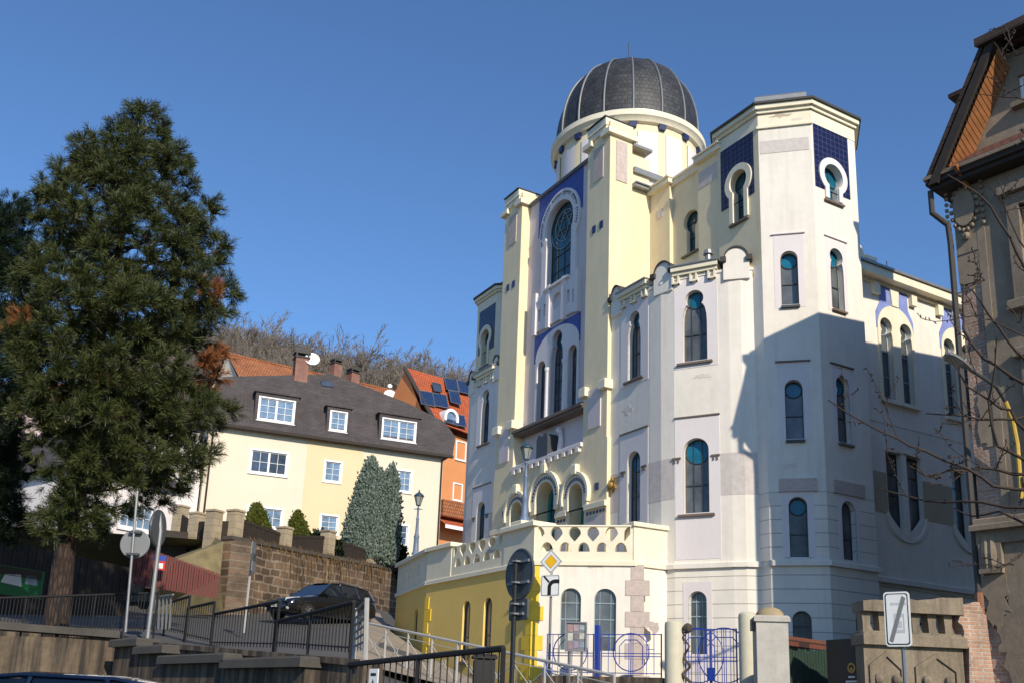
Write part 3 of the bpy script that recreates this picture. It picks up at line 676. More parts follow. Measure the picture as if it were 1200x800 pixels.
# ---- long side ---------------------------------------------------------------------------------------------------
FN = Fr(tuple(ST(-20.96, 0))[:2], et)
holes = []; wl = []
for c in (27.12, 30.45, 33.78):
    for q in (-.50, .50):
        h = shoulderp(c+q, 12.25, .30, 14.2, 14.85, .30); holes.append(h); wl.append((h, dict(bars_u=(c+q,), bars_z=(13.1, 14.0), roundel=(c+q, 14.85, .27), rglass='glass', bar='leadlight')))
    for q in (-1, 1):
        a_, b_ = (c-.86, c-.14) if q < 0 else (c+.14, c+.86)
        pts = [(a_, 10.4), (a_, 8.55), (b_, 8.55), (b_, 10.4)]
        if q < 0: h = [(a_, 8.45)]+[(c-.86+.72*k/6, 8.45-.75*math.sin(R(62*k/6+8))) for k in range(7)]+[(b_, 10.4), (a_, 10.4)]
        else: h = [(c+.14+.72*k/6, 8.45-.75*math.sin(R(62*(6-k)/6+8))) for k in range(7)]+[(b_, 8.45), (b_, 10.4), (a_, 10.4)]
        holes.append(h); wl.append((h, dict(bars_u=((a_+b_)/2,), bars_z=(9.0, 9.7))))
upz = [h for h in holes if min(p[1] for p in h) > 11]; loz = [h for h in holes if min(p[1] for p in h) < 11]
wallpart('side_wall', FN, rect(24.0, 40, 11.0, 16.4), upz, M['white'], .3)
wallpart('side_wall', FN, rect(24.0, 40, 6.2, 11.0), loz, M['white'], .3)
wallpart('side_wall', FN, rect(24.0, 40, FZ-.6, 6.2), [], M['white_joint'], .3)
for h, kw_ in wl: window(FN, h, .2, **kw_)
for c in (27.12, 30.45, 33.78):
    b = MB(); hh = [h for h in upz if abs(sum(p[0] for p in h)/len(h)-c) < 1]
    b.slab(FN, [(c-.92, 12.2), (c+.92, 12.2), (c+.92, 14.75)]+arc(c, 14.75, .92, 0, 180, 20)+[(c-.92, 14.75)], hh, -.03, .05, 0, False)
    b.bevbox(FN, c-.95, c+.95, 12.08, 12.22, -.02, .14, .03); sr = ob('window_surround', b, M['creamlight'], syn)
    b = MB(); ou = [(c-.95, 14.7), (c-.95, 15.3), (c-.72, 15.7), (c-.72, 16.3), (c+.72, 16.3), (c+.72, 15.7), (c+.95, 15.3), (c+.95, 14.7)]
    b.slab(FN, ou+arc(c, 14.75, .93, 0, 180, 20), [], -.03, .03, 0, False); ob('blue_field', b, M['paleblue'], syn)
    b = MB(); b.slab(FN, [(c-.16, 15.66), (c+.16, 15.66), (c+.22, 16.3), (c-.22, 16.3)], [], -.02, .09); ob('keystone', b, M['creamlight'], sr)
    b = MB(); b.slab(FN, arc(c, 8.35, 1.0, 180, 360, 20, .92)+arc(c, 8.35, .9, 360, 180, 20, .8), [], -.02, .06, 0, False); b.box(FN, c-.12, c+.12, 7.6, 10.4, -.2, .03); b.box(FN, c-.9, c+.9, 10.4, 10.47, -.02, .05); ob('window_surround', b, M['white'], syn)
for u0, u1 in ((25.0, 26.22), (28.02, 29.55), (31.35, 32.88), (34.68, 36)): panel(FN, rect(u0, u1, 8.3, 9.65), [], 'tan', 'band_panel')
b = MB(); b.bevbox(FN, 24, 40, 6.02, 6.2, -.05, .14, .03); b.box(FN, 24, 40, 11.35, 11.4, -.02, .02); ob('string_course', b, M['white'], syn)
b = MB()
b.box(FN, 24, 40.2, 16.3, 16.42, -.3, .10); b.box(FN, 24, 40.2, 16.42, 16.72, -.3, .42); b.box(FN, 24, 40.2, 16.72, 16.8, -.3, .50, 1)
for c in (27.12, 30.45, 33.78):
    for q in (-.95, .95): b.bevbox(FN, c+q-.14, c+q+.14, 15.9, 16.35, -.02, .16, .05)
ob('cornice', b, [M['creamlight'], M['zinc']], syn)
b = MB(); b.add([FN.p(24, 16.8, .5), FN.p(40.2, 16.8, .5), FN.p(40.2, 17.9, -6), FN.p(24, 17.9, -6)], [(0, 1, 2, 3)]); b.box(FN, 24, 40, FZ, 16.6, -13, -.31); ob('nave_roof', b, M['zinc'], syn)
b = MB(); b.box(FN, 25.2, 26.3, 16.8, 17.35, -.9, -.1); b.slab(FN, [(25.2, 17.35), (25.9, 17.35)]+arc(25.2, 17.35, .7, 0, 90, 8, .5)+[(25.2, 17.9)], [], -.9, -.1); b.bevbox(FN, 25.9, 26.42, 17.2, 17.36, -.95, 0, .03); ob('parapet_piece', b, M['creamlight'], syn)
b = MB(); b.tube([FN.p(28.2, 17.0, -1), FN.p(28.2, 18.1, -1)], .02, 5); ob('lightning_rod', b, M['lead'], syn)
b = MB(); b.tube([FN.p(25.06, z, .12) for z in (6.4, 16.3)], .05, 6); b.tube([FN.p(25.06, 6.4, .12), FN.p(25.1, 6.1, .28), FN.p(25.1, 5.9, .28)], .06, 6); ob('rain_pipe', b, M['white'], syn)

# ---- terrace in front of the portals ----------------------------------------------------------------------------
TJ, TA, TB, TC = (-24.35, 19.95), (-24.40, 18.59), (-26.45, 16.2), (-33.9, 16.05)
TE = (-38.6, 16.9); TG = (-39.3, 21.5)
ZB, ZP = 6.3, 7.40
FE, FC, FB, FA = stf(TG, TE), stf(TE, TC), stf(TC, TB), stf(TB, TA)
FP = stf(TA, TJ)
def scal(u0, n, pitch, z0):
    """two staggered rows of scallop openings"""
    hs = []
    for i in range(n):
        c = u0+pitch*(i+.5); hs.append([(c+pitch*.33*math.cos(R(a)), z0+.02+.30*math.sin(R(a))) for a in range(0, 181, 20)])
    for i in range(n+1):
        c = u0+pitch*i; k = .62 if i in (0, n) else 1
        lo_ = c if i == 0 else c-pitch*.34; hi_ = c if i == n else c+pitch*.34
        top_ = [(c+pitch*.34*math.cos(R(a)), z0+.58+.24*math.sin(R(a))) for a in range(0, 181, 20)]
        top_ = [(min(max(u, lo_), hi_), z) for u, z in top_]
        hs.append(top_+[(min(max(c-pitch*.16, lo_), hi_), z0+.44), (min(max(c, lo_), hi_), z0+.34), (min(max(c+pitch*.16, lo_), hi_), z0+.44)] if 0 < i < n else top_+[(lo_ if i == n else c, z0+.34)])
    return hs
# white side under the balustrade
gh = [archp(FA.px(668.5, 720)[0], 3.55, 5.45, .32), archp(FA.px(709, 720)[0], 3.55, 5.45, .34)]
wallpart('terrace_wall', FA, rect(0, FA.L, FZ-.8, ZB), gh, M['white'], .45)
for h in gh:
    c = sum(p[0] for p in h[:2])/2
    w = window(FA, h, .12, bars_u=(c-.17, c, c+.17), bars_z=(4.0, 4.5, 5.0), bar='leadlight', glass='glass', br=.014)
uq = FA.px(747, 720)[0]
for i in range(8):
    z1_ = 6.2-.48*i; hw = .20 if i % 2 == 0 else .37; panel(FA, rect(uq-hw, uq+hw, z1_-.47, z1_), [], 'stucco', 'quoin_block', .02)
wallpart('terrace_wall', FP, rect(0, FP.L, FZ-.8, ZB), [], M['white'], .45)
oh = [archp(FB.px(x, 730)[0], 3.3, 5.35, .27) for x in (546, 571)]
wallpart('terrace_wall', FB, rect(0, FB.L, FZ-1, ZB), oh, M['ochre'], .45)
for h in oh: window(FB, h, .13, bars_u=(sum(p[0] for p in h[:2])/2,), bars_z=(4.1,), sill=.05)
wallpart('terrace_wall', FC, rect(0, FC.L, FZ-1, ZB), [archp(FC.L*.72, 4.2, 5.4, .26)], M['ochre'], .45)
window(FC, archp(FC.L*.72, 4.2, 5.4, .26), .13)
wallpart('terrace_wall', FE, rect(0, FE.L, FZ-1, ZB), [], M['ochre'], .45)
for i in range(9):
    z1_ = 6.22-.45*i; k = .55 if i % 2 else .34
    panel(FB, rect(FB.L-k, FB.L+.025, z1_-.44, z1_), [], 'ochre2', 'quoin_block', .025); panel(FA, rect(-.025, (.36 if i % 2 else .2), z1_-.44, z1_), [], 'ochre2', 'quoin_block', .025)
for i in range(7):
    z1_ = 5.7-.45*i; k = .5 if i % 2 else .3; panel(FB, rect(-.02, k, z1_-.44, z1_), [], 'ochre2', 'quoin_block', .025)
def balustrade(F, u0, u1, holes, z0=ZB, z1=ZP, th=.26, m='creamlight'):
    b = MB(); b.slab(F, rect(u0, u1, z0, z1), holes, -th, 0); return ob('balustrade', b, M[m], syn)
def coping(F, u0, u1, z, out=.1, h=.12, th=.36, m='creamlight'):
    b = MB(); b.bevbox(F, u0, u1, z, z+h, -th, out, .03); return ob('coping', b, M[m], syn)
pit = (FA.L-.12)/5.0
balustrade(FA, .0, FA.L, scal(.12, 5, (FA.L-.24)/5.0, 6.58)); coping(FA, -.02, FA.L, ZP, .03, .05)
b = MB(); b.box(FP, -.03, FP.L, ZB, 7.42, -.5, .02); b.bevbox(FP, -.08, FP.L+.1, 7.42, 7.56, -.6, .1, .03); ob('terrace_pier', b, M['creamlight'], syn)
u1_ = FB.px(591, 640)[0]; u2_ = FB.px(530, 640)[0]
b = MB(); b.box(FB, u1_, FB.L+.02, ZB, 7.42, -.6, .02); b.bevbox(FB, u1_-.12, FB.L+.12, 7.42, 7.58, -.75, .14, .03); ob('terrace_pier', b, M['creamlight'], syn)
balustrade(FB, u2_, u1_, scal(u2_+.15, 5, (u1_-u2_-.3)/5, 6.62))
b = MB(); b.box(FB, -.02, u2_, ZB, 7.42, -.6, .02); b.bevbox(FB, -.12, u2_+.12, 7.42, 7.58, -.75, .14, .03); ob('terrace_pier', b, M['creamlight'], syn)
slots = [archp(FC.L*k, 6.7, 7.15, .11) for k in (.28, .42, .56, .70)]
balustrade(FC, 0, FC.L, slots, ZB, 7.42); coping(FC, -.1, FC.L+.05, 7.42, .14, .16, .5)
balustrade(FE, 0, FE.L, [], ZB, 7.42); coping(FE, -.1, FE.L+.05, 7.42, .14, .16, .5)
for F in (FA, FB, FC, FE, FP):
    b = MB(); b.bevbox(F, -.04, F.L+.04, 6.16, 6.32, -.1, .07, .025); ob('string_course', b, M['creamlight'], syn)
b = MB(); b.poly([ST(s, t, 6.36) for s, t in (TG, TE, TC, TB, TA, TJ, (-24.6, 21), (-39, 21.6))]); ob('terrace_floor', b, M['paving'], syn)
b = MB(); b.slab(Fr((0, 0), (1, 0)), rect(0, .1, 0, .1), [], 0, .1) if False else None

# ---- lamps on the terrace piers -----------------------------------------------------------------------------------
def terrace_lamp(base, h, label):
    t = thing('terrace_lamp', base, label, 'street lamp', 'ornamental lamps on the synagogue terrace')
    x, y, z = base; k = h/2.75
    b = MB(); b.lathe(base, [(.17*k, 0), (.17*k, .12*k), (.12*k, .2*k), (.10*k, .75*k), (.12*k, .8*k), (.075*k, .95*k), (.055*k, 1.5*k), (.075*k, 1.56*k), (.05*k, 1.62*k), (.04*k, 1.95*k), (.07*k, 2.0*k), (.03*k, 2.05*k), (.03*k, 2.15*k)], 12); b.tube([(x-.18*k, y, z+1.98*k), (x+.18*k, y, z+1.98*k)], .02*k, 5)
    ob('post', b, M['lampblue'], t, True)
    b = MB(); b.lathe((x, y, z+2.15*k), [(.09*k, 0), (.19*k, .38*k)], 6); la = ob('lantern', b, M['lampglass'], t)
    b = MB()
    for j in range(6):
        a = math.pi*j/3; b.tube([(x+.09*k*math.cos(a), y+.09*k*math.sin(a), z+2.15*k), (x+.195*k*math.cos(a), y+.195*k*math.sin(a), z+2.53*k)], .012*k, 4)
    b.lathe((x, y, z+2.12*k), [(.0, 0), (.1*k, 0), (.1*k, .04*k)], 6); ob('lantern_frame', b, M['lampgreen'], la)
    b = MB(); b.lathe((x, y, z+2.52*k), [(.22*k, 0), (.22*k, .03*k), (.13*k, .12*k), (.05*k, .17*k), (.035*k, .22*k), (.01*k, .3*k)], 12); ob('lantern_roof', b, M['lampgreen'], t, True)
q = FB.p((u1_+FB.L)/2-.2, 7.58, -.3); b = MB(); b.bevbox(Fr((q.x, q.y), FB.d), -.32, .32, 7.58, 7.74, -.32, .32, .03); ob('lamp_plinth', b, M['creamlight'], syn)
terrace_lamp((q.x, q.y, 7.74), 2.75, 'blue grey lamp post with green lantern on the terrace pier before the portals')
q = FC.p(FC.L*.34, 7.58, -.3); b = MB(); b.bevbox(Fr((q.x, q.y), FC.d), -.32, .32, 7.5, 7.72, -.3, .3, .03); ob('lamp_plinth', b, M['creamlight'], syn)
terrace_lamp((q.x, q.y, 7.72), 2.75, 'blue grey lamp post on the far end of the terrace before the cream house')

# ---- places where the plaster has come away ---------------------------------------------------------------------
def blotch(F, u, z, hu, hz, seed, m='stucco', off=.006):
    q = random.Random(seed); n = 15; pts = []
    for i in range(n):
        a = 2*math.pi*i/n; k = q.uniform(.45, 1.1); pts.append((u+hu*k*math.cos(a), z+hz*k*math.sin(a)))
    b = MB(); b.slab(F, pts, [], -.01, off); ob('bare_patch', b, M[m], syn)
M['patch'] = mat('bare_plaster_coat', (.50, .40, .29), var=.25, vs=6, bmp=.8)
M['patchpale'] = mat('older_plaster_coat', (.70, .62, .52), var=.15, vs=4, bmp=.4)
for k, (F, x, y, hu, hz, m) in enumerate(((FA, 697, 662, .34, .09, 'patch'), (FA, 680, 658, .2, .05, 'patchpale'), (FB, 575, 645, .3, .08, 'patch'), (FB, 560, 652, .25, .07, 'patchpale'), (FA, 768, 735, .2, .3, 'patchpale'), (FA, 742, 748, .1, .25, 'patch'))):
    u, z = F.px(x, y); blotch(F, u, z, hu, hz, k)
F1, F3 = stf((-21.50, 21.49), (-20.31, 22.69)), stf((-23.49, 21.49), (-21.50, 21.49))
for k, (F, x, y, hu, hz, m) in enumerate(((F1, 915, 136, .42, .09, 'patch'), (F1, 935, 140, .3, .05, 'patchpale'), (F3, 881, 322, .14, .28, 'patch'), (F3, 884, 308, .2, .12, 'patchpale'), (F1, 925, 545, .3, .12, 'patchpale'), (EB[3], 822, 440, .4, .12, 'patchpale'), (EB[0], 735, 480, .3, .2, 'patchpale'))):
    u, z = F.px(x, y); blotch(F, u, z, hu, hz, 40+k, m, .018 if F is F1 and y < 150 else .006)
# =============================== ground, hillside and the street ======================================================
def hroad(y):
    d = y-15.8; return 2.2+.075*d+.0014*d*d if d > 0 else 2.2
def sm(a, b, x): t_ = min(1, max(0, (x-a)/(b-a))); return t_*t_*(3-2*t_)
def yfront(x):
    if x < -8: return 24.3
    if x < -2.5: return 24.3+(15.6-24.3)*(x+8)/5.5
    if x < 0: return 15.6+(12.6-15.6)*(x+2.5)/2.5
    return 12.6
def H(x, y):
    z = hroad(y)
    if x < -8: z += .35*sm(-8, -14, x)*sm(45, 26, y)
    zr_ = .7+1.35*sm(15, 27.5, y)+.25*sm(28, 31, y)
    return z+(zr_-z)*sm(-5.0, 1.0, x+(.10*(y-30) if y > 30 else 0)) if x > -9 else z
b = MB(); b.poly([(-3000, -3000, .2), (3000, -3000, .2), (3000, 3000, .2), (-3000, 3000, .2)]); struct(ob('ground', b, M['asphalt']))
xs = [-60, -45, -35, -28, -22, -18, -15, -12, -10, -8, -7, -6, -5, -4, -3, -2.5, -2, -1, 0, 1, 2, 4, 7, 11, 16, 22, 30, 45, 70]; N = 26
V = []; Fc = []
for x in xs:
    y0 = yfront(x)
    for j in range(N+1):
        y = y0+(62-y0)*(j/N)**1.2; V.append((x, y, H(x, y)))
for i in range(len(xs)-1):
    for j in range(N): a = i*(N+1)+j; Fc.append((a, a+N+1, a+N+2, a+1))
b = MB(); b.add(V, Fc); struct(ob('street', b, M['asphalt'], smooth=True))
b = MB(); V = [(x, yfront(x)+.01, H(x, yfront(x))) for x in xs]+[(x, yfront(x)+.01, -.5) for x in xs]; n = len(xs)
b.add(V, [(i, i+1, n+i+1, n+i) for i in range(n-1)]); struct(ob('embankment', b, M['concrete']))
# sandy footpath rising between the silver railing and the terrace
b = MB(); L_ = [(-3.3, 22), (-4.2, 28), (-5.0, 34), (-5.8, 40), (-7.0, 48)]; R_ = [(1.5, 22), (-.6, 28), (-2.6, 34), (-4.6, 40), (-6.1, 48)]
V = []
for (xa, ya), (xb, yb) in zip(L_, R_): V += [(xa, ya, H(xa, ya)+.10), (xb, yb, H(xb, yb)+.10)]
b.add(V, [(2*i, 2*i+1, 2*i+3, 2*i+2) for i in range(4)]); b.add([Vector(v)-Vector((0, 0, .14*(k >= 0))) if False else (v[0], v[1], v[2]) for k, v in enumerate(V[0::2])]+[(v[0], v[1], v[2]-.14) for v in V[0::2]], [(i, i+1, 6+i, 5+i) for i in range(4)])
struct(ob('footpath', b, M['paving']))
# hill behind the houses
def ridge(x): return 34+12*sm(20, -70, x)-22*sm(-8, 30, x)
V = []; Fc = []; hx = [-260+20*i for i in range(24)]; hy = [60, 66, 74, 84, 96, 110, 125, 140, 160, 190]
def hill_z(x, y): return 7+(ridge(x)-7)*sm(60, 150, y)-((y-150)*.1 if y > 150 else 0)
for x in hx:
    for y in hy: V.append((x, y, hill_z(x, y) if y > 60 else -1))
for i in range(len(hx)-1):
    for j in range(len(hy)-1): a = i*len(hy)+j; Fc.append((a, a+len(hy), a+len(hy)+1, a+1))
M['hill'] = mat('leaf_litter', (.12, .085, .05), rough=1, var=.4, vs=.4, bmp=.6, bs=6)
b = MB(); b.add(V, Fc); struct(ob('hillside', b, M['hill'], smooth=True))

# =============================== stone retaining wall with the garden above ===========================================
SW0 = Vector((-12.0, 42.4, 0)); dW = Vector((math.sin(R(29)), math.cos(R(29)), 0)); FW = Fr((SW0.x, SW0.y), dW)
WL = 15.5
M['rubble'] = brick('rubble_stone', dW, (.27, .17, .105), (.10, .062, .04), (.33, .26, .18), .62, .36, .045, dirt=.6, off=.42, bmp=1.0, irregular=.25)
dL = Vector((-math.sin(R(38)), math.cos(R(38)), 0)); FWL = Fr((SW0.x, SW0.y), -dL); 
def ztop(u): return FW.px(268, 629)[1]+.02*u
zw0, zw1 = FW.px(268, 630)[1], FW.px(455, 664)[1]
sw = thing('stone_wall', (SW0.x+3, SW0.y+5, 3.5), 'tall brown rubble stone retaining wall under the garden of the cream house', 'wall')
b = MB(); b.slab(FW, [(0, 2), (WL, 3), (WL, zw1), (0, zw0)], [], -1.0, 0); ob('wall_face', b, M['rubble'], sw)
M['rubble2'] = brick('rubble_stone_side', -dL, (.28, .19, .13), (.17, .12, .08), (.28, .23, .17), .55, .33, .035, dirt=.6, off=.42, bmp=1.0, irregular=.25)
b = MB(); b.slab(FWL, [(-14, 2), (0, 2), (0, zw0), (-5, zw0-.9), (-14, zw0-1.6)], [], -1.0, 0); ob('wall_face', b, M['rubble2'], sw)
b = MB(); b.box(FW, -.05, WL, 0, .16, -.9, .08)
b.v = [(x, y, z+zw0+(zw1-zw0)*max(0, ((Vector((x, y, 0))-FW.o).dot(FW.d))/WL)-.02) for x, y, z in b.v]; ob('wall_coping', b, M['coping'], sw)
b = MB(); b.add([FW.p(-.4, zw0-.1, -.6), FW.p(WL, zw1-.1, -.6), FW.p(WL+6, zw1+.1, -28), FW.p(-22, zw0+.2, -28), FWL.p(-14, zw0-1.7, -.6)], [(0, 1, 2, 3), (0, 3, 4)]); struct(ob('garden', b, M['earth']))
# dry climbing stems hanging over the wall
M['dry'] = leafy('dry_creeper', [(.10, .06, .03), (.20, .13, .06), (.13, .08, .035), (.26, .17, .08)], .95)
V = []; Fq = []
for i in range(420):
    u = WL*(.06+.94*rng.random()**.85); zt_ = zw0+(zw1-zw0)*u/WL+.2; ln = (.25+1.7*rng.random()**3)*(1.0 if u > 3.5 else .45); w_ = .006+.014*rng.random(); x0 = rng.uniform(-.18, .18); p = rng.uniform(.03, .22)
    a = [FW.p(u, zt_+rng.uniform(-.25, .1), p*.4-.1), FW.p(u+x0*.5, zt_-ln*.5, p), FW.p(u+x0, zt_-ln, p*.7+.02)]
    k = len(V)
    for q in a: V += [tuple(q-FW.d*w_), tuple(q+FW.d*w_)]
    Fq += [(k, k+1, k+3, k+2), (k+2, k+3, k+5, k+4)]
cr_ = arrmesh('dry_creeper', V, np.array(Fq), M['dry']); cr_['kind'] = 'stuff'; tag(cr_, 'dry brown creeper stems hanging over the stone retaining wall', 'creeper')

# garden fence: pale block pillars with dark mesh panels
M['pillar'] = brick('pale_block_pillar', FW.d, (.52, .42, .28), (.46, .37, .24), (.30, .25, .18), .6, .3, .012, dirt=.25, off=.5, bmp=.4)
M['mesh'] = mat('dark_fence_boards', (.030, .02, .014), rough=.85, var=.5, vs=5)
gf = thing('garden_fence', FW.p(4, zw0, -.3), 'garden fence of pale block pillars and dark panels on the stone wall', 'fence')
pill = [(277, 597, 629), (334, 617, 645), (385, 621, 655), (434, 637, 664)]
pp = []
for x, yt, yb in pill:
    u, zt_ = FW.px(x, yt, -.35); _, zb_ = FW.px(x, yb, -.35); pp.append((u, zb_, zt_))
    q = FW.sub(u, -.35); b = MB(); b.box(q, -.27, .27, zb_-.5, zt_-.1, -.27, .27); b.bevbox(q, -.31, .31, zt_-.1, zt_, -.31, .31, .03); ob('pillar', b, M['pillar'], gf)
for (ua, za, ta), (ub, zb_, tb_) in zip(pp, pp[1:]+[(WL, zw1, pp[-1][2]-.55)]):
    b = MB(); q = FW.sub(0, -.35); n = int((ub-ua-.6)/.13)
    for i in range(n):
        f0 = i/n; f1 = (i+.86)/n; u0, u1 = ua+.3+(ub-ua-.6)*f0, ua+.3+(ub-ua-.6)*f1
        zl = za+(zb_-za)*f0-.1; zh = (ta-.32)+(tb_-ta)*f0; b.box(q, u0, u1, zl, zh, -.03, .03)
    zl0, zl1 = ta-.36, tb_-.36; b.add([q.p(ua+.3, zl0, .05), q.p(ub-.3, zl1, .05), q.p(ub-.3, zl1-.1, .05), q.p(ua+.3, zl0-.1, .05), q.p(ua+.3, zl0, -.05), q.p(ub-.3, zl1, -.05)], [(0, 1, 2, 3), (0, 4, 5, 1)])
    ob('panel', b, M['mesh'], gf)
gf2 = thing('garden_fence', FWL.p(-4, zw0, -.3), 'garden fence stepping back to the left with three pale block pillars', 'fence')
pl = [(252, 597, 634, 44.3), (232, 600, 640, 46.3), (213, 592, 634, 49.0)]; prev = None
for x, yt, yb, D in pl:
    a_, b_ = at(x, yt, D), at(x, yb, D); q = Fr((a_.x, a_.y), FW.d); b = MB(); b.box(q, -.26, .26, b_.z-.8, a_.z-.1, -.26, .26); b.bevbox(q, -.3, .3, a_.z-.1, a_.z, -.3, .3, .03); ob('pillar', b, M['pillar'], gf2)
    p0 = prev if prev else (FW.p(pp[0][0], 0, -.35), pp[0][2]-.1, pp[0][1]); F = seg((p0[0].x, p0[0].y), (a_.x, a_.y))
    b = MB(); n = max(3, int((F.L-.6)/.13))
    for i in range(n):
        f0 = i/n; zl = p0[2]+(b_.z-p0[2])*f0-.1; zh = p0[1]-.45+(a_.z-p0[1])*f0; u0 = .3+(F.L-.6)*f0; b.box(F, u0, u0+.11, zl, zh, -.03, .03)
    ob('panel', b, M['mesh'], gf2); prev = (a_, a_.z, b_.z)
# grassy bank left of the wall corner
bk = [at(262, 634, 42.6), at(240, 622, 46), at(205, 650, 48), at(190, 672, 45), at(206, 655, 41.5), at(258, 675, 41.6)]
b = MB(); b.add([tuple(v) for v in bk], [(0, 1, 2), (0, 2, 4), (2, 3, 4), (0, 4, 5)]); b.add([at(190, 672, 45), at(170, 720, 45), at(262, 720, 41.8), at(258, 675, 41.6), at(206, 655, 41.5)], [(0, 1, 2, 3, 4)])
M['drygrass'] = mat('dry_grass_bank', (.20, .16, .08), rough=.95, var=.5, vs=2.5, bmp=.8, bs=30); struct(ob('bank', b, M['drygrass']))

# maroon sheet fence below the bank
a_, c_ = at(150, 690, 40), at(258, 672, 39.5); F = seg((a_.x, a_.y), (c_.x, c_.y)); b = MB()
n = 34
for i in range(n):
    u0, u1 = F.L*i/n, F.L*(i+1)/n; zt0 = at(150, 636, 40).z+(c_.z-at(150, 636, 40).z)*(i/n); zb0 = at(190, 683, 40).z+(at(254, 698, 39.5).z-at(190, 683, 40).z)*i/n
    b.box(F, u0, u1-.02, zb0-.1, zt0, -.03 if i % 2 else -.06, .0 if i % 2 else -.03)
tag(ob('sheet_fence', b, M['maroon']), 'maroon corrugated sheet fence at the foot of the grassy bank', 'fence')
q = at(187, 658, 39.2); F2 = Fr((q.x, q.y), F.d); b = MB(); b.box(F2, -.22, .22, q.z-.3, q.z+.25, -.02, .0, 0); b.box(F2, -.22, .22, q.z+.05, q.z+.25, .0, .006, 1); b.box(F2, -.14, .14, q.z-.24, q.z-.04, .0, .006, 2)
tag(ob('house_number_plate', b, [M['signred'], M['signblue'], M['signwhite']]), 'small blue and red plate fixed on the maroon sheet fence', 'sign')

# =============================== cream house ==========================================================================
def house_window(F, u0, u1, z0, z1, cols, rows, parent, glass='winblue', split=True, curtain=None, fr=.07):
    b = MB(); b.slab(F, rect(u0-.13, u1+.13, z0-.13, z1+.13), [rect(u0, u1, z0, z1)], -.06, .035); b.bevbox(F, u0-.17, u1+.17, z0-.19, z0-.13, -.05, .1, .015)
    n = 2 if split else 1
    for k in range(n):
        a_, b_ = u0+(u1-u0)*k/n, u0+(u1-u0)*(k+1)/n
        b.slab(F, rect(a_, b_, z0, z1), [rect(a_+fr, b_-fr, z0+fr, z1-fr)], -.14, -.07)
        for i in range(1, cols): u = a_+fr+(b_-a_-2*fr)*i/cols; b.box(F, u-.014, u+.014, z0+fr, z1-fr, -.12, -.08)
        for i in range(1, rows): z = z0+fr+(z1-z0-2*fr)*i/rows; b.box(F, a_+fr, b_-fr, z-.014, z+.014, -.121, -.079)
    w = ob('window', b, M['winwhite'], parent); g = MB(); g.sheet(F, rect(u0+.02, u1-.02, z0+.02, z1-.02), (), -.125); ob('pane', g, M[glass], w); return w
hq = at(248, 505, 69); dH = Vector((math.sin(R(67)), math.cos(R(67)), 0)); FH = Fr((hq.x, hq.y), dH)
HL = FH.px(519, 545)[0]; ze = FH.px(380, 514)[1]; zg = 8.0
ch = thing('cream_house', FH.p(HL/2, zg, -5), 'cream rendered house with grey brown mansard roof and white barred windows', 'house')
u1, u2 = FH.px(357, 560)[0], FH.px(424, 560)[0]
wins = [(292, 338, 527, 556, 2, 2, 'winglass', True), (379, 401, 539, 565, 2, 3, 'winblue', False), (452, 483, 549, 576, 2, 3, 'winblue', True),
        (288, 332, 593, 618, 2, 2, 'winblue', True), (374, 397, 602, 626, 2, 3, 'winblue', False), (456, 479, 613, 639, 2, 3, 'winglass', False)]
hs = []; ws = []
for x0, x1, y0, y1, c_, r_, g_, s_ in wins:
    xm = (x0+x1)/2; ua, ub = FH.px(x0, (y0+y1)/2)[0]+.12, FH.px(x1, (y0+y1)/2)[0]-.12; zb_, zt_ = FH.px(xm, y1)[1]+.12, FH.px(xm, y0)[1]-.12
    hs.append(rect(ua, ub, zb_, zt_)); ws.append((ua, ub, zb_, zt_, c_, r_, g_, s_))
M['housewall'] = mat('house_render', (.74, .64, .49), var=.05, vs=.5, streak=.08, stain=(.5, .46, .36)); M['housewall2'] = mat('house_render_warm', (.75, .58, .35), var=.05, vs=.5)
b = MB(); b.slab(FH, rect(0, HL, zg-2, ze+.3), hs, -.2, 0, 0, False); b.box(FH, 0, HL, zg-2, ze+.3, -9, -8.8)
b.box(Fr(FH.p(0, 0)[:2], -FH.n), 0, 9, zg-2, ze+.3, -.2, 0); b.box(FH, HL-.2, HL, zg-2, ze+.3, -8.8, -.2); wl_ = ob('wall', b, M['housewall'], ch)
b = MB(); b.slab(FH, rect(u1, u2, zg-2, ze-.05), [h for h in hs if u1 < h[0][0] < u2], -.1, .03, 0, False); ob('wall_bay', b, M['housewall2'], ch)
for a in ws: house_window(FH, a[0], a[1], a[2], a[3], a[4], a[5], ch, a[6], a[7])
M['bitumen'] = brick('mansard_shingles', dH, (.085, .07, .07), (.11, .092, .09), (.05, .042, .042), .5, .16, .012, dirt=.3, bmp=.5)
o = .55; kz = .38
def mans(x, y):                                                # point of the steep front slope of the roof
    n_ = (FH.n+Vector((0, 0, kz))).normalized(); p0 = FH.p(0, ze, o); r_ = ray(x, y); k = (p0-CAM).dot(n_)/r_.dot(n_); return CAM+r_*k
zr = mans(330, 439).z
top = [mans(541, 527), mans(534, 512), mans(521, 494), mans(478, 472), mans(430, 453), mans(388, 438), mans(262, 441), mans(238, 478)]
b = MB(); fr_ = [FH.p(-o, ze, o), FH.p(HL+o, ze, o)]+top[1:]; b.poly(fr_)
bk_ = [FH.p(-o, ze, -9.6), FH.p(HL+o, ze, -9.6)]+[p-FH.n*(8.2-(kz*(p.z-ze))*0) for p in top[1:]]
n = len(fr_); b.add(fr_+bk_, [(i, (i+1) % n, n+(i+1) % n, n+i) for i in range(n)]); b.poly(bk_[::-1]); rf = ob('roof', b, M['bitumen'], ch)
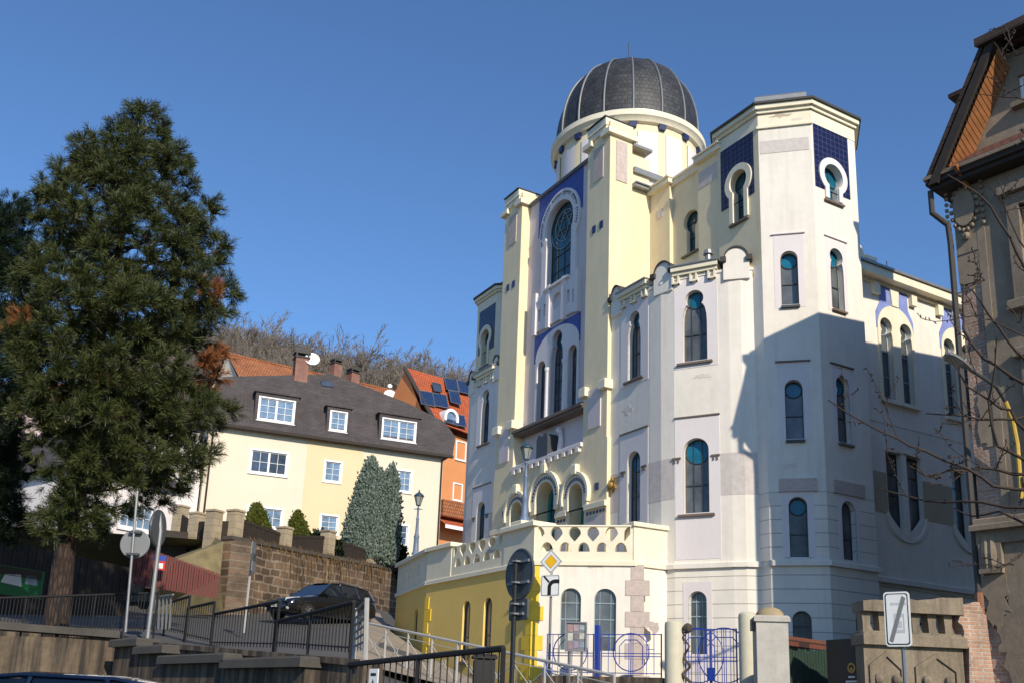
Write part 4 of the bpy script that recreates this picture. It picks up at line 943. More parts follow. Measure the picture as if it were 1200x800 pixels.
b = MB(); b.box(FH, -o-.05, HL+o+.05, ze-.22, ze-.02, o-.2, o+.06); b.tube([FH.p(HL-.12, ze-.3, .12), FH.p(HL-.12, zg, .12)], .06, 6); b.tube([FH.p(.1, ze-.3, .12), FH.p(.1, zg, .12)], .07, 6); ob('gutter', b, M['wooddark'], ch)
for x0, x1, y0, y1, s_, g_ in ((302, 346, 466, 494, True, 'winblue'), (386, 407, 481, 505, False, 'winblue'), (447, 488, 491, 516, True, 'winblue')):
    w_ = .34; xm = (x0+x1)/2; ua, ub = FH.px(x0, (y0+y1)/2, w_)[0], FH.px(x1, (y0+y1)/2, w_)[0]; zb_, zt_ = FH.px(xm, y1, w_)[1], FH.px(xm, y0, w_)[1]
    q = FH.sub(0, w_); b = MB(); b.slab(q, rect(ua-.22, ub+.22, zb_-.2, zt_+.25), [rect(ua, ub, zb_, zt_)], -1.6, .05); b.bevbox(q, ua-.35, ub+.35, zt_+.25, zt_+.36, -1.8, .16, .03)
    d_ = ob('dormer', b, M['bitumen'], ch); house_window(q, ua+.1, ub-.1, zb_+.1, zt_-.1, 2, 3, d_, g_, s_)
def chimney(F, u, w_, z0, z1, s_, m, parent, cap=True):
    q = F.sub(u, w_); b = MB(); b.box(q, -s_, s_, z0, z1, -s_, s_); c_ = ob('chimney', b, m, parent)
    b = MB(); b.box(q, -s_-.08, s_+.08, z1, z1+.1, -s_-.08, s_+.08)
    if cap:
        for k in (-1, 1): b.box(q, k*s_*.9-.05, k*s_*.9+.05, z1+.1, z1+.4, -s_, s_)
        b.slab(q, [(-s_-.12, z1+.36)]+[((s_+.12)*math.cos(R(a)), z1+.4+.32*math.sin(R(a))) for a in range(180, -1, -20)][::1]+[(s_+.12, z1+.36)], [], -s_, s_)
    ob('chimney_cap', b, M['dark'], c_); return c_
M['redbrick'] = brick('chimney_brick', dH, (.30, .10, .06), (.38, .14, .09), (.35, .28, .24), .25, .08, .012, dirt=.3)
def dish(c, facing, r, parent):
    b = MB(); f = Vector(facing).normalized(); a = f.orthogonal().normalized(); k = f.cross(a)
    for (ri, d_) in ((0.01, 0), (.5, .03), (.8, .09), (1, .16)):
        for j in range(20): q = 2*math.pi*j/20; b.v.append(tuple(Vector(c)+(a*math.cos(q)+k*math.sin(q))*r*ri+f*d_*r))
    for i in range(3):
        for j in range(20): b.f.append((i*20+j, i*20+(j+1) % 20, (i+1)*20+(j+1) % 20, (i+1)*20+j)); b.m.append(0)
    b.tube([Vector(c), Vector(c)+f*r*.9-Vector((0, 0, r*.2))], .03, 4); return ob('satellite_dish', b, M['signwhite'], parent, True)
uc, zc_ = FH.px(353, 424, -1.6)
cc = chimney(FH, uc, -1.6, zr-2, FH.px(353, 421, -1.6)[1], .48, M['redbrick'], ch)
q = FH.px(366, 421, -1.2); dish(FH.p(q[0], q[1], -1.2), (.25, -.9, .3), .55, cc)
b = MB(); sk_ = FH.n*.06+Vector((0, 0, .03)); b.add([mans(377, 452)+sk_, mans(391, 454)+sk_, mans(389, 447)+sk_, mans(375, 446)+sk_], [(0, 1, 2, 3)]); ob('skylight', b, M['winglass'], rf)
# low grey link seen on its left
b = MB(); FHL = Fr(FH.p(-.2, 0)[:2], FH.d); b.box(FHL, -3.4, -.1, zg-2, ze-.6, -7, -.9); b.box(FHL, -2.4, -1.4, ze-3.2, ze-1.6, -.9, -.86, 1); ob('side_wing', b, [M['lilacwhite'], M['winwhite']], ch)

# =============================== houses behind ========================================================================
M['pantile'] = brick('orange_roof_tiles', dH, (.42, .15, .05), (.52, .20, .08), (.18, .06, .03), .26, .34, .03, dirt=.3, bmp=.7)
M['pantile2'] = brick('red_roof_tiles', dH, (.55, .11, .035), (.62, .15, .05), (.25, .05, .02), .26, .34, .03, dirt=.2, bmp=.7)
M['orangewall'] = mat('orange_render', (.62, .25, .09), var=.08, vs=.7); M['panel_pv'] = brick('solar_cells', dH, (.012, .03, .09), (.016, .04, .11), (.10, .13, .2), .35, .35, .01, rough=.15, dirt=0, off=0, bmp=.05)
p1, p2 = at(266, 414, 95), at(484, 463, 107); FO = seg((p1.x, p1.y), (p2.x, p2.y)); oh_ = thing('long_house', FO.p(FO.L/2, 7, -4), 'long house with orange tiled roof behind the cream house', 'house')
zA, zB_ = p1.z, p2.z; b = MB()
b.add([FO.p(0, zA, 0), FO.p(FO.L, zB_, 0), FO.p(FO.L+.6, zB_-5.2, 6.2), FO.p(-.6, zA-5.6, 6.2), FO.p(0, zA-5.6, -6), FO.p(FO.L, zB_-5.2, -6)], [(0, 1, 2, 3), (1, 0, 4, 5)]); rf = ob('roof', b, M['pantile'], oh_)
b = MB(); b.tube([FO.p(0, zA+.03, 0), FO.p(FO.L, zB_+.03, 0)], .14, 6); ob('ridge_tiles', b, M['pantile'], rf)
b = MB(); b.slab(FO, [(0, 5), (FO.L, 5), (FO.L, zB_-5.4), (0, zA-5.8)], [], -5, 5); b.add([FO.p(0.05, zA-.1, 0), FO.p(.05, zA-5.7, 5), FO.p(.05, zA-5.7, -5)], [(0, 1, 2)]); ob('wall', b, M['housewall'], oh_)
for x, y0, y1, s_ in ((394, 424, 438, .45), (414, 435, 442, .5)):
    u, zt_ = FO.px(x, y0+3, .8); _, z0_ = FO.px(x, y1+8, .8); chimney(FO, u, .8, z0_, zt_, s_, M['redbrick'], oh_)
u, z = FO.px(457, 463, 2.5); dish(FO.p(u, z, 2.5), (.2, -.9, .3), .68, oh_); u, z = FO.px(457, 452, 2.5); dish(FO.p(u, z, 2.5), (.2, -.9, .3), .25, oh_)
# red house with solar panels, its front turned to us
p1, p2 = at(474, 430, 97), at(562, 450, 103); FS = seg((p1.x, p1.y), (p2.x, p2.y)); rh = thing('red_house', FS.p(FS.L/2, 7, -4), 'orange rendered house with bright red tiled roof and solar panels', 'house')
zA, zB_ = p1.z, p2.z; zE = at(535, 512, 95).z
b = MB(); A0, A1 = FS.p(0, zA, 0), FS.p(FS.L+4, zB_-.3, 0); C0, C1 = FS.p(.2, zE+.9, 5.5), FS.p(FS.L+4, zE-.4, 5.5)
b.add([A0, A1, C1, C0], [(0, 1, 2, 3)]); b.add([A0, A1, A1+Vector((0, 6, -7)), A0+Vector((0, 6, -7))], [(0, 3, 2, 1)]); rf = ob('roof', b, M['pantile2'], rh)
def rp(s_, t_, lift=.12): return A0.lerp(A1, s_).lerp(C0.lerp(C1, s_), t_)+Vector((.02, -lift, lift))
def onroof(x, y, lift=.14):
    n_ = (A1-A0).cross(C0-A0).normalized(); r_ = ray(x, y); k = (A0-CAM).dot(n_)/r_.dot(n_); p = CAM+r_*k; return p+(n_ if n_.y < 0 else -n_)*lift
for (x0, y0, x1, y1) in ((490, 458, 506, 475), (506, 461, 522, 477), (520, 443, 534, 458), (535, 446, 549, 461), (525, 458, 537, 473), (528, 485, 543, 499), (518, 482, 528, 496)):
    dx_ = 3.0; b = MB(); P = [onroof(x0, y0), onroof(x1, y0+3), onroof(x1+dx_, y1+2), onroof(x0+dx_, y1-1)]; b.add(P, [(0, 1, 2, 3)], 0)
    b.tube(P+[P[0]], .05, 4, 1); ob('solar_panel', b, [M['panel_pv'], M['galv']], rh)
b = MB(); P = [onroof(506, 449), onroof(515, 451), onroof(517, 460), onroof(508, 459)]; b.add(P, [(0, 1, 2, 3)]); b.tube(P+[P[0]], .07, 4); ob('skylight', b, M['winglass'], rh)
b = MB(); q = onroof(526, 490, .5); Fq_ = Fr((q.x, q.y), FS.d); b.slab(Fq_, [(-.9, q.z-1), (.9, q.z-1)]+arc(0, q.z-.3, .9, 0, 180, 12), [[(-.6, q.z-.9), (.6, q.z-.9)]+arc(0, q.z-.3, .6, 0, 180, 12)], -1.5, .1); d_ = ob('dormer', b, M['winwhite'], rh)
b = MB(); b.sheet(Fq_, archp(0, q.z-.9, q.z+.3, .6), (), -.1); ob('pane', b, M['winblue'], d_)
b = MB(); b.slab(FS, [(0, 5), (FS.L+4, 5), (FS.L+4, zE-.3), (0, zE+.5)], [], -5, 4.6); b.add([A0+Vector((.1, 0, -.2)), FS.p(.05, zE+.5, 4.6), FS.p(.05, zE+.5, -5)], [(0, 1, 2)]); ob('wall', b, M['orangewall'], rh)
b = MB(); b.tube([A0, A0.lerp(C0, 1)], .22, 5); ob('verge_board', b, M['dark'], rf)
for x0, x1, y0, y1 in ((532, 541, 566, 584), (533, 543, 516, 536)):
    ua, ub = FS.px(x0, 570, 4.65)[0], FS.px(x1, 570, 4.65)[0]; zb_, zt_ = FS.px(x0, y1, 4.65)[1], FS.px(x0, y0, 4.65)[1]; house_window(FS.sub(0, 4.65), ua, ub, zb_, zt_, 1, 3, rh, 'winblue', False)
ua, za = FS.px(519, 602, 5.7); ub, _ = FS.px(545, 602, 5.7); b = MB(); b.box(FS, ua, ub+2, za-.1, za+1.5, 4.6, 5.7); ob('balcony', b, M['pantile'], rh)
b = MB(); b.add([FS.p(ua, za-.1, 4.7), FS.p(ub+2, za-.1, 4.7), FS.p(ub+2, za-1.0, 6.2), FS.p(ua, za-1.0, 6.2)], [(0, 1, 2, 3)]); b.box(FS, ua, ub+2, za-1.35, za-1.0, 6.16, 6.2, 1); ob('awning', b, [M['pantile2'], M['winwhite']], rh)
# two pale houses behind the pines
def plain_house(name, label, x0, x1, yt, D0, D1, zb_, wl, roofm, m, wins_):
    a_, c_ = at(x0, 640, D0), at(x1, 640, D1); F = seg((a_.x, a_.y), (c_.x, c_.y)); zt_ = at((x0+x1)/2, yt, (D0+D1)/2).z
    t_ = thing(name, F.p(F.L/2, zb_, -4), label, 'house'); hs_ = []
    for (wx0, wx1, wy0, wy1) in wins_:
        ua, ub = F.px(wx0, wy1)[0], F.px(wx1, wy1)[0]; hs_.append((ua, ub, F.px(wx0, wy1)[1], F.px(wx0, wy0)[1]))
    b = MB(); b.slab(F, rect(0, F.L, zb_-2, zt_), [rect(*h) for h in hs_], -.25, 0, 0, False); b.box(F, 0, F.L, zb_-2, zt_, -8, -7.8); b.box(F, 0, .2, zb_-2, zt_, -8, -.2); b.box(F, F.L-.2, F.L, zb_-2, zt_, -8, -.2); ob('wall', b, m, t_)
    for h in hs_: house_window(F, *h, 2, 2, t_, 'winblue', h[1]-h[0] > 1.4)
    b = MB(); b.add([F.p(-.5, zt_, .5), F.p(F.L+.5, zt_, .5), F.p(F.L+.5, zt_, -8.5), F.p(-.5, zt_, -8.5), F.p(.5, zt_+2.6, -4), F.p(F.L-.5, zt_+2.6, -4)], [(0, 1, 5, 4), (2, 3, 4, 5), (1, 2, 5), (3, 0, 4)]); ob('roof', b, roofm, t_); return t_
plain_house('lilac_house', 'pale lilac house with white framed windows half hidden behind the pine trunk', 72, 200, 560, 50, 53, 5.5, None, M['bitumen'], M['lilacwhite'], ((104, 126, 590, 636), (140, 178, 588, 615)))
plain_house('pink_house', 'pale pink house behind the dark tree at the left edge', -40, 66, 470, 60, 58, 6.5, None, M['pantile'], mat('pink_render', (.62, .48, .44), var=.08, vs=.6), ((-20, 0, 560, 600), (20, 36, 560, 600)))
b = MB(); a_, c_ = at(120, 690, 44), at(205, 650, 44); q = at(198, 622, 46); F = Fr((q.x, q.y), dH); b.box(F, -.7, .8, q.z-2.6, q.z, -2, .3); tag(ob('shed', b, M['wooddark']), 'small dark wooden shed below the garden fence pillars', 'shed')
# dark board wall and low walls behind the pine
a_, c_ = at(-60, 690, 37), at(150, 700, 41); F = seg((a_.x, a_.y), (c_.x, c_.y)); b = MB(); zt_ = at(60, 641, 39).z
n = 46
for i in range(n): b.box(F, F.L*i/n, F.L*(i+1)/n-.02, 2.5, zt_-.25*(i/n), -.05, .02*(i % 2))
tag(ob('board_fence', b, M['wooddark']), 'dark brown board fence in shade behind the pine trunk', 'fence')
a_, c_ = at(-8, 690, 33), at(50, 690, 34); F = seg((a_.x, a_.y), (c_.x, c_.y)); bn = thing('fence_banner', F.p(F.L/2, 3, 0), 'green and white advertising banner tied behind the railing at the left edge', 'banner')
M['green'] = mat('banner_green', (.01, .16, .05), rough=.5, var=.1); z0_, z1_ = F.px(20, 698)[1], F.px(20, 664)[1]
b = MB(); b.slab(F, rect(0, F.L, z0_, z1_), [], -.02, 0); ob('sheet', b, M['green'], bn)
b = MB(); b.box(F, .1, F.L-.1, z1_-.28, z1_-.02, 0, .006, 1); b.slab(F, [(.2, z0_+.35), (F.L*.55, z0_+.3), (F.L*.5, z0_+.66), (.3, z0_+.6)], [], 0, .006, 0); b.slab(F, [(F.L*.6, z0_+.4), (F.L-.2, z0_+.4), (F.L-.3, z0_+.7), (F.L*.62, z0_+.66)], [], 0, .006, 2); ob('print', b, [M['signwhite'], M['signblack'], M['winblue']], bn)

# =============================== concrete retaining wall on the left ===================================================
def cw(name_, pts, th=.35):
    b = MB()
    for (xa, ya, za), (xb, yb, zb_) in zip(pts, pts[1:]):
        F = seg((xa, ya), (xb, yb)); b.slab(F, [(0, -.3), (F.L, -.3), (F.L, zb_), (0, za)], [], -th, 0)
    return b
rw = thing('retaining_wall', (-8, 23, .2), 'stained concrete retaining wall with stepped coping stones along the street', 'wall')
W0 = at(-90, 737, 24.2); W1 = at(137, 742, 25.2); W2 = at(418, 768, 15.7)
b = cw('', [(W0.x, W0.y, W0.z-.1), (W1.x, W1.y, W1.z-.1)]); ob('wall_face', b, M['concrete'], rw)
FR1 = seg((W1.x, W1.y), (W2.x, W2.y)); zL = lambda u: W1.z-.15+(W2.z-W1.z)*u/FR1.L
b = MB(); b.slab(FR1, [(0, -.3), (FR1.L+.15, -.3), (FR1.L+.15, W2.z-.1), (0, W1.z-.15)], [], -.4, 0); ob('wall_face', b, M['concrete'], rw)
b = MB(); b.box(seg((W0.x, W0.y), (W1.x, W1.y)), 0, seg((W0.x, W0.y), (W1.x, W1.y)).L+.1, W1.z-.1, W1.z+.06, -.45, .14); ob('coping', b, M['coping'], rw)
b = MB(); b.add([FR1.p(0, W1.z-.12, .06), FR1.p(FR1.L+.2, W2.z-.06, .06), FR1.p(FR1.L+.2, W2.z-.06, -.45), FR1.p(0, W1.z-.12, -.45), FR1.p(0, W1.z-.22, .06), FR1.p(FR1.L+.2, W2.z-.16, .06)], [(0, 1, 2, 3), (0, 4, 5, 1)]); ob('coping', b, M['concrete'], rw)
for (xa, ya, xb, yb) in ((134, 757, 166, 744), (162, 765, 196, 752), (191, 776, 268, 762), (265, 781, 358, 765)):
    w_ = .30; ua, za = FR1.px(xa, ya, w_); ub, zb_ = FR1.px(xb, yb, w_); z = (za+zb_)/2
    b = MB(); b.slab(FR1, rect(ua, ub, -.3, z-.12), [], -.05, .28); ob('wall_buttress', b, M['concrete'], rw)
    b = MB(); b.bevbox(FR1, ua-.05, ub+.06, z-.12, z+.05, -.1, .42, .03); ob('coping', b, M['coping'], rw)
# lower landing wall under the front railing
a_ = (W2.x+.05, W2.y-.1); c_ = (-.05, 12.4); F = seg(a_, c_); b = MB(); b.box(F, 0, F.L, -.3, 1.55, -.3, 0); tag(ob('low_wall', b, M['concrete']), 'low concrete wall under the black front railing', 'wall')

# =============================== railings =============================================================================
def railing(name, label, P0, P1, ztops, zbots, nb, posts, m, r=.045, br=.011, group=None, infill='bars', rail_r=None):
    t_ = thing(name, ((P0[0]+P1[0])/2, (P0[1]+P1[1])/2, min(zbots)-.2), label, 'railing', group); F = seg(P0, P1); L = F.L
    zt_ = lambda u: ztops[0]+(ztops[1]-ztops[0])*u/L; zb_ = lambda u: zbots[0]+(zbots[1]-zbots[0])*u/L
    b = MB(); b.tube([F.p(0, zt_(0)), F.p(L, zt_(L))], rail_r or r, 6); ob('top_rail', b, m, t_)
    if infill == 'bars':
        b = MB(); b.tube([F.p(0, zb_(0)+.1), F.p(L, zb_(L)+.1)], .018, 4); ob('bottom_rail', b, m, t_)
        b = MB()
        for i in range(nb): u = L*(i+.5)/nb; b.tube([F.p(u, zb_(u)+.02), F.p(u, zt_(u))], br, 4)
        ob('infill_bars', b, m, t_)
    for i in range(posts):
        u = L*i/(posts-1); b = MB(); b.tube([F.p(u, zb_(u)-.3), F.p(u, zt_(u))], r*.8, 6); ob('post', b, m, t_)
        if infill == 'cross' and i < posts-1:
            v = L*(i+1)/(posts-1); b = MB(); b.tube([F.p(u, zt_(u)-.16), F.p(v, zt_(v)-.16)], .014, 4); b.tube([F.p(u, zb_(u)+.08), F.p(v, zt_(v)-.2)], .011, 4); b.tube([F.p(u, zt_(u)-.2), F.p(v, zb_(v)+.08)], .011, 4)
            c_ = (F.p(u, (zt_(u)+zb_(u))/2-.04)+F.p(v, (zt_(v)+zb_(v))/2-.04))/2; b.tube([c_+F.d*.07*math.cos(k*math.pi/4)+Vector((0, 0, .07*math.sin(k*math.pi/4))) for k in range(9)], .01, 4); ob('cross_brace', b, m, t_)
    return t_
GR = 'black stepped railing above the retaining wall'
def rl(x0, yt0, D0, x1, yt1, D1, yb0, yb1, nb, label, posts=2):
    a_, c_ = at(x0, yt0, D0), at(x1, yt1, D1); railing('steel_railing', label, (a_.x, a_.y), (c_.x, c_.y), (a_.z, c_.z), (at(x0, yb0, D0).z, at(x1, yb1, D1).z), nb, posts, M['black'], .036, .012, GR)
rl(196, 706, 28.8, 223, 698, 26.6, 739, 745, 10, 'short black railing section farthest up the slope beside the white barrier', 2)
rl(220, 712, 26.9, 252, 705, 24.9, 747, 754, 12, 'second short black railing section left of the thin sign pole', 2)
rl(251, 719, 25.0, 328, 704, 19.9, 757, 760, 22, 'black railing section left of the parked black car', 2)
rl(323, 728, 20.1, 415, 705, 16.0, 758, 766, 26, 'black railing section in front of the parked black car', 3)
a_, c_ = at(-60, 702, 24.2), at(186, 694, 26.2); railing('steel_railing', 'long black railing in front of the pine trunk', (a_.x, a_.y), (c_.x, c_.y), (a_.z, c_.z), (at(-60, 737, 24.2).z, at(186, 741, 26.2).z), 62, 7, M['black'], .03, .011, GR)
b = None
a_, c_ = at(409, 778, 15.4), at(590, 759, 12.3); railing('steel_railing', 'black railing with vertical bars nearest to the camera beside the black pole', (a_.x, a_.y), (c_.x, c_.y), (a_.z, c_.z), (a_.z-1.05, c_.z-1.05), 24, 3, M['black'], .04, .012)
a_, c_ = at(428, 729, 26.5), at(720, 791, 19.8); railing('silver_railing', 'silver tube railing with crossed braces descending beside the yellow terrace', (a_.x, a_.y), (c_.x, c_.y), (a_.z, c_.z), (a_.z-1.0, c_.z-1.0), 0, 10, M['silverpaint'], .036, .01, infill='cross')
# silver barrier posts at the head of the railing, and the crowd of galvanised posts farther left
bt = thing('silver_barrier', at(420, 760, 19), 'silver barrier with slanting rails beside the black railing', 'railing')
for x0, y0, x1, y1, D0, D1 in ((416, 712, 414, 760, 18, 18), (430, 700, 428, 765, 17.2, 17.2)):
    b = MB(); b.tube([at(x0, y0, D0), at(x1, y1+15, D1)], .045, 6); ob('post', b, M['silverpaint'], bt)
for k in range(6):
    b = MB(); b.tube([at(415, 717+k*8, 18), at(430, 702+k*9.5, 17.2)], .022, 5); ob('rail', b, M['silverpaint'], bt)
for k in range(4):
    b = MB(); b.tube([at(417+k*3.4, 722-k*4+k*2, 17.9-k*.15), at(416+k*3.2, 762, 17.9-k*.15)], .014, 4); ob('infill_bar', b, M['silverpaint'], bt)
bt = thing('silver_barrier', at(190, 730, 29), 'pale steel barrier with closely set posts beside the grey pole', 'railing')
for k in range(5):
    b = MB(); x = 183+k*4.4; b.tube([at(x, 698-k*.5, 29-.2*k), at(x-2, 737, 29-.2*k)], .03, 5); ob('post', b, M['galv'], bt)
b = MB(); b.tube([at(182, 699, 29), at(203, 696, 28)], .03, 5); ob('rail', b, M['galv'], bt)
# litter bin
q = at(567, 786, 16.5); F = Fr((q.x, q.y), (1, .1)); b = MB(); b.bevbox(F, -.17, .17, q.z-.45, q.z+.2, -.17, .17, .03); lb = tag(ob('litter_bin', b, M['black']), 'black litter bin behind the front railing', 'bin')
b = MB(); b.tube([F.p(0, q.z-1.5, -.2), F.p(0, q.z+.3, -.2)], .03, 6); b.bevbox(F, -.2, .2, q.z+.2, q.z+.27, -.2, .2, .03); ob('bin_post', b, M['black'], lb)
# small notice hung on the front railing
q = at(438, 793, 14.6); F = Fr((q.x, q.y), (.7, -.7)); b = MB(); b.box(F, -.1, .1, q.z-.22, q.z+.12, -.01, .01, 0); b.slab(F, [(-.06, q.z-.2), (.0, q.z-.02), (.06, q.z-.2), (.04, q.z-.2), (0, q.z-.08), (-.04, q.z-.2)], [], .01, .014, 1); b.box(F, -.06, .06, q.z+.02, q.z+.06, .01, .014, 1); tag(ob('railing_notice', b, [M['signwhite'], M['signblack']]), 'small white notice plate hung on the black front railing', 'sign')
# =============================== weathered tenement on the right ======================================================
dR = Vector((math.sin(R(141)), math.cos(R(141)), 0)); RC = (10.9, 22.45); FT = Fr(RC, dR); FTs = Fr(RC, FT.n*-1)  # street front / alley side
FTs = Fr((RC[0]-FT.n.x*14, RC[1]-FT.n.y*14), FT.n)
ten = thing('tenement_house', FT.p(6, 1.5, -6), 'weathered brown tenement with half hipped gable, cartouche and bare brick patches', 'house')
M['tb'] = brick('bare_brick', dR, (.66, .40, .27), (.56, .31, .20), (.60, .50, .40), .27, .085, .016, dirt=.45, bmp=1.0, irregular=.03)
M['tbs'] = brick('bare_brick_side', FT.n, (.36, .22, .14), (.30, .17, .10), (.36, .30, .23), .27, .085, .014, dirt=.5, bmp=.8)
M['render'] = mat('old_brown_render', (.29, .225, .155), var=.32, vs=.7, bmp=.5, bs=25, streak=.4, stain=(.14, .11, .08))
M['render2'] = mat('old_grey_render', (.25, .195, .135), var=.35, vs=1.0, bmp=.6, bs=20, streak=.5, stain=(.10, .08, .06))
TW = 11.0; zE = FT.px(1100, 212, .6)[1]
zq = lambda x, y, w_=0.0: FT.px(x, y, w_)[1]
wpx = lambda x0, x1, y0, y1: rect(FT.px(x0, (y0+y1)/2)[0], FT.px(x1, (y0+y1)/2)[0], FT.px((x0+x1)/2, y1)[1], FT.px((x0+x1)/2, y0)[1])
uw0 = FT.px(1188, 290)[0]; wz0, wz1 = zq(1196, 352), zq(1192, 243)
win1 = rect(uw0+.25, uw0+1.55, wz0, wz1); ZLd = zq(1165, 622)
win2 = rect(uw0+.25, uw0+1.55, ZLd+1.2, ZLd+3.6)
hs = [win1, win2, rect(uw0+4.2, uw0+5.5, wz0, wz1), rect(uw0+4.2, uw0+5.5, ZLd+1.2, ZLd+3.6)]
b = MB(); b.slab(FT, rect(0, TW, .2, zE), hs, -.4, 0, 0, False); ob('wall_core', b, M['tb'], ten)
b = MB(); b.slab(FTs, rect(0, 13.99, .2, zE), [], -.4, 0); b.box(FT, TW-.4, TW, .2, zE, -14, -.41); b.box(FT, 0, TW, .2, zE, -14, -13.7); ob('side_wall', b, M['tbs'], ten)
up = FT.px(1147, 270)[0]                                       # width of the corner strip
def jag(pts, n, amp, seed):
    q = random.Random(seed); out = []
    for (a, b_), (c, d) in zip(pts, pts[1:]):
        for i in range(n): f = i/n; out.append((a+(c-a)*f+q.uniform(-amp, amp), b_+(d-b_)*f+q.uniform(-amp, amp)))
    return out+[pts[-1]]
# render still standing on the strip: upper part, and patches lower down
zt1 = zq(1128, 338)
lowedge = jag([(up, zt1+.25), (up*.5, zt1-.1), (.0, zt1+.12)], 6, .07, 3)
b = MB(); b.slab(FT, [(0, zE-.1)]+lowedge[::-1]+[(up, zE-.1)], [], -.02, .045); ob('render_patch', b, M['render'], ten)
b = MB()
for z in (zq(1125, 252), zq(1128, 300)): b.box(FT, 0, up, z-.02, z+.02, .04, .049)
ob('render_joints', b, M['dark'], ten)
za, zb_ = zq(1150, 450), zq(1155, 520)
pat = jag([(up*.35, zb_), (up*.75, zb_-.1), (up*.85, (za+zb_)/2), (up*.6, za), (up*.4, za-.3), (up*.3, (za+zb_)/2), (up*.35, zb_)], 4, .06, 5)
b = MB(); b.slab(FT, pat, [], -.02, .03); ob('render_patch', b, M['render'], ten)
b = MB(); b.slab(FT, [(up, ZLd+.3), (TW, ZLd+.3), (TW, zE-.1), (up, zE-.1)], hs[:1]+hs[1:], -.02, .03, 0, False)
ob('render_field', b, M['render'], ten)
b = MB(); b.box(FT, up-.03, up+.16, ZLd+.3, zE-.1, 0, .05); ob('strip_edge', b, M['render'], ten)
b = MB(); b.bevbox(FT, -.12, TW, ZLd, ZLd+.14, -.1, .34, .03); b.bevbox(FT, -.08, TW, ZLd+.14, ZLd+.3, -.1, .2, .03); b.box(FT, -.05, TW, ZLd-.3, ZLd, -.1, .16); ob('belt_ledge', b, M['render2'], ten)
zl1 = zq(1155, 668)
b = MB(); ub = FT.px(1178, 650)[0]
b.box(FT, 0, .16, zl1, ZLd-.3, -.05, .2); b.box(FT, ub-.35, ub, zl1, ZLd-.3, -.05, .2)
for k in (.32, .58): b.lathe(FT.p(ub*k, zl1, .12), [(.10, 0), (.13, .1), (.15, .35), (.09, .8), (.12, ZLd-.35-zl1)], 8)
b.box(FT, 0, ub, zl1-.1, zl1, -.05, .24); ob('baluster_panel', b, M['render2'], ten)
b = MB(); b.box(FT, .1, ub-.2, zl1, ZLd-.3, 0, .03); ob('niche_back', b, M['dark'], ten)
ed = jag([(0, zl1-.1), (ub*.15, zl1-1.2), (ub*.55, zl1-1.4), (ub, zl1-.9), (ub, zl1-.1)], 6, .08, 9)
b = MB(); b.slab(FT, ed, [], -.02, .08); ob('render_patch', b, M['render'], ten)
ed = jag([(ub*1.0, .2), (ub*.95, 2.8), (ub*.62, 3.0), (ub*.5, 3.7), (ub*.75, 4.1), (ub*1.02, 4.6), (ub, zl1-.9)], 6, .09, 12)
b = MB(); b.slab(FT, ed+[(TW, zl1-.9), (TW, .2)], [], -.02, .07); b.slab(FT, rect(ub+.01, TW, zl1-.9, ZLd-.3), [], -.02, .07); ob('render_field', b, M['render2'], ten)
for h in hs:
    b = MB(); (ua, z0_), (ub_, _), (_, z1_), _ = h
    b.slab(FT, rect(ua-.28, ub_+.28, z0_-.05, z1_+.3), [h], -.05, .16, 0, False); b.bevbox(FT, ua-.4, ub_+.4, z1_+.32, z1_+.55, -.05, .3, .04); b.bevbox(FT, ua-.4, ub_+.4, z0_-.28, z0_-.05, -.3, .32, .03); fr_ = ob('window', b, M['render2'], ten)
    b = MB(); b.slab(FT, rect(ua, ub_, z0_, z1_), [rect(ua+.1, ub_-.1, z0_+.1, z1_-.9), rect(ua+.1, ub_-.1, z1_-.8, z1_-.1)], -.25, -.15); ob('frame', b, M['winwhite'], fr_)
    b = MB(); b.sheet(FT, rect(ua, ub_, z0_, z1_), (), -.2); ob('pane', b, M['winglass'], fr_)
# cartouche
uc, zc = FT.px(1129, 243, .12); b = MB(); b.v = []
b.slab(FT, [(uc+.27*math.cos(R(a)), zc+.50*math.sin(R(a))) for a in range(0, 360, 20)], [], .05, .13)
for k in range(18):
    a = 2*math.pi*k/18; b.ball(FT.p(uc+.33*math.cos(a), zc-.03+.58*math.sin(a), .085), .06, 6)
for q in (-1, 1):
    for k in range(8): b.ball(FT.p(uc+q*.44, zc+.56-k*.16, .08), .055, 6)
b.tube([FT.p(uc-.42, zc+.72, .12), FT.p(uc-.16, zc+.82, .14), FT.p(uc, zc+.7, .16), FT.p(uc+.16, zc+.82, .14), FT.p(uc+.42, zc+.72, .12)], .08, 6); b.ball(FT.p(uc, zc-.78, .10), .10, 6)
ob('cartouche', b, M['render'], ten)
# eaves cornice, gable and roof
b = MB(); b.box(FT, -.3, TW, zE-.12, zE, -14, .48, 0); b.bevbox(FT, -.4, TW, zE, zE+.13, -14.2, .58, .02); ob('eaves', b, [M['wooddark']], ten)
b = MB(); b.bevbox(FT, -.43, TW, zE+.13, zE+.24, -.3, .64, .03); ob('gutter_board', b, M['render2'], ten)
b = MB(); b.add([FT.p(-.4, zE+.24, .62), FT.p(TW, zE+.24, .62), FT.p(TW, zE+.75, .02), FT.p(-.1, zE+.75, .02)], [(0, 1, 2, 3)]); M['tilebrown'] = brick('brown_ridge_tiles', dR, (.20, .07, .04), (.16, .05, .03), (.05, .02, .015), .22, .2, .02, dirt=.3); ob('apron_tiles', b, M['tilebrown'], ten)
uV, zV = FT.px(1150, 46, .8); uB = -.36
sl = (zV-zE)/(uV-uB); mid = uV+2.6; uR = 2*mid-uB
gw = rect(0, 0, 0, 0); ug0 = uB+.75+(.75)/sl
b = MB(); gp = [(uB+.25, zE+.2), (uR-.25, zE+.2), (2*mid-uV-.1, zV-.15), (uV+.1, zV-.15)]
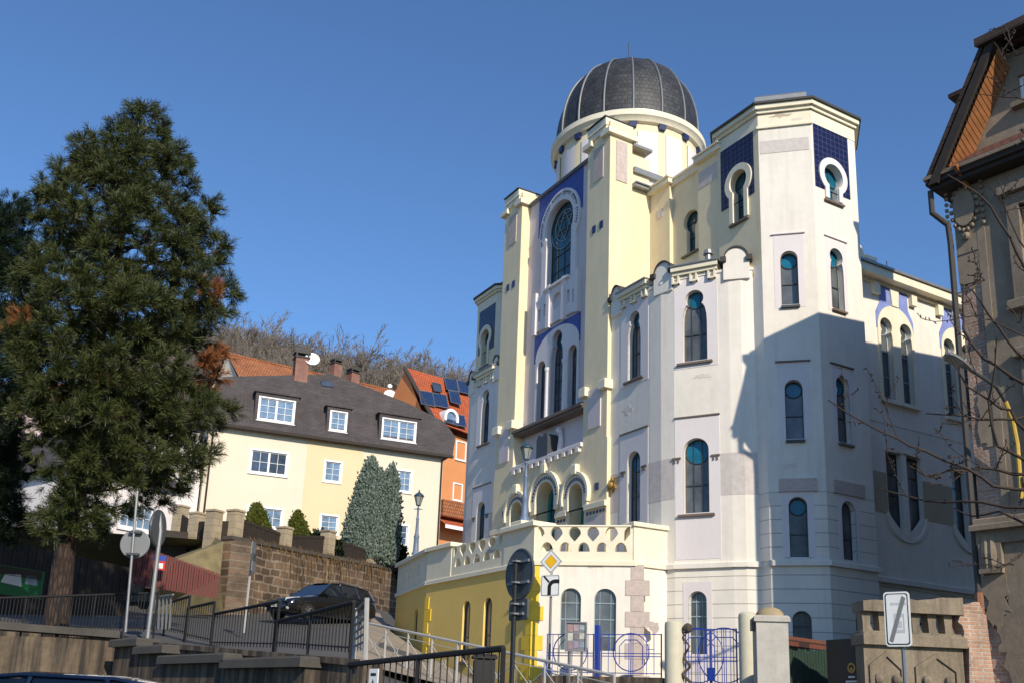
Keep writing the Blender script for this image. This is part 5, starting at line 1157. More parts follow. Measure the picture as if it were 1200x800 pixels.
ag = FT.px(1194, 108); gwin = rect(FT.px(1194, 108)[0], FT.px(1194, 108)[0]+1.0, FT.px(1194, 122)[1], FT.px(1194, 104)[1]+.35)
b.slab(FT, gp, [gwin], -.3, .0, 0, False); ob('gable', b, M['render'], ten)
b = MB(); b.slab(FT, rect(gwin[0][0]-.0, gwin[1][0], gwin[0][1], gwin[2][1]), [rect(gwin[0][0]+.08, gwin[1][0]-.08, gwin[0][1]+.08, gwin[2][1]-.08)], -.2, -.1); gw_ = ob('window', b, M['winwhite'], ten)
b = MB(); b.sheet(FT, gwin, (), -.18); ob('pane', b, M['winglass'], gw_); b = MB(); b.bevbox(FT, gwin[0][0]-.15, gwin[1][0]+.15, gwin[0][1]-.14, gwin[0][1], -.1, .2, .02); ob('sill', b, M['render2'], gw_)
M['darktile'] = brick('dark_roof_tiles', FT.n, (.07, .04, .03), (.10, .06, .045), (.02, .015, .012), .3, .3, .02, dirt=.4)
b = MB(); o = .62; back = -13.5; zTop = zV+.3
PL = [FT.p(uB, zE, o), FT.p(uV, zV, o), FT.p(uV, zV, back), FT.p(uB, zE, back)]; PR = [FT.p(uR, zE, o), FT.p(2*mid-uV, zV, o), FT.p(2*mid-uV, zV, back), FT.p(uR, zE, back)]
rdg0, rdg1 = FT.p(mid, zTop+.25, -2.2), FT.p(mid, zTop+.25, back); th = Vector((0, 0, .22))
b.add(PL+[p+th for p in PL], [(0, 1, 2, 3), (4, 5, 6, 7), (0, 1, 5, 4), (0, 3, 7, 4)]); b.add(PR+[p+th for p in PR], [(0, 1, 2, 3), (4, 5, 6, 7), (0, 1, 5, 4)])
e0, e1 = FT.p(uV-.2, zV-.1, o+.15), FT.p(2*mid-uV+.2, zV-.1, o+.15)
b.add([e0+th, e1+th, rdg0+th, e0, e1], [(0, 1, 2), (3, 4, 1, 0)]); b.add([e0, e1, FT.p(2*mid-uV, zV, -.2), FT.p(uV, zV, -.2)], [(0, 1, 2, 3)])
b.add([FT.p(uV-.1, zV+.2, o), rdg0+th, rdg1+th, FT.p(uV, zV+.2, back)], [(0, 1, 2, 3)]); b.add([FT.p(2*mid-uV, zV+.2, o), rdg0+th, rdg1+th, FT.p(2*mid-uV, zV+.2, back)], [(0, 1, 2, 3)])
rf = ob('roof', b, M['darktile'], ten)
b = MB(); d0 = Vector((0, 0, -.05))
b.add([FT.p(uB+.05, zE-.05, o+.03), FT.p(uV+.05, zV-.05, o+.03), FT.p(uV+.27, zV-.05, o+.03), FT.p(uB+.3, zE-.05, o+.03)], [(0, 1, 2, 3)]); b.add([FT.p(uB+.3, zE-.05, o+.03), FT.p(uV+.27, zV-.05, o+.03), FT.p(uV+.27, zV-.05, .02), FT.p(uB+.3, zE-.05, .02)], [(0, 1, 2, 3)]); ob('verge_boards', b, M['wooddark'], rf)
b = MB(); n = 22
for i in range(n):
    f0, f1 = .12+.86*i/n, .12+.86*(i+.85)/n; P = lambda f, w_, dz: FT.p(uB+.33+(uV-uB)*f, zE-.12+(zV-zE)*f+dz, w_)
    b.add([P(f0, .60, -.1), P(f1, .60, -.1), P(f1, .02, -.40), P(f0, .02, -.40)], [(0, 1, 2, 3)])
ob('soffit_boards', b, M['wood'], rf)
for f in (.06,): 
    b = MB(); q = FT.p(uB+.7+(uV-uB)*f, zE+(zV-zE)*f, 0); b.tube([q+FT.n*.7, q-Vector((0, 0, .5))], .07, 4); ob('bracket', b, M['wood'], rf)
# dormer peeping out beyond the verge
q = FT.px(1122, 112, -4); F = FT.sub(q[0], -4); b = MB(); b.bevbox(F, -.15, 1.4, q[1]-.16, q[1]+.0, -1.5, .3, .05); b.box(F, .1, 1.3, q[1]-1.2, q[1]-.16, -1.5, .2); ob('dormer', b, M['darktile'], rf)
# rain pipe
b = MB(); x0 = -.12
pz = [FT.p(-.36, zE-.1, .42), FT.p(-.36, zE-.7, .42), FT.p(-.14, zE-1.0, .1), FT.p(x0, zE-1.5, .08), FT.p(x0, zq(1140, 695), .08)]; b.tube(pz, .075, 8); ob('rain_pipe', b, M['dark'], ten)
b = MB(); b.tube([FT.p(x0, zq(1140, 695), .08), FT.p(x0, .2, .08)], .10, 8); M['rust'] = mat('rusty_pipe', (.24, .11, .05), rough=.7, var=.4, vs=4); ob('rain_pipe', b, M['rust'], ten)
# bracket lamp fixed to the tenement
bl = thing('bracket_lamp', FT.p(FT.px(1196, 581, .3)[0], zq(1196, 581, .3), .3), 'grey street lamp head on a curved yellow bracket fixed to the tenement', 'street lamp')
p0 = FT.px(1197, 584, .25); p1 = FT.px(1192, 520, .25); p2 = FT.px(1178, 470, .6); p3 = FT.px(1158, 446, 1.4); p4 = FT.px(1136, 432, 2.0)
M['yellowpaint'] = mat('yellow_paint', (.55, .36, .06), rough=.55, var=.2, vs=6)
b = MB(); b.tube([FT.p(p0[0], p0[1], .25), FT.p(p1[0], p1[1], .25), FT.p((p1[0]+p2[0])/2, (p1[1]*.4+p2[1]*.6), .35), FT.p(p2[0], p2[1], .6)], .055, 8); ob('bracket', b, M['yellowpaint'], bl, True)
b = MB(); b.tube([FT.p(p2[0], p2[1], .6), FT.p((p2[0]+p3[0])/2, (p2[1]+p3[1])/2+.1, 1.0), FT.p(p3[0], p3[1], 1.4), FT.p(p4[0], p4[1], 2.0)], .04, 8); ob('arm', b, M['lead'], bl, True)
A_ = FT.p(p4[0], p4[1], 2.0); p5 = FT.px(1107, 416, 2.5); B_ = FT.p(p5[0], p5[1], 2.5); dl = (B_-A_); L = dl.length; dl.normalize(); sd_ = dl.cross(Vector((0, 0, 1))).normalized(); ud = sd_.cross(dl)
b = MB(); prof = [(0, .05, .05), (.15, .10, .08), (.45, .16, .13), (.8, .17, .13), (.95, .13, .09), (1, .05, .04)]
for f, hw, hh in prof:
    for a in range(12): q = 2*math.pi*a/12; b.v.append(tuple(A_+dl*L*f+sd_*hw*math.cos(q)+ud*(hh*math.sin(q) if math.sin(q) > 0 else hh*.25*math.sin(q))))
for i in range(len(prof)-1):
    for j in range(12): b.f.append((i*12+j, i*12+(j+1) % 12, (i+1)*12+(j+1) % 12, (i+1)*12+j)); b.m.append(0)
lh = ob('lamp_head', b, M['galv'], bl, True)
b = MB(); b.add([A_+dl*L*.35+sd_*s_*.13-ud*.045 for s_ in (-1, 1)]+[A_+dl*L*.9+sd_*s_*.12-ud*.045 for s_ in (1, -1)], [(0, 1, 2, 3)]); ob('lamp_glass', b, M['lampglass'], lh)

# =============================== ruined balustrade wall and brick stub =================================================
a_, c_ = at(1012, 760, 23.5), at(1128, 760, 24.6); FRW = seg((a_.x, a_.y), (c_.x, c_.y)); RL = FRW.L
rz = lambda x, y: FRW.px(x, y)[1]
ru = thing('ruined_wall', FRW.p(RL/2, 1.0, 0), 'crumbling stone wall with square balusters and relief panels', 'wall')
M['oldstone'] = mat('crumbling_stone', (.23, .185, .13), rough=.95, var=.4, vs=1.6, bmp=1.0, bs=14, streak=.75, stain=(.05, .045, .035))
z1, z2, z3, z4 = rz(1070, 800)-.6, rz(1070, 757), rz(1070, 743), rz(1070, 722)
b = MB(); b.box(FRW, 0, RL, z1-1, z2, -.4, 0); ob('wall_base', b, M['oldstone'], ru)
b = MB(); b.bevbox(FRW, -.05, RL+.05, z2, z3, -.5, .14, .05); b.bevbox(FRW, 0, RL, z3, z3+.05, -.4, .02, .02); ob('ledge', b, M['oldstone'], ru)
zt_ = rz(1070, 718); 
for k in range(6):
    u = RL*(k+.2)/6+.05; b = MB(); w_ = .085
    b.slab(FRW, [(u-w_, z3+.05), (u+w_+.06, z3+.05), (u+w_, z3+.05+(zt_-z3)*.35), (u+w_+.02, zt_), (u-w_-.02, zt_), (u-w_, z3+.05+(zt_-z3)*.35)], [], -.34, -.06); ob('baluster', b, M['oldstone'], ru)
e_ = jag([(RL+.05, zt_+.42), (RL*.7, zt_+.34), (RL*.4, zt_+.27), (0, zt_+.22)], 4, .03, 4)
b = MB(); b.slab(FRW, [(0, zt_), (RL+.05, zt_)]+e_, [], -.46, .1); ob('wall_coping', b, M['oldstone'], ru)
for u0, u1 in ((.1, RL*.4), (RL*.5, RL*.95)):
    b = MB(); zc_ = z2-.12; o_ = [(u0, z1-.8), (u1, z1-.8), (u1, zc_-.32), ((u0+u1)/2, zc_), (u0, zc_-.32)]; i_ = [(u0+.1, z1-.7), (u1-.1, z1-.7), (u1-.1, zc_-.40), ((u0+u1)/2, zc_-.12), (u0+.1, zc_-.40)]
    b.slab(FRW, o_, [i_], -.02, .05); 
    for u in ((u0*.75+u1*.25), (u0*.25+u1*.75)): b.ball(FRW.p(u, zc_-.62, .02), .12, 8)
    ob('relief_panel', b, M['oldstone'], ru)
b = MB(); ed = jag([(RL+.62, z1-1), (RL+.62, rz(1130, 720)), (RL+.45, rz(1130, 705)), (RL+.1, rz(1130, 707)), (RL-.05, rz(1130, 730)), (RL+.12, rz(1130, 760)), (RL+.1, z1-1)], 6, .05, 8); b.slab(FRW, ed, [], -.55, .06); tag(ob('brick_stub', b, M['tb']), 'ragged red brick wall stub between the crumbling balustrade and the tenement', 'wall')
b = MB(); fl = [(1.2, 1.2), (11, 2.2)]
# metal stair rail and dark shed in the lane behind
F = stf((-19.8, 24.6), (-19.8, 30)); rr = thing('lane_railing', F.p(2, 3, .6), 'dark steel railing in the lane beside the synagogue side door', 'railing')
b = MB(); b.tube([F.p(-.6, 4.55, .3), F.p(1.2, 5.4, .9), F.p(5, 5.0, .9)], .04, 5); ob('top_rail', b, M['black'], rr); b = MB(); b.tube([F.p(-.6, 4.1, .3), F.p(1.2, 4.9, .9), F.p(5, 4.5, .9)], .03, 5); ob('rail', b, M['black'], rr)
for u, z0_, z1_, w_ in ((-.6, 2.2, 4.55, .3), (1.2, 2.2, 5.4, .9), (5, 2.2, 5.0, .9)): b = MB(); b.tube([F.p(u, z0_, w_), F.p(u, z1_, w_)], .035, 5); ob('post', b, M['black'], rr)

# =============================== gate posts, blue fence and gate ========================================================
def gpost(x, yt, D, r, label, m, dome=True):
    c = at(x, yt, D); b = MB(); pr = [(r, 0), (r, c.z-1.0-.12), (r*.95, c.z-1.0-.05), (r*.7, c.z-1.0), (.01, c.z-1.0+.02)]; b.lathe((c.x, c.y, 1.0), pr, 20); return tag(ob('gate_post', b, m, smooth=True), label, 'gate post')
Dg = 28.5
gpost(790, 727, 28.3, .27, 'round cream gate post left of the blue gate', M['creampost']); gpost(876, 717, 27.6, .25, 'round cream gate post between the blue gate and the stone post', M['creampost'])
c = at(902, 722, 24.8); F = Fr((c.x, c.y), (1, -.12)); b = MB(); b.box(F, -.37, .37, 1.2, c.z-.15, -.37, .37); b.bevbox(F, -.42, .42, c.z-.15, c.z, -.42, .42, .05); sp = thing('stone_gate_post', F.p(0, 1.2), 'square weathered stone gate post with a low domed cap', 'gate post'); ob('shaft', b, M['stonepost'], sp)
b = MB(); b.lathe((c.x, c.y, c.z), [(.34, 0), (.33, .07), (.25, .17), (.12, .22), (.01, .23)], 16); ob('domed_cap', b, mat('mossy_cap', (.36, .28, .16), var=.3, vs=5, bmp=.6), sp, True)
b = MB(); b.box(F, -.46, -.37, c.z-.35, c.z-.1, -.1, .2); ob('hinge', b, M['sill'], sp)
def blue_panel(parent, F, u0, u1, z0, z1, thick=.021):
    m = M['ironblue']; b = MB(); L = u1-u0
    for z in (z0+.05, z0+.45*(z1-z0), z0+.52*(z1-z0), z1-.02): b = MB(); b.tube([F.p(u0, z), F.p(u1, z)], thick*.75, 4); ob('rail', b, m, parent)
    b = MB(); c_ = (u0+u1)/2; zc = z0+.55*(z1-z0)
    for d_ in (-.06, 0, .06): b.tube([F.p(c_+d_, z0), F.p(c_+d_, z1)], thick*.7, 4)
    b.tube([F.p(u, z) for u, z in arc(c_, zc, .46*(z1-z0), 0, 360, 28)], thick*.8, 4)
    h_ = .30*(z1-z0); b.tube([F.p(u, z) for u, z in [(c_-h_, zc-h_), (c_-h_, zc+h_*.5), (c_-h_*.5, zc+h_), (c_+h_*.5, zc+h_), (c_+h_, zc+h_*.5), (c_+h_, zc-h_)]], thick*.7, 4); ob('ring_motif', b, m, parent)
    b = MB()
    for k in (.12, .24, .76, .88): b.tube([F.p(u0+L*k, z0), F.p(u0+L*k, z1)], thick*.6, 4)
    for k in (.12, .76): b.tube([F.p(u0+L*k, z0+.62*(z1-z0)), F.p(u0+L*(k+.12), z0+.62*(z1-z0))], thick*.6, 4)
    ob('infill_bars', b, m, parent)
    for u in (u0, u1): b = MB(); b.tube([F.p(u, z0-.15), F.p(u, z1)], thick*1.2, 4); ob('upright', b, m, parent)
A, B = at(640, 740, 29.6), at(777, 738, 28.4); F = seg((A.x, A.y), (B.x, B.y)); z0_, z1_ = F.px(720, 790)[1], F.px(720, 742)[1]; 
bf = thing('iron_fence', F.p(F.L/2, z0_-.2), 'blue painted iron fence with ring motifs before the white terrace wall', 'fence'); h_ = F.px(700, 770)[0]
blue_panel(bf, F, .05, h_-.12, z0_, z1_); blue_panel(bf, F, h_+.12, F.L-.05, z0_, z1_)
b = MB(); b.box(F, h_-.06, h_+.06, z0_-.4, F.px(700, 732)[1], -.09, .09); ob('main_post', b, M['ironblue'], bf)
b = MB(); b.box(F, -.2, F.L, z0_-1.6, z0_-.06, -.15, .15); tag(ob('fence_plinth', b, M['concrete']), 'low concrete plinth under the blue iron fence', 'wall')
A, B = at(802, 740, 28.2), at(864, 738, 27.7); F = seg((A.x, A.y), (B.x, B.y)); z0_, z1_ = F.px(830, 806)[1], F.px(830, 736)[1]
bg_ = thing('iron_gate', F.p(F.L/2, z0_), 'blue painted iron double gate between the two round posts', 'gate'); blue_panel(bg_, F, .03, F.L*.5-.02, z0_, z1_); blue_panel(bg_, F, F.L*.5+.02, F.L-.03, z0_, z1_)
q = F.L*.5; b = MB(); b.box(F, q-.09, q+.09, z0_+.2, z0_+.55, -.05, .06); ob('lock_box', b, M['ironblue'], bg_)
b = MB(); tw = []
for k in range(26): tw.append(F.p(.08+.09*math.sin(k*.8), z0_+k*.062, .06+.05*math.cos(k*1.1)))
b.tube(tw, [.05-.0012*k for k in range(26)], 5); b.ball(F.p(.12, z0_+1.62, .05), .14, 7); tag(ob('vine_stem', b, M['barkgrey']), 'gnarled climbing stem wound up the left end of the blue gate', 'plant')
# notice board before the fence
c = at(675, 745, 28.9); F = Fr((c.x, c.y), (1, -.18)); zz0, zz1 = F.px(675, 763)[1], F.px(675, 728)[1]; nb_ = thing('notice_board', F.p(0, zz0-.9), 'grey notice board with small coloured posters before the blue fence', 'notice board')
hw = abs(F.px(689, 745)[0]-F.px(662, 745)[0])/2-.02; b = MB(); b.slab(F, rect(-hw, hw, zz0, zz1), [rect(-hw+.04, hw-.04, zz0+.04, zz1-.04)], -.05, .04); b.box(F, -hw+.03, hw-.03, zz0+.03, zz1-.03, -.04, -.01); ob('case', b, M['galv'], nb_)
pc_ = [(.40, .18, .16), (.42, .26, .30), (.30, .40, .42), (.72, .70, .62), (.10, .08, .08), (.62, .58, .50), (.30, .16, .20), (.35, .24, .40), (.20, .30, .40)]
for i in range(9):
    r_, c__ = divmod(i, 3); u0 = -hw+.06+c__*(2*hw-.12)/3; z0p = zz1-.07-(r_+1)*(zz1-zz0-.12)/3
    b = MB(); b.box(F, u0+.015, u0+(2*hw-.12)/3-.01, z0p+.02+.05*((i*7) % 3)/2, z0p+(zz1-zz0-.12)/3-.01, -.01, .004); ob('poster', b, mat('poster_paper', tuple(.55*c_i+.13 for c_i in pc_[i]), var=.5, vs=9, bmp=0), nb_)
for u in (-hw*.55, hw*.55): b = MB(); b.tube([F.p(u, zz0-1.4, -.02), F.p(u, zz0, -.02)], .035, 6); ob('leg', b, M['galv'], nb_)
# green plank fence and black panel with emblem
A, B = at(921, 745, 25.2), at(972, 757, 27.0); F = seg((A.x, A.y), (B.x, B.y)); z0_ = 1.2; pf = thing('plank_fence', F.p(F.L/2, z0_), 'dark green wooden plank fence beside the stone gate post', 'fence'); b = MB(); n = 15
for i in range(n): b.box(F, F.L*i/n, F.L*(i+.86)/n, z0_, F.px(921+51*i/n, 762-3*rng.random())[1], -.03, .0)
ob('planks', b, M['woodgreen'], pf); b = MB(); b.box(F, 0, F.L, F.px(940, 757)[1], F.px(940, 746)[1], -.25, -.1); ob('top_beam', b, M['tilebrown'], pf)
b = MB(); b.box(F, 0, F.L, z0_, F.px(940, 753)[1], -.6, -.5); tag(ob('dark_wall', b, M['render2']), 'low dark wall behind the green plank fence', 'wall')
A, B = at(968, 750, 24.6), at(1014, 750, 23.8); F = seg((A.x, A.y), (B.x, B.y)); zt_ = F.px(990, 748)[1]; bp = thing('black_panel', F.p(F.L/2, 1.0), 'black panel with a small golden round emblem and pale lettering lines', 'sign'); b = MB(); b.box(F, 0, F.L, 1.0, zt_, -.06, 0); ob('board', b, M['signblack'], bp)
ue, ze_ = F.px(998, 782); b = MB(); b.slab(F, arc(ue, ze_, .115, 0, 360, 20)[:-1], [arc(ue, ze_, .075, 0, 360, 20)[:-1]], 0, .012, 0); b.slab(F, [(ue-.06, ze_-.04), (ue-.01, ze_+.02), (ue+.06, ze_-.03), (ue+.02, ze_-.06)], [], 0, .012, 0); ob('emblem', b, M['gold'], bp)
b = MB(); 
for z, n in ((ze_-.2, 5), (ze_-.30, 9), (ze_-.38, 8)):
    for i in range(n): b.box(F, ue-.02*n+i*.04, ue-.02*n+i*.04+.026, z-.02, z+.02, 0, .01)
ob('lettering', b, M['signwhite'], bp)

# =============================== traffic signs ==========================================================================
def plate(F, poly, w0, w1, mats_, name_, parent, inner=()):
    b = MB(); b.slab(F, poly, [], w0, w1, 0); d = w1
    for k, (pl, mi) in enumerate(inner): b.slab(F, pl, [], d-.001, d+.004+.003*k, mi)
    return ob(name_, b, mats_, parent)
def rrect(u0, u1, z0, z1, r): return arc(u1-r, z0+r, r, -90, 0, 4)+arc(u1-r, z1-r, r, 0, 90, 4)+arc(u0+r, z1-r, r, 90, 180, 4)+arc(u0+r, z0+r, r, 180, 270, 4)
def dia(c, z, r): return [(c, z-r), (c+r, z), (c, z+r), (c-r, z)]
# priority road sign with the bend plate
D = 29.9; c = at(646, 657.5, D); F = Fr((c.x, c.y), (1, -.55)); ps = thing('priority_sign', (c.x, c.y, 1.2), 'yellow and white priority diamond over a white plate with a black bend arrow', 'traffic sign')
rr_ = abs(c.z-at(646, 643, D).z)
plate(F, dia(0, c.z, rr_), 0, .02, [M['signwhite'], M['signblack'], M['signyellow'], M['signgrey']], 'diamond', ps, [(dia(0, c.z, rr_*.93), 1), (dia(0, c.z, rr_*.87), 0), (dia(0, c.z, rr_*.56), 1), (dia(0, c.z, rr_*.53), 2)])
c2 = at(644.5, 685.5, D).z; h_ = rr_*.86
plate(F, rrect(-h_*1.0, h_*.95, c2-h_, c2+h_, .05), 0, .02, [M['signwhite'], M['signblack']], 'bend_plate', ps,
      [(rrect(-h_*.92, h_*.87, c2-h_*.92, c2+h_*.92, .04), 1), (rrect(-h_*.87, h_*.82, c2-h_*.87, c2+h_*.87, .04), 0),
       ([(-.09, c2-.30), (.03, c2-.30), (.03, c2-.06)]+arc(.15, c2-.06, .12, 180, 90, 5)+[(.30, c2+.06), (.30, c2+.18), (.15, c2+.18)]+arc(.15, c2-.06, .24, 90, 180, 6), 1), ([(-.24, c2+.27), (-.20, c2+.31), (-.02, c2+.12), (-.06, c2+.08)], 1)])
pb = at(637, 800, D); b = MB(); b.tube([(c.x+.02, c.y+.05, 1.2), (c.x+.02, c.y+.05, c.z+rr_*.4)], .04, 8); ob('pole', b, M['galv'], ps, True)
# black sign seen from behind, close to us
D = 13.0; c = at(604, 671.5, D); F = Fr((c.x, c.y), (.53, -.85)); bs_ = thing('round_sign', (c.x-.03, c.y, 1.0), 'round black sign back with small rectangular plate on a black pole', 'traffic sign')
k = .33; rz_ = abs(at(604, 642, D).z-c.z)
zp = [at(604, y, D).z for y in (701, 726)]
b = MB(); b.slab(F, [(rz_*1.0*math.cos(R(a)), c.z+rz_*math.sin(R(a))) for a in range(0, 360, 12)], [], -.085, -.06); b.tube([F.p(rz_*.98*math.cos(R(a)), c.z+rz_*.98*math.sin(R(a)), -.07) for a in range(0, 361, 12)], .018, 6); disc = ob('disc', b, M['signback'], bs_)
b = MB(); b.slab(F, rrect(-.22, .22, zp[1], zp[0], .04), [], -.085, -.06); pl_ = ob('plate', b, M['signback'], bs_)
b = MB(); b.tube([(c.x, c.y, .8), F.p(0, c.z+rz_*.6)], .032, 8); ob('pole', b, M['signblack'], bs_, True)
for z in (c.z+.16, c.z-.12): b = MB(); b.box(F, -.25, .25, z-.018, z+.018, -.06, -.03); b.tube([F.p(-.06, z, -.03), F.p(-.05, z, .03), F.p(0, z, .045), F.p(.05, z, .03), F.p(.06, z, -.03)], .016, 5); ob('clamp', b, M['galv'], bs_)
for z in (zp[0]-.07, zp[1]+.08): b = MB(); b.box(F, -.15, .15, z-.018, z+.018, -.06, -.03); b.tube([F.p(-.06, z, -.03), F.p(-.05, z, .03), F.p(0, z, .045), F.p(.05, z, .03), F.p(.06, z, -.03)], .016, 5); ob('clamp', b, M['galv'], bs_)
# end of zone sign in front of the crumbling wall
D = 12.8; c = at(1052, 725, D); a_, c_ = at(1037, 724, D+.035), at(1067.5, 726, D-.035); F = seg((a_.x, a_.y), (c_.x, c_.y)); W_ = F.L; zt_, zb_ = at(1050, 693, D).z, at(1052, 757, D).z
zs_ = thing('zone_sign', (c.x+.05, c.y, .8), 'white end of zone sign with a grey diagonal stripe on a steel pole', 'traffic sign'); sk = .02
plate(F, rrect(0, W_, zb_, zt_, .04), 0, .02, [M['signwhite'], M['signblack'], M['signgrey'], M['signgrey']], 'plate', zs_, [(rrect(.018, W_-.018, zb_+.02, zt_-.02, .03), 1), (rrect(.03, W_-.03, zb_+.032, zt_-.032, .03), 0)])
b = MB(); b.slab(F, [(.05, zb_+.07), (.09, zb_+.05), (W_-.04, zt_-.08), (W_-.08, zt_-.05)], [], .02, .032, 0); ob('diagonal_stripe', b, M['signgrey'], zs_)
M['faint'] = mat('faded_print', (.52, .54, .55), rough=.5, var=.1); b = MB(); b.slab(F, rect(W_*.38, W_*.78, zb_+.16, zt_-.26), [rect(W_*.43, W_*.73, zb_+.2, zt_-.30)], .02, .0295); b.box(F, W_*.5, W_*.68, zb_+.22, zb_+.30, .02, .0295)
for i in range(9): b.box(F, W_*.28+i*.022, W_*.28+i*.022+.014, zt_-.16, zt_-.13, .02, .0295)
ob('faded_print', b, M['faint'], zs_)
b = MB(); b.tube([F.p(W_*.62, .8, -.04), F.p(W_*.62, zt_-.1, -.04)], .03, 8); ob('pole', b, M['galv'], zs_, True)
# white round sign back at the left
D = 24.0; c = at(157, 636, D); F = Fr((c.x, c.y), (1, .05)); rs = thing('round_sign', at(147, 736, D), 'pale grey round sign back on a slightly leaning pole by the pine', 'traffic sign'); rr_ = abs(at(157, 619.5, D).z-c.z)
b = MB(); b.slab(F, arc(0, c.z, rr_, 0, 360, 28)[:-1], [], -.09, -.07); b.tube([F.p(u, z, -.08) for u, z in arc(0, c.z, rr_, 0, 360, 28)], .015, 5); ob('disc', b, M['signgrey'], rs)
b = MB(); b.tube([at(147, 740, D), at(161, 575, D)], .032, 8); ob('pole', b, M['galv'], rs, True)
for z in (c.z+.25, c.z-.25): b = MB(); b.box(F, -.14, .14, z-.025, z+.025, -.07, .04); ob('clamp', b, M['lead'], rs)
# thick grey pole with a mirror seen edge on
D = 25.2; p0, p1 = at(174, 738, D), at(188, 622, D); mp = thing('traffic_mirror', p0, 'thick grey pole carrying a dark round traffic mirror seen edge on', 'traffic mirror')
b = MB(); b.tube([p0-Vector((0, 0, .2)), p1, at(187, 600, D)], .055, 8); ob('pole', b, M['galv'], mp, True)
c = at(185, 619, D); F = Fr((c.x, c.y), (.06, .99)); b = MB(); b.slab(F, arc(0, c.z, .42, 0, 360, 24)[:-1], [], -.04, .04); ob('mirror_back', b, M['signback'], mp); b = MB(); b.tube([F.p(u, z, 0) for u, z in arc(0, c.z, .43, 0, 360, 24)], .04, 6); ob('rim', b, M['lead'], mp)
# thin pole with edge-on signs before the stone wall
D = 30; p0, p1 = at(285.5, 741, D), at(297, 636, D); tp = thing('thin_sign_post', p0, 'thin white sign post with three narrow plates before the stone wall', 'traffic sign'); b = MB(); b.tube([p0, p1], .035, 6); ob('pole', b, M['silverpaint'], tp, True)
for y, h_, m_ in ((643, .20, 'signgrey'), (657, .22, 'signback'), (664, .16, 'signgrey')):
    c = at(296.5, y, D); F = Fr((c.x, c.y), (-.05, .99)); b = MB(); b.slab(F, rrect(-.28, .28, c.z-h_, c.z+h_, .05), [], .0, .03); ob('plate', b, M[m_], tp)

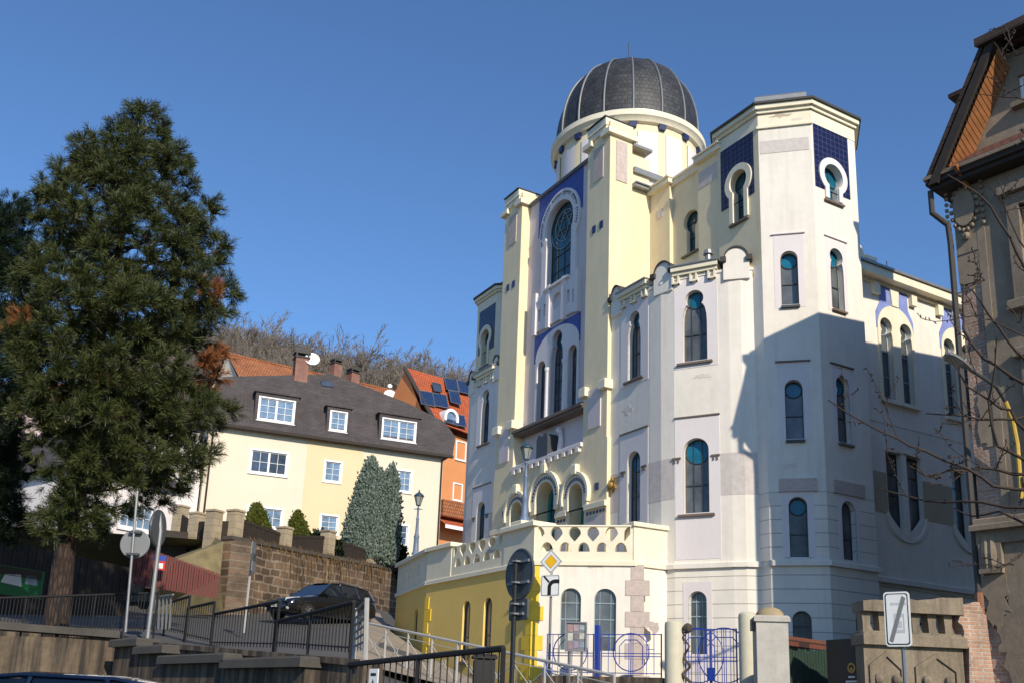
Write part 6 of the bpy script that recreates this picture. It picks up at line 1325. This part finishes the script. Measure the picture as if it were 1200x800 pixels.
# =============================== cars ======================================================================================
def car(loc, rz, label, paint, roof_h=1.5, rails=True):
    t_ = thing('parked_car', loc, label, 'car'); k = roof_h/1.5
    # outline from nose (x = 0) to tail (x = 4.7): lower edge, belt and roof heights, half widths
    def P(x, y, z): return Vector((x-2.35, y, z*k))
    ST_ = [(0, .30, .55, .62), (.10, .26, .66, .74), (.35, .22, .74, .82), (.9, .20, .82, .87), (1.45, .20, .93, .885), (2.2, .20, .96, .89), (3.2, .20, .98, .89), (4.1, .22, 1.0, .87), (4.5, .28, .98, .82), (4.68, .36, .86, .74)]
    b = MB(); n = 9
    for x, lo, be, hw in ST_:
        pr = [(0, lo), (hw*.8, lo), (hw*.97, lo+.1), (hw, lo+.28), (hw*1.0, be-.16), (hw*.965, be-.03), (hw*.90, be), (hw*.5, be+.025), (0, be+.03)]
        for s_ in (1, -1):
            for y, z in pr: b.v.append(tuple(P(x, s_*y, z)))
    m_ = 2*n
    for i in range(len(ST_)-1):
        for s_ in (0, 1):
            for j in range(n-1): a = i*m_+s_*n+j; b.f.append((a, a+1, a+m_+1, a+m_) if s_ == 0 else (a, a+m_, a+m_+1, a+1)); b.m.append(0)
    for i in (0, len(ST_)-1):
        for s_ in (0, 1): b.f.append(tuple(i*m_+s_*n+j for j in range(n))); b.m.append(0)
    def put(bb): bb.v = [tuple(Matrix.Rotation(rz, 3, 'Z') @ Vector(v)+Vector(loc)) for v in bb.v]; return bb
    body = ob('body', put(b), paint, t_, True)
    G0 = [(1.35, .93, .80), (2.15, 1.44, .62), (2.6, 1.49, .61), (3.6, 1.47, .61), (4.35, 1.36, .58), (4.6, .98, .74)]
    b = MB()                                                       # roof skin
    for x, z, hw in G0[1:5]:
        for y in (-hw, -hw*.5, 0, hw*.5, hw): b.v.append(tuple(P(x, y, z+.03*(1-(y/hw)**2)-(.03 if abs(y) == hw else 0))))
    for i in range(3):
        for j in range(4): a = i*5+j; b.f.append((a, a+1, a+6, a+5)); b.m.append(0)
    for s_ in (1, -1):                                             # pillars
        W = lambda x, z, hw: P(x, s_*hw, z)
        b.tube([P(1.4, s_*.80, .93), P(2.15, s_*.63, 1.41)], .035, 5); b.tube([P(2.62, s_*.86, .96), P(2.68, s_*.62, 1.44)], .035, 5); b.tube([P(3.55, s_*.86, .98), P(3.52, s_*.62, 1.44)], .04, 5); b.tube([P(4.45, s_*.80, .99), P(4.32, s_*.58, 1.36)], .06, 5)
        b.tube([P(2.15, s_*.62, 1.42), P(2.6, s_*.62, 1.465), P(3.6, s_*.615, 1.45), P(4.34, s_*.585, 1.35)], .03, 5)
    ob('roof', put(b), paint, t_, True)
    b = MB(); b.add([P(1.35, -.78, .93), P(1.35, .78, .93), P(2.15, .61, 1.42), P(2.15, -.61, 1.42)], [(0, 1, 2, 3)]); b.v = b.v; ob('windscreen', put(b), M['carglass'], t_)
    b = MB(); b.add([P(4.62, -.72, .98), P(4.62, .72, .98), P(4.35, .57, 1.36), P(4.35, -.57, 1.36)], [(0, 1, 2, 3)]); ob('rear_window', put(b), M['carglass'], t_)
    for s_ in (1, -1):
        for xs_ in (((1.5, .94), (2.6, .95), (2.64, 1.43), (2.18, 1.41)), ((2.68, .95), (3.52, .97), (3.5, 1.43), (2.72, 1.44)), ((3.6, .97), (4.4, .98), (4.28, 1.34), (3.56, 1.43))):
            b = MB(); b.add([P(x, s_*(.855 if z < 1.1 else .618), z) for x, z in xs_], [(0, 1, 2, 3)]); ob('side_window', put(b), M['carglass'], t_)
        for x in (.85, 3.75):
            tm = MB(); R_ = .315
            c0, c1 = P(x, s_*.72, R_/k), P(x, s_*.905, R_/k)
            pr = [(.0, 0), (R_*.62, 0), (R_*.95, 0), (R_, .03), (R_, .15), (R_*.95, .185), (R_*.62, .185)]
            for r_, d_ in pr:
                for j in range(20): q = 2*math.pi*j/20; tm.v.append((c0.x+r_*math.cos(q), c0.y+s_*d_, c0.z+r_*math.sin(q)))
            for i in range(len(pr)-1):
                for j in range(20): tm.f.append((i*20+j, i*20+(j+1) % 20, (i+1)*20+(j+1) % 20, (i+1)*20+j)); tm.m.append(0)
            wh = ob('wheel', put(tm), M['tyre'], t_, True); rb = MB()
            for j in range(7):
                q = 2*math.pi*j/7; d_ = Vector((math.cos(q), 0, math.sin(q))); rb.tube([c1-Vector((0, s_*.03, 0)), c1+d_*R_*.6-Vector((0, s_*.02, 0))], .03, 4)
            rb.tube([c1+Vector((math.cos(2*math.pi*j/20)*R_*.62, -s_*.015, math.sin(2*math.pi*j/20)*R_*.62)) for j in range(21)], .018, 4); ob('rim', put(rb), M['rim'], wh)
            ab = MB(); ab.tube([P(x, 0, 0)+Vector((.37*math.cos(R(a)), s_*.885, R_+.37*math.sin(R(a)))) for a in range(-10, 191, 20)], .022, 4); ob('wheel_arch', put(ab), M['black'], t_)
        b = MB(); b.ball(P(1.62, s_*.98, 1.0), .10, 8); b.v = [tuple(v) for v in b.v]; ob('mirror', put(b), paint, t_, True)
        b = MB(); F_ = [P(.12, s_*.70, .58), P(.06, s_*.42, .58), P(.12, s_*.40, .72), P(.50, s_*.74, .76), P(.42, s_*.80, .62)]; b.add([Vector(v)+Vector((-.03, s_*.012, .015)) for v in F_], [(0, 1, 2, 3, 4)]); ob('headlight', put(b), M['lens'], t_)
        b = MB(); b.ball(P(.06, s_*.58, .36), .075, 8); ob('fog_lamp', put(b), M['lens'], t_)
        b = MB(); b.add([P(4.72, s_*.70, .6), P(4.72, s_*.55, .6), P(4.66, s_*.55, .95), P(4.64, s_*.72, .95)], [(0, 1, 2, 3)]); ob('rear_light', put(b), M['signred'], t_)
        if rails: b = MB(); b.tube([P(2.35, s_*.56, 1.50), P(2.5, s_*.56, 1.55), P(3.9, s_*.55, 1.52), P(4.1, s_*.55, 1.47)], .018, 5); ob('roof_rail', put(b), M['galv'], t_)
    b = MB(); b.add([P(-.005, -.36, .50), P(-.005, .36, .50), P(.08, .33, .66), P(.08, -.33, .66)], [(0, 1, 2, 3)]); b.v = [tuple(Vector(v)-Vector((.012, 0, 0))) for v in b.v]; ob('grille', put(b), M['black'], t_)
    b = MB(); X = P(-.03, 0, 0); b.box(Fr((X.x, 0), (0, -1)), -.25, .25, .40*k, .50*k, 0, .012); b.v = [tuple(v) for v in b.v]; pl_ = ob('number_plate', put(b), M['signwhite'], t_)
    b = MB()
    for i in range(7):
        if i != 3: b.box(Fr((X.x, 0), (0, -1)), -.2+i*.058, -.2+i*.058+.034, .425*k, .475*k, .008, .018)
    ob('plate_marks', put(b), M['signblack'], pl_)
    b = MB()
    for s_ in (1, -1):
        b.tube([P(.02, s_*.60, .42), P(.5, s_*.86, .40)], .03, 5)
        for x in (1.75, 2.66, 3.5): b.tube([P(x, s_*.892, .3), P(x+.02, s_*.888, .93)], .006, 4)
        for x in (2.45, 3.3): b.tube([P(x, s_*.90, .84), P(x+.16, s_*.90, .84)], .016, 4)
    ob('trim', put(b), M['black'], t_); return t_
a_ = at(352, 724, 37.6); c_ = at(410, 718, 41.2); cx, cy = (a_.x+c_.x)/2, (a_.y+c_.y)/2
dcar = Vector((math.sin(R(36)), math.cos(R(36))))              # pointing to the tail
car((-7.35, 39.6, H(-7.3, 39.6)-.02), math.atan2(dcar.y, dcar.x), 'black estate car parked below the stone wall facing down the slope', M['carblack'], 1.62)
q = at(48, 790, 13.0); car((q.x-.2, q.y, .36), math.atan2(.05, 1), 'dark blue car whose roof shows at the bottom left corner', M['carblue'], 1.53+ .0, False)
# =============================== trees ======================================================================================
def tube_arrays(segs, n=4):
    """many tapered twigs as one vertex/face array: segs = [(p0, p1, r0, r1)]"""
    S = np.array([[*a, *b_, r0, r1] for a, b_, r0, r1 in segs]); a, b_ = S[:, :3], S[:, 3:6]; d = b_-a; L = np.linalg.norm(d, axis=1, keepdims=True); d = d/np.maximum(L, 1e-6)
    up = np.where(np.abs(d[:, 2:3]) > .9, np.array([[1., 0, 0]]), np.array([[0, 0, 1.]])); x = np.cross(d, up); x /= np.linalg.norm(x, axis=1, keepdims=True); y = np.cross(d, x)
    V = []; k = len(S)
    for end, r in ((a, S[:, 6]), (b_, S[:, 7])):
        for j in range(n): q = 2*math.pi*j/n; V.append(end+(x*math.cos(q)+y*math.sin(q))*r[:, None])
    V = np.stack(V, 1).reshape(-1, 3); base = (np.arange(k)*2*n)[:, None]
    F = np.concatenate([base+np.array([[j, (j+1) % n, n+(j+1) % n, n+j]]) for j in range(n)], 0); return V, F
def needles(centers, axes, counts, length, width, spread, seed=1, droop=0.0):
    """tufts of thin needles: each needle a narrow quad pointing out of its tuft"""
    g = np.random.default_rng(seed); idx = np.repeat(np.arange(len(centers)), counts); c = centers[idx]; ax = axes[idx]; n = len(idx)
    d = g.normal(size=(n, 3)); d /= np.linalg.norm(d, axis=1, keepdims=True); d = d*spread+ax; d /= np.linalg.norm(d, axis=1, keepdims=True); d[:, 2] -= droop*g.random(n); d /= np.linalg.norm(d, axis=1, keepdims=True)
    s = np.cross(d, g.normal(size=(n, 3))); s /= np.linalg.norm(s, axis=1, keepdims=True)
    ln = length*(.6+.6*g.random((n, 1))); st_ = c+ax*(g.random((n, 1))-.6)*length*.6; w_ = width*(.7+.6*g.random((n, 1)))
    V = np.stack([st_-s*w_*.5, st_+s*w_*.5, st_+d*ln*.6+s*w_*.5, st_+d*ln, st_+d*ln*.6-s*w_*.5], 1).reshape(-1, 3); b_ = (np.arange(n)*5)[:, None]
    F = np.concatenate([b_+np.array([[0, 1, 2, 4]])], 0); F2 = b_+np.array([[4, 2, 3, 3]]); return V, F, idx
M['pine'] = leafy('pine_needles', [(.013, .021, .008), (.028, .042, .013), (.048, .064, .018), (.08, .092, .026), (.14, .14, .04)], .5)
M['pinedead'] = leafy('dead_needles', [(.20, .07, .025), (.30, .11, .035), (.24, .10, .04)], .8)
M['pinedark'] = leafy('dark_needles', [(.005, .010, .006), (.010, .02, .010), (.016, .032, .014), (.03, .05, .02)], .5)
def inside(poly, x, y):
    c = False
    for (x0, y0), (x1, y1) in zip(poly, poly[1:]+poly[:1]):
        if (y0 > y) != (y1 > y) and x < (x1-x0)*(y-y0)/(y1-y0)+x0: c = not c
    return c
def conifer(name, label, poly, trunk, D, ntuft, mat_, seed, holes=(), dead=(), group=None, size=1.0, gap=9.0):
    q = random.Random(seed); g = np.random.default_rng(seed)
    base = at(*trunk[0], D); T = [at(x, y, D) for x, y in trunk]
    t_ = thing(name, (base.x, base.y, base.z-.1), label, 'tree', group)
    n = len(T); r0 = .30; b = MB(); b.tube([T[0]-Vector((0, 0, .5))]+T, [r0*1.15]+[r0*(1-.93*i/(n-1)) for i in range(n)], 12); ob('trunk', b, M['bark'], t_, True)
    ys = [p[1] for p in poly]; pxm = 1190/D
    def bounds(y):
        xs = [x0+(x1-x0)*(y-y0)/(y1-y0) for (x0, y0), (x1, y1) in zip(poly, poly[1:]+poly[:1]) if (y0 > y) != (y1 > y)]
        return (min(xs), max(xs)) if xs else None
    def trunk_at(z):
        for a, c in zip(T, T[1:]):
            if a.z <= z <= c.z: f = (z-a.z)/(c.z-a.z+1e-6); return a.lerp(c, f)
        return T[-1] if z > T[-1].z else T[0]
    # boughs: each ends inside the outline; tufts sit along them and around their ends
    tips = []; near = []; tries = 0; cxm = sum(p[0] for p in poly)/len(poly)
    for x, y in poly:
        if x < 5 or y > 600: continue
        xx = x+(9 if x < cxm else -9); yy = y+(9 if y < 150 else 2); tips.append((xx, yy, at(xx, yy, D+q.uniform(-.6, .4)), 0)); near.append((xx, yy, 0))
    while len(tips) < ntuft and tries < ntuft*30:
        tries += 1; y = q.uniform(min(ys), max(ys)); bd = bounds(y)
        if not bd: continue
        x = q.uniform(*bd)
        if not all(inside(poly, x+ox, y+oy) for ox, oy in ((0, 0), (10, 0), (-10, 0), (0, -9), (0, 6))) or any((x-hx)**2/(hr*hr)+(y-hy)**2/(hr*hr*hq) < 1 for hx, hy, hr, hq in holes): continue
        half = (bd[1]-bd[0])/2; mid = (bd[0]+bd[1])/2; f = min(1, abs(x-mid)/max(half, 1)); dep = math.sqrt(max(0, 1-f*f))*half/pxm*.9; rr_ = q.random()**.5*q.choice((-1, 1))
        if any((x-a_)**2+(y-b_)**2 < gap*gap and abs(rr_*dep-c_) < 1.2 for a_, b_, c_ in near): continue
        near.append((x, y, rr_*dep)); tips.append((x, y, at(x, y, D+rr_*dep), rr_))
    P = np.array([t[2] for t in tips]); segs = []; twigs = []
    for x, y, p, _ in tips:
        if q.random() < .22:
            tb_ = trunk_at(p.z-.25*(p-trunk_at(p.z)).length); m_ = tb_.lerp(p, .5)+Vector((q.uniform(-.2, .2), q.uniform(-.2, .2), -.12)); L = (p-tb_).length; r_ = .02+.012*L
            segs += [(tb_, m_, r_, r_*.6), (m_, p, r_*.6, .012)]
            for k in range(3): e = m_.lerp(p, q.random())+Vector((q.gauss(0, .4), q.gauss(0, .4), q.gauss(0, .25))); segs.append((m_.lerp(p, q.random()), e, .014, .006))
    V, F = tube_arrays(segs, 4); arrmesh('boughs', V, F, M['barkgrey'], t_)
    # every tip is a whorl of shoots, each shoot a brush of long needles
    sh = []; ax = []; isd = []
    for x, y, p, rr_ in tips:
        tz = trunk_at(p.z); out = (p-tz); out.z *= .35; out = out.normalized() if out.length > .05 else Vector((0, -1, 0)); dd = any(((x-dx_)**2+(y-dy_)**2) < dr_**2 and q.random() < pr_ for dx_, dy_, dr_, pr_ in dead)
        for k in range(24):
            v = Vector((q.gauss(0, 1), q.gauss(0, 1), q.gauss(0, 1))).normalized(); a = (v+out*.55+Vector((0, 0, .5))).normalized(); sh.append(p+a*q.uniform(.05, .44)*size); ax.append(a); isd.append(dd)
    sh = np.array(sh); ax = np.array(ax); isd = np.array(isd)
    for flag, nm, mm in ((False, 'needles', mat_), (True, 'dead_needles', M['pinedead'])):
        k = isd == flag
        if k.sum() == 0: continue
        V, F, idx = needles(sh[k], ax[k], 34, .30, .0085, .8, seed+3, .1); arrmesh(nm, V, F, mm, t_)
    return t_
pineP = [(172, 123), (188, 128), (197, 142), (202, 165), (214, 178), (222, 190), (219, 202), (229, 218), (222, 236), (252, 238), (254, 246), (240, 262), (236, 274), (226, 268), (236, 290), (255, 276), (271, 290), (262, 308), (242, 314), (240, 330), (262, 338), (276, 334), (280, 346), (268, 366), (252, 374), (246, 402), (266, 414), (262, 440), (252, 470), (276, 480), (262, 492), (244, 500), (236, 520), (252, 530), (238, 545), (226, 548), (214, 572), (196, 588), (176, 574), (150, 584), (128, 560), (140, 600), (120, 634), (90, 638), (46, 632), (40, 606), (60, 590), (52, 560), (40, 520), (20, 480), (10, 400), (14, 330), (36, 300), (62, 282), (56, 272), (40, 258), (40, 232), (46, 222), (66, 222), (62, 200), (84, 186), (88, 168), (104, 164), (124, 168), (126, 148), (146, 134), (160, 124)]
conifer('pine_tree', 'big pine with long needles and a few brown dead sprays at the left', pineP, [(66, 735), (74, 660), (88, 560), (104, 460), (120, 380), (140, 290), (156, 210), (170, 140)], 26.5, 500, M['pine'], 5, size=.86, gap=11,
        holes=((138, 332, 9, 1.6), (168, 342, 7, 1.4), (82, 318, 8, 1.0), (152, 372, 8, 1.), (60, 545, 16, 1.6), (36, 545, 16, 1.5), (120, 590, 14, .9), (96, 590, 8, 1.), (200, 470, 9, .6), (128, 446, 10, .6), (108, 240, 8, .8), (190, 250, 7, 1.2), (74, 372, 9, .8), (215, 420, 9, .9), (176, 520, 8, .8), (100, 510, 10, .7)),
        dead=((252, 424, 22, .85), (245, 452, 16, .8), (105, 196, 6, .9), (168, 252, 9, .6), (242, 344, 10, .6), (128, 388, 8, .7), (158, 382, 9, .7), (86, 434, 8, .7), (118, 444, 8, .7), (30, 374, 8, .6), (66, 246, 7, .5), (230, 440, 10, .5)))
darkP = [(-60, 240), (6, 236), (14, 246), (30, 252), (36, 270), (38, 300), (48, 340), (44, 380), (40, 430), (50, 470), (30, 500), (36, 540), (24, 580), (40, 610), (20, 640), (-60, 650)]
conifer('dark_conifer', 'dark dense conifer cut by the left edge of the view', darkP, [(-40, 735), (-38, 600), (-34, 420), (-30, 220)], 31.0, 240, M['pinedark'], 9, size=.9, gap=10)
shade_pine = dup(bpy.data.objects['pine_tree'], (2.6, -11.0, .2), 2.1, label='added tall pine out of view behind the viewer that shades the retaining wall', sc=1.3)  # unseen pine added behind the camera to shade the left retaining wall
# blue green cypress group in the garden
M['cypress'] = leafy('cypress_scales', [(.09, .13, .10), (.15, .20, .16), (.22, .27, .225), (.29, .335, .285)], .7)
M['yewgold'] = leafy('gold_conifer', [(.05, .075, .012), (.09, .11, .018), (.13, .14, .02), (.17, .17, .03)], .7)
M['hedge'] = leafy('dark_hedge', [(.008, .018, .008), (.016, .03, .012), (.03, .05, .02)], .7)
def spray_shrub(name, label, poly, D, depth, n, mat_, seed, size, up=.9, cat='shrub', stem=True, wd=.35):
    q = random.Random(seed); ys = [p[1] for p in poly]; xs_ = [p[0] for p in poly]; c = []; ax = []
    while len(c) < n:
        x, y = q.uniform(min(xs_), max(xs_)), q.uniform(min(ys), max(ys))
        if not inside(poly, x, y): continue
        row = [x0+(x1-x0)*(y-y0)/(y1-y0) for (x0, y0), (x1, y1) in zip(poly, poly[1:]+poly[:1]) if (y0 > y) != (y1 > y)]
        a_, b_ = min(row), max(row); f = (x-(a_+b_)/2)/max(1, (b_-a_)/2); dp = math.sqrt(max(0, 1-f*f))*(b_-a_)/2*D/1190*depth; s_ = -(q.random()**.35) if q.random() < .75 else q.random()
        p = at(x, y, D+s_*dp)+Vector((q.gauss(0, size*.5), 0, q.gauss(0, size*.4))); c.append(p); ax.append(Vector((f*.5+q.gauss(0, .25), s_*.5+q.gauss(0, .25), up)).normalized())
    bx = at((min(xs_)+max(xs_))/2, max(ys), D); t_ = thing(name, bx, label, cat)
    V, F, idx = needles(np.array(c), np.array(ax), 7, size, size*wd, .55, seed); arrmesh('foliage', V, F, mat_, t_)
    tp = at((min(xs_)+max(xs_))/2, min(ys)+ (max(ys)-min(ys))*.3, D); b = MB(); b.tube([bx-Vector((0, 0, .4)), tp], [.12, .03], 6); ob('stem', b, M['barkgrey'], t_); return t_
cyp = [(400, 652), (402, 628), (412, 592), (422, 560), (432, 538), (436, 534), (442, 548), (448, 552), (452, 560), (460, 542), (465, 556), (468, 600), (467, 640), (462, 660), (430, 660)]
spray_shrub('cypress', 'tall blue green cypress with two pointed tips before the cream house', cyp, 53, .9, 15000, M['cypress'], 3, .17, 1.3, 'tree')
spray_shrub('dwarf_conifer', 'small golden green cone shaped conifer behind the left fence panel', [(286, 622), (290, 604), (299, 590), (303, 589), (310, 600), (318, 622)], 49, .9, 2600, M['yewgold'], 4, .11)
spray_shrub('dwarf_conifer', 'smaller golden green cone shaped conifer behind the middle fence panel', [(336, 632), (340, 610), (347, 598), (351, 598), (358, 612), (364, 632)], 50, .9, 2200, M['yewgold'], 6, .11)
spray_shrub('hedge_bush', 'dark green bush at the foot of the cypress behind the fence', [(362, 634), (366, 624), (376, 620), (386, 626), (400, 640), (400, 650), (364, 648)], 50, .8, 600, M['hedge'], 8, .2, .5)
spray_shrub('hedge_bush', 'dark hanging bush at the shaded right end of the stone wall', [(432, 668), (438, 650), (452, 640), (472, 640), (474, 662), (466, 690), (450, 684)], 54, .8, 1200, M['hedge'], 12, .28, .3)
# bare woodland trees on the hill
M['twig'] = mat('woodland_bark', (.21, .175, .14), rough=.95, var=.3, vs=2)
def bare_arrays(seed, h, n1=11):
    q = random.Random(seed); segs = []
    def grow(p, d, L, r, lev):
        k = 3 if lev == 0 else 2; pts = [p]; dd = d
        for i in range(k):
            dd = (dd+Vector((q.gauss(0, .12), q.gauss(0, .12), .06))).normalized(); e = pts[-1]+dd*L/k; segs.append((pts[-1], e, r*(1-.3*i/k), r*(1-.3*(i+1)/k))); pts.append(e)
        if lev >= 4: return
        for i in range((n1 if lev == 0 else (5 if lev < 3 else 4))):
            f = q.uniform(.35, 1) if lev == 0 else q.uniform(.25, 1); s_ = min(int(f*k), k-1); o = pts[s_].lerp(pts[s_+1], f*k-s_); a = q.uniform(0, 6.28); sp = q.uniform(.45, .95)
            x_ = dd.orthogonal().normalized(); y_ = dd.cross(x_); nd_ = (dd*math.cos(sp)+(x_*math.cos(a)+y_*math.sin(a))*math.sin(sp)+Vector((0, 0, .25))).normalized(); grow(o, nd_, L*q.uniform(.42, .62), r*.45, lev+1)
    grow(Vector((0, 0, 0)), Vector((q.gauss(0, .03), q.gauss(0, .03), 1)).normalized(), h*.62, h*.016, 0); return segs
GH = 'bare trees of the wood on the hill'
protos = []
for k in range(5):
    h = 13; sg = bare_arrays(20+k, h); tr = [s for s in sg[:3]]; t_ = thing('bare_tree', (0, 0, 0), 'leafless grey brown tree of the wood on the hill behind the roofs', 'tree', GH)
    V, F = tube_arrays(tr, 6); arrmesh('trunk', V, F, M['twig'], t_)
    sg2 = [(a, c, max(r0, .028), max(r1, .022)) for a, c, r0, r1 in sg[3:]]; V, F = tube_arrays(sg2, 3); arrmesh('crown', V, F, M['twig'], t_); protos.append(t_)
# treeline seen in the photograph: (x, y of the tops)
line = [(150, 392), (200, 382), (235, 378), (262, 374), (290, 370), (310, 372), (330, 380), (352, 396), (380, 406), (405, 404), (430, 402), (452, 408), (480, 420), (510, 412), (535, 414), (562, 430), (600, 450), (640, 470)]
def top_y(x):
    for (a, ya), (c, yc) in zip(line, line[1:]):
        if a <= x <= c: return ya+(yc-ya)*(x-a)/(c-a)
    return line[0][1] if x < line[0][0] else line[-1][1]
q = random.Random(31); used = set(); cnt = 0
for row, (D, n, dy) in enumerate(((152, 56, 0), (138, 48, 12), (124, 40, 22))):
    for i in range(n):
        x = 120+(600-120)*(i+q.uniform(.1, .9))/n; tp = at(x, top_y(x)+12+dy+q.uniform(-4, 12), D+q.uniform(-6, 6)); bz = hill_z(tp.x, tp.y); h = tp.z-bz
        k = q.randrange(5); s_ = max(.5, min(1.6, h/12.0)); src = protos[k]; loc = (tp.x, tp.y, tp.z-12.0*s_ if h > 0 else bz)
        if k in used: o = dup(src, loc, q.uniform(0, 6.28), sc=s_)
        else: src.location = loc; src.rotation_euler.z = q.uniform(0, 6.28); src.scale = (s_,)*3; used.add(k)
# street tree whose bare branches reach in from the right
M['budtwig'] = M['barkred']
q = random.Random(77); segs = []
root = at(1330, 640, 10.5); tb = thing('bare_street_tree', (root.x, root.y, .2), 'leafless street tree reaching in from the right with thin reddish twigs', 'tree')
b = MB(); crown = Vector((root.x, root.y, 4.5)); b.tube([(root.x, root.y, .1), (root.x, root.y, 2.2), crown, crown+Vector((.1, .1, 3.5))], [.17, .13, .10, .05], 10); ob('trunk', b, M['barkgrey'], tb, True)
limbs = [[(1205, 488), (1170, 491), (1130, 487), (1085, 484)], [(1205, 574), (1165, 568), (1130, 548), (1085, 528), (1050, 514), (1012, 494), (970, 468)], [(1205, 452), (1150, 420), (1128, 385), (1128, 340), (1155, 328), (1128, 335)], [(1205, 320), (1180, 280), (1160, 240), (1135, 218), (1110, 205)],
         [(1205, 508), (1185, 480), (1160, 470), (1135, 452), (1115, 420)], [(1205, 596), (1150, 590), (1110, 585), (1060, 580), (1030, 572)], [(1205, 425), (1170, 385), (1140, 340), (1120, 345)], [(1205, 640), (1185, 662), (1150, 672)], [(1205, 120), (1175, 112), (1140, 110)], [(1205, 60), (1180, 70), (1165, 50)],
         [(1205, 540), (1170, 520), (1160, 470), (1165, 430), (1168, 395)], [(1205, 300), (1185, 262), (1170, 210)], [(1205, 400), (1160, 372), (1140, 378)], [(1205, 556), (1150, 548), (1112, 552), (1085, 556), (1065, 545)], [(1205, 615), (1170, 600), (1140, 606), (1120, 596)]]
def twig(p, d, L, r, lev):
    e = p; k = 4
    for i in range(k):
        d = (d+Vector((q.gauss(0, .16), q.gauss(0, .16), q.gauss(0.05, .16)))).normalized(); n_ = e+d*L/k; segs.append((e, n_, r*(1-.15*i), r*(1-.15*(i+1)))); 
        sp = n_+Vector((q.gauss(0, 1), q.gauss(0, 1), q.gauss(.3, 1))).normalized()*.035; segs.append((n_, sp, .007, .005)); e = n_
        if lev < 1 and q.random() < .4: twig(e, (d+Vector((q.gauss(0, .6), q.gauss(0, .6), q.gauss(0, .6)))).normalized(), L*.55, r*.65, lev+1)
for lm in limbs:
    D0 = q.uniform(9.6, 11.0); D1 = D0+q.uniform(-.9, .6); n = len(lm); P = [at(x, y, D0+(D1-D0)*i/(n-1)) for i, (x, y) in enumerate(lm)]
    ext = [crown+Vector((0, 0, max(-1.2, min(3.0, (P[0].z-4.6)*.5))))]; P = ext+P; r0 = .024 if n > 3 else .016
    pts = []
    for a, c in zip(P, P[1:]):
        m_ = max(2, int((c-a).length/.14))
        for i in range(m_): pts.append(a.lerp(c, i/m_)+Vector((q.gauss(0, .012), q.gauss(0, .012), q.gauss(0, .012))))
    pts.append(P[-1]); K_ = len(pts)
    for i in range(K_-1):
        ra, rb = r0*(1-.80*i/K_), r0*(1-.80*(i+1)/K_); segs.append((pts[i], pts[i+1], ra, rb))
        if i > 6 and q.random() < .30: d = (pts[i+1]-pts[i]).normalized(); twig(pts[i], (d*.6+Vector((q.gauss(0, .5), q.gauss(0, .5), q.gauss(.15, .6)))).normalized(), q.uniform(.15, .55), ra*.5, 0)
        if i > 3 and q.random() < .35: segs.append((pts[i], pts[i]+Vector((q.gauss(0, 1), q.gauss(0, 1), q.gauss(.3, 1))).normalized()*.04, .008, .006))
segs = [(a, c, max(r0, .0045), max(r1, .004)) for a, c, r0, r1 in segs]
V, F = tube_arrays(segs, 5); arrmesh('branches', V, F, M['budtwig'], tb)
# =============================== camera, light, sky ==================================================================
cam = bpy.data.cameras.new('camera'); co = bpy.data.objects.new('camera', cam); C.objects.link(co)
co.matrix_world = Matrix(((cr.x, cu.x, -cf.x, 0), (cr.y, cu.y, -cf.y, 0), (cr.z, cu.z, -cf.z, EYE), (0, 0, 0, 1)))
cam.sensor_width = 36; cam.lens = 36*FPX/1200; cam.shift_y = (YPP-400)/1200; cam.clip_end = 4000; cam.clip_start = .1
bpy.context.scene.camera = co
SAZ, SEL = 156.4, 28.6                                          # sun: compass bearing from +Y, height
sun = bpy.data.lights.new('sun', 'SUN'); so = bpy.data.objects.new('sun', sun); C.objects.link(so)
sun.energy = 4.45; sun.angle = R(.5); sun.color = (1, .90, .75)
sd = Vector((math.sin(R(SAZ))*math.cos(R(SEL)), math.cos(R(SAZ))*math.cos(R(SEL)), math.sin(R(SEL))))
so.rotation_euler = sd.to_track_quat('Z', 'Y').to_euler(); so.location = sd*60
w = bpy.data.worlds.new('World'); bpy.context.scene.world = w; w.use_nodes = True
t = w.node_tree; bg = t.nodes['Background']; sky = t.nodes.new('ShaderNodeTexSky'); sky.sky_type = 'NISHITA'; sky.sun_disc = False
sky.sun_elevation = R(SEL); sky.sun_rotation = R(SAZ); sky.air_density = 1.0; sky.dust_density = .2; sky.ozone_density = 2.5
mx = t.nodes.new('ShaderNodeMix'); mx.data_type = 'RGBA'; mx.blend_type = 'MULTIPLY'; mx.inputs[0].default_value = 1; mx.inputs[7].default_value = (.74, .98, 1.24, 1)
t.links.new(sky.outputs[0], mx.inputs[6]); t.links.new(mx.outputs[2], bg.inputs[0]); bg.inputs[1].default_value = .124
vs = bpy.context.scene.view_settings; vs.view_transform = 'Standard'; vs.look = 'None'; vs.gamma = 1; vs.exposure = 0.1; vs.use_curve_mapping = False
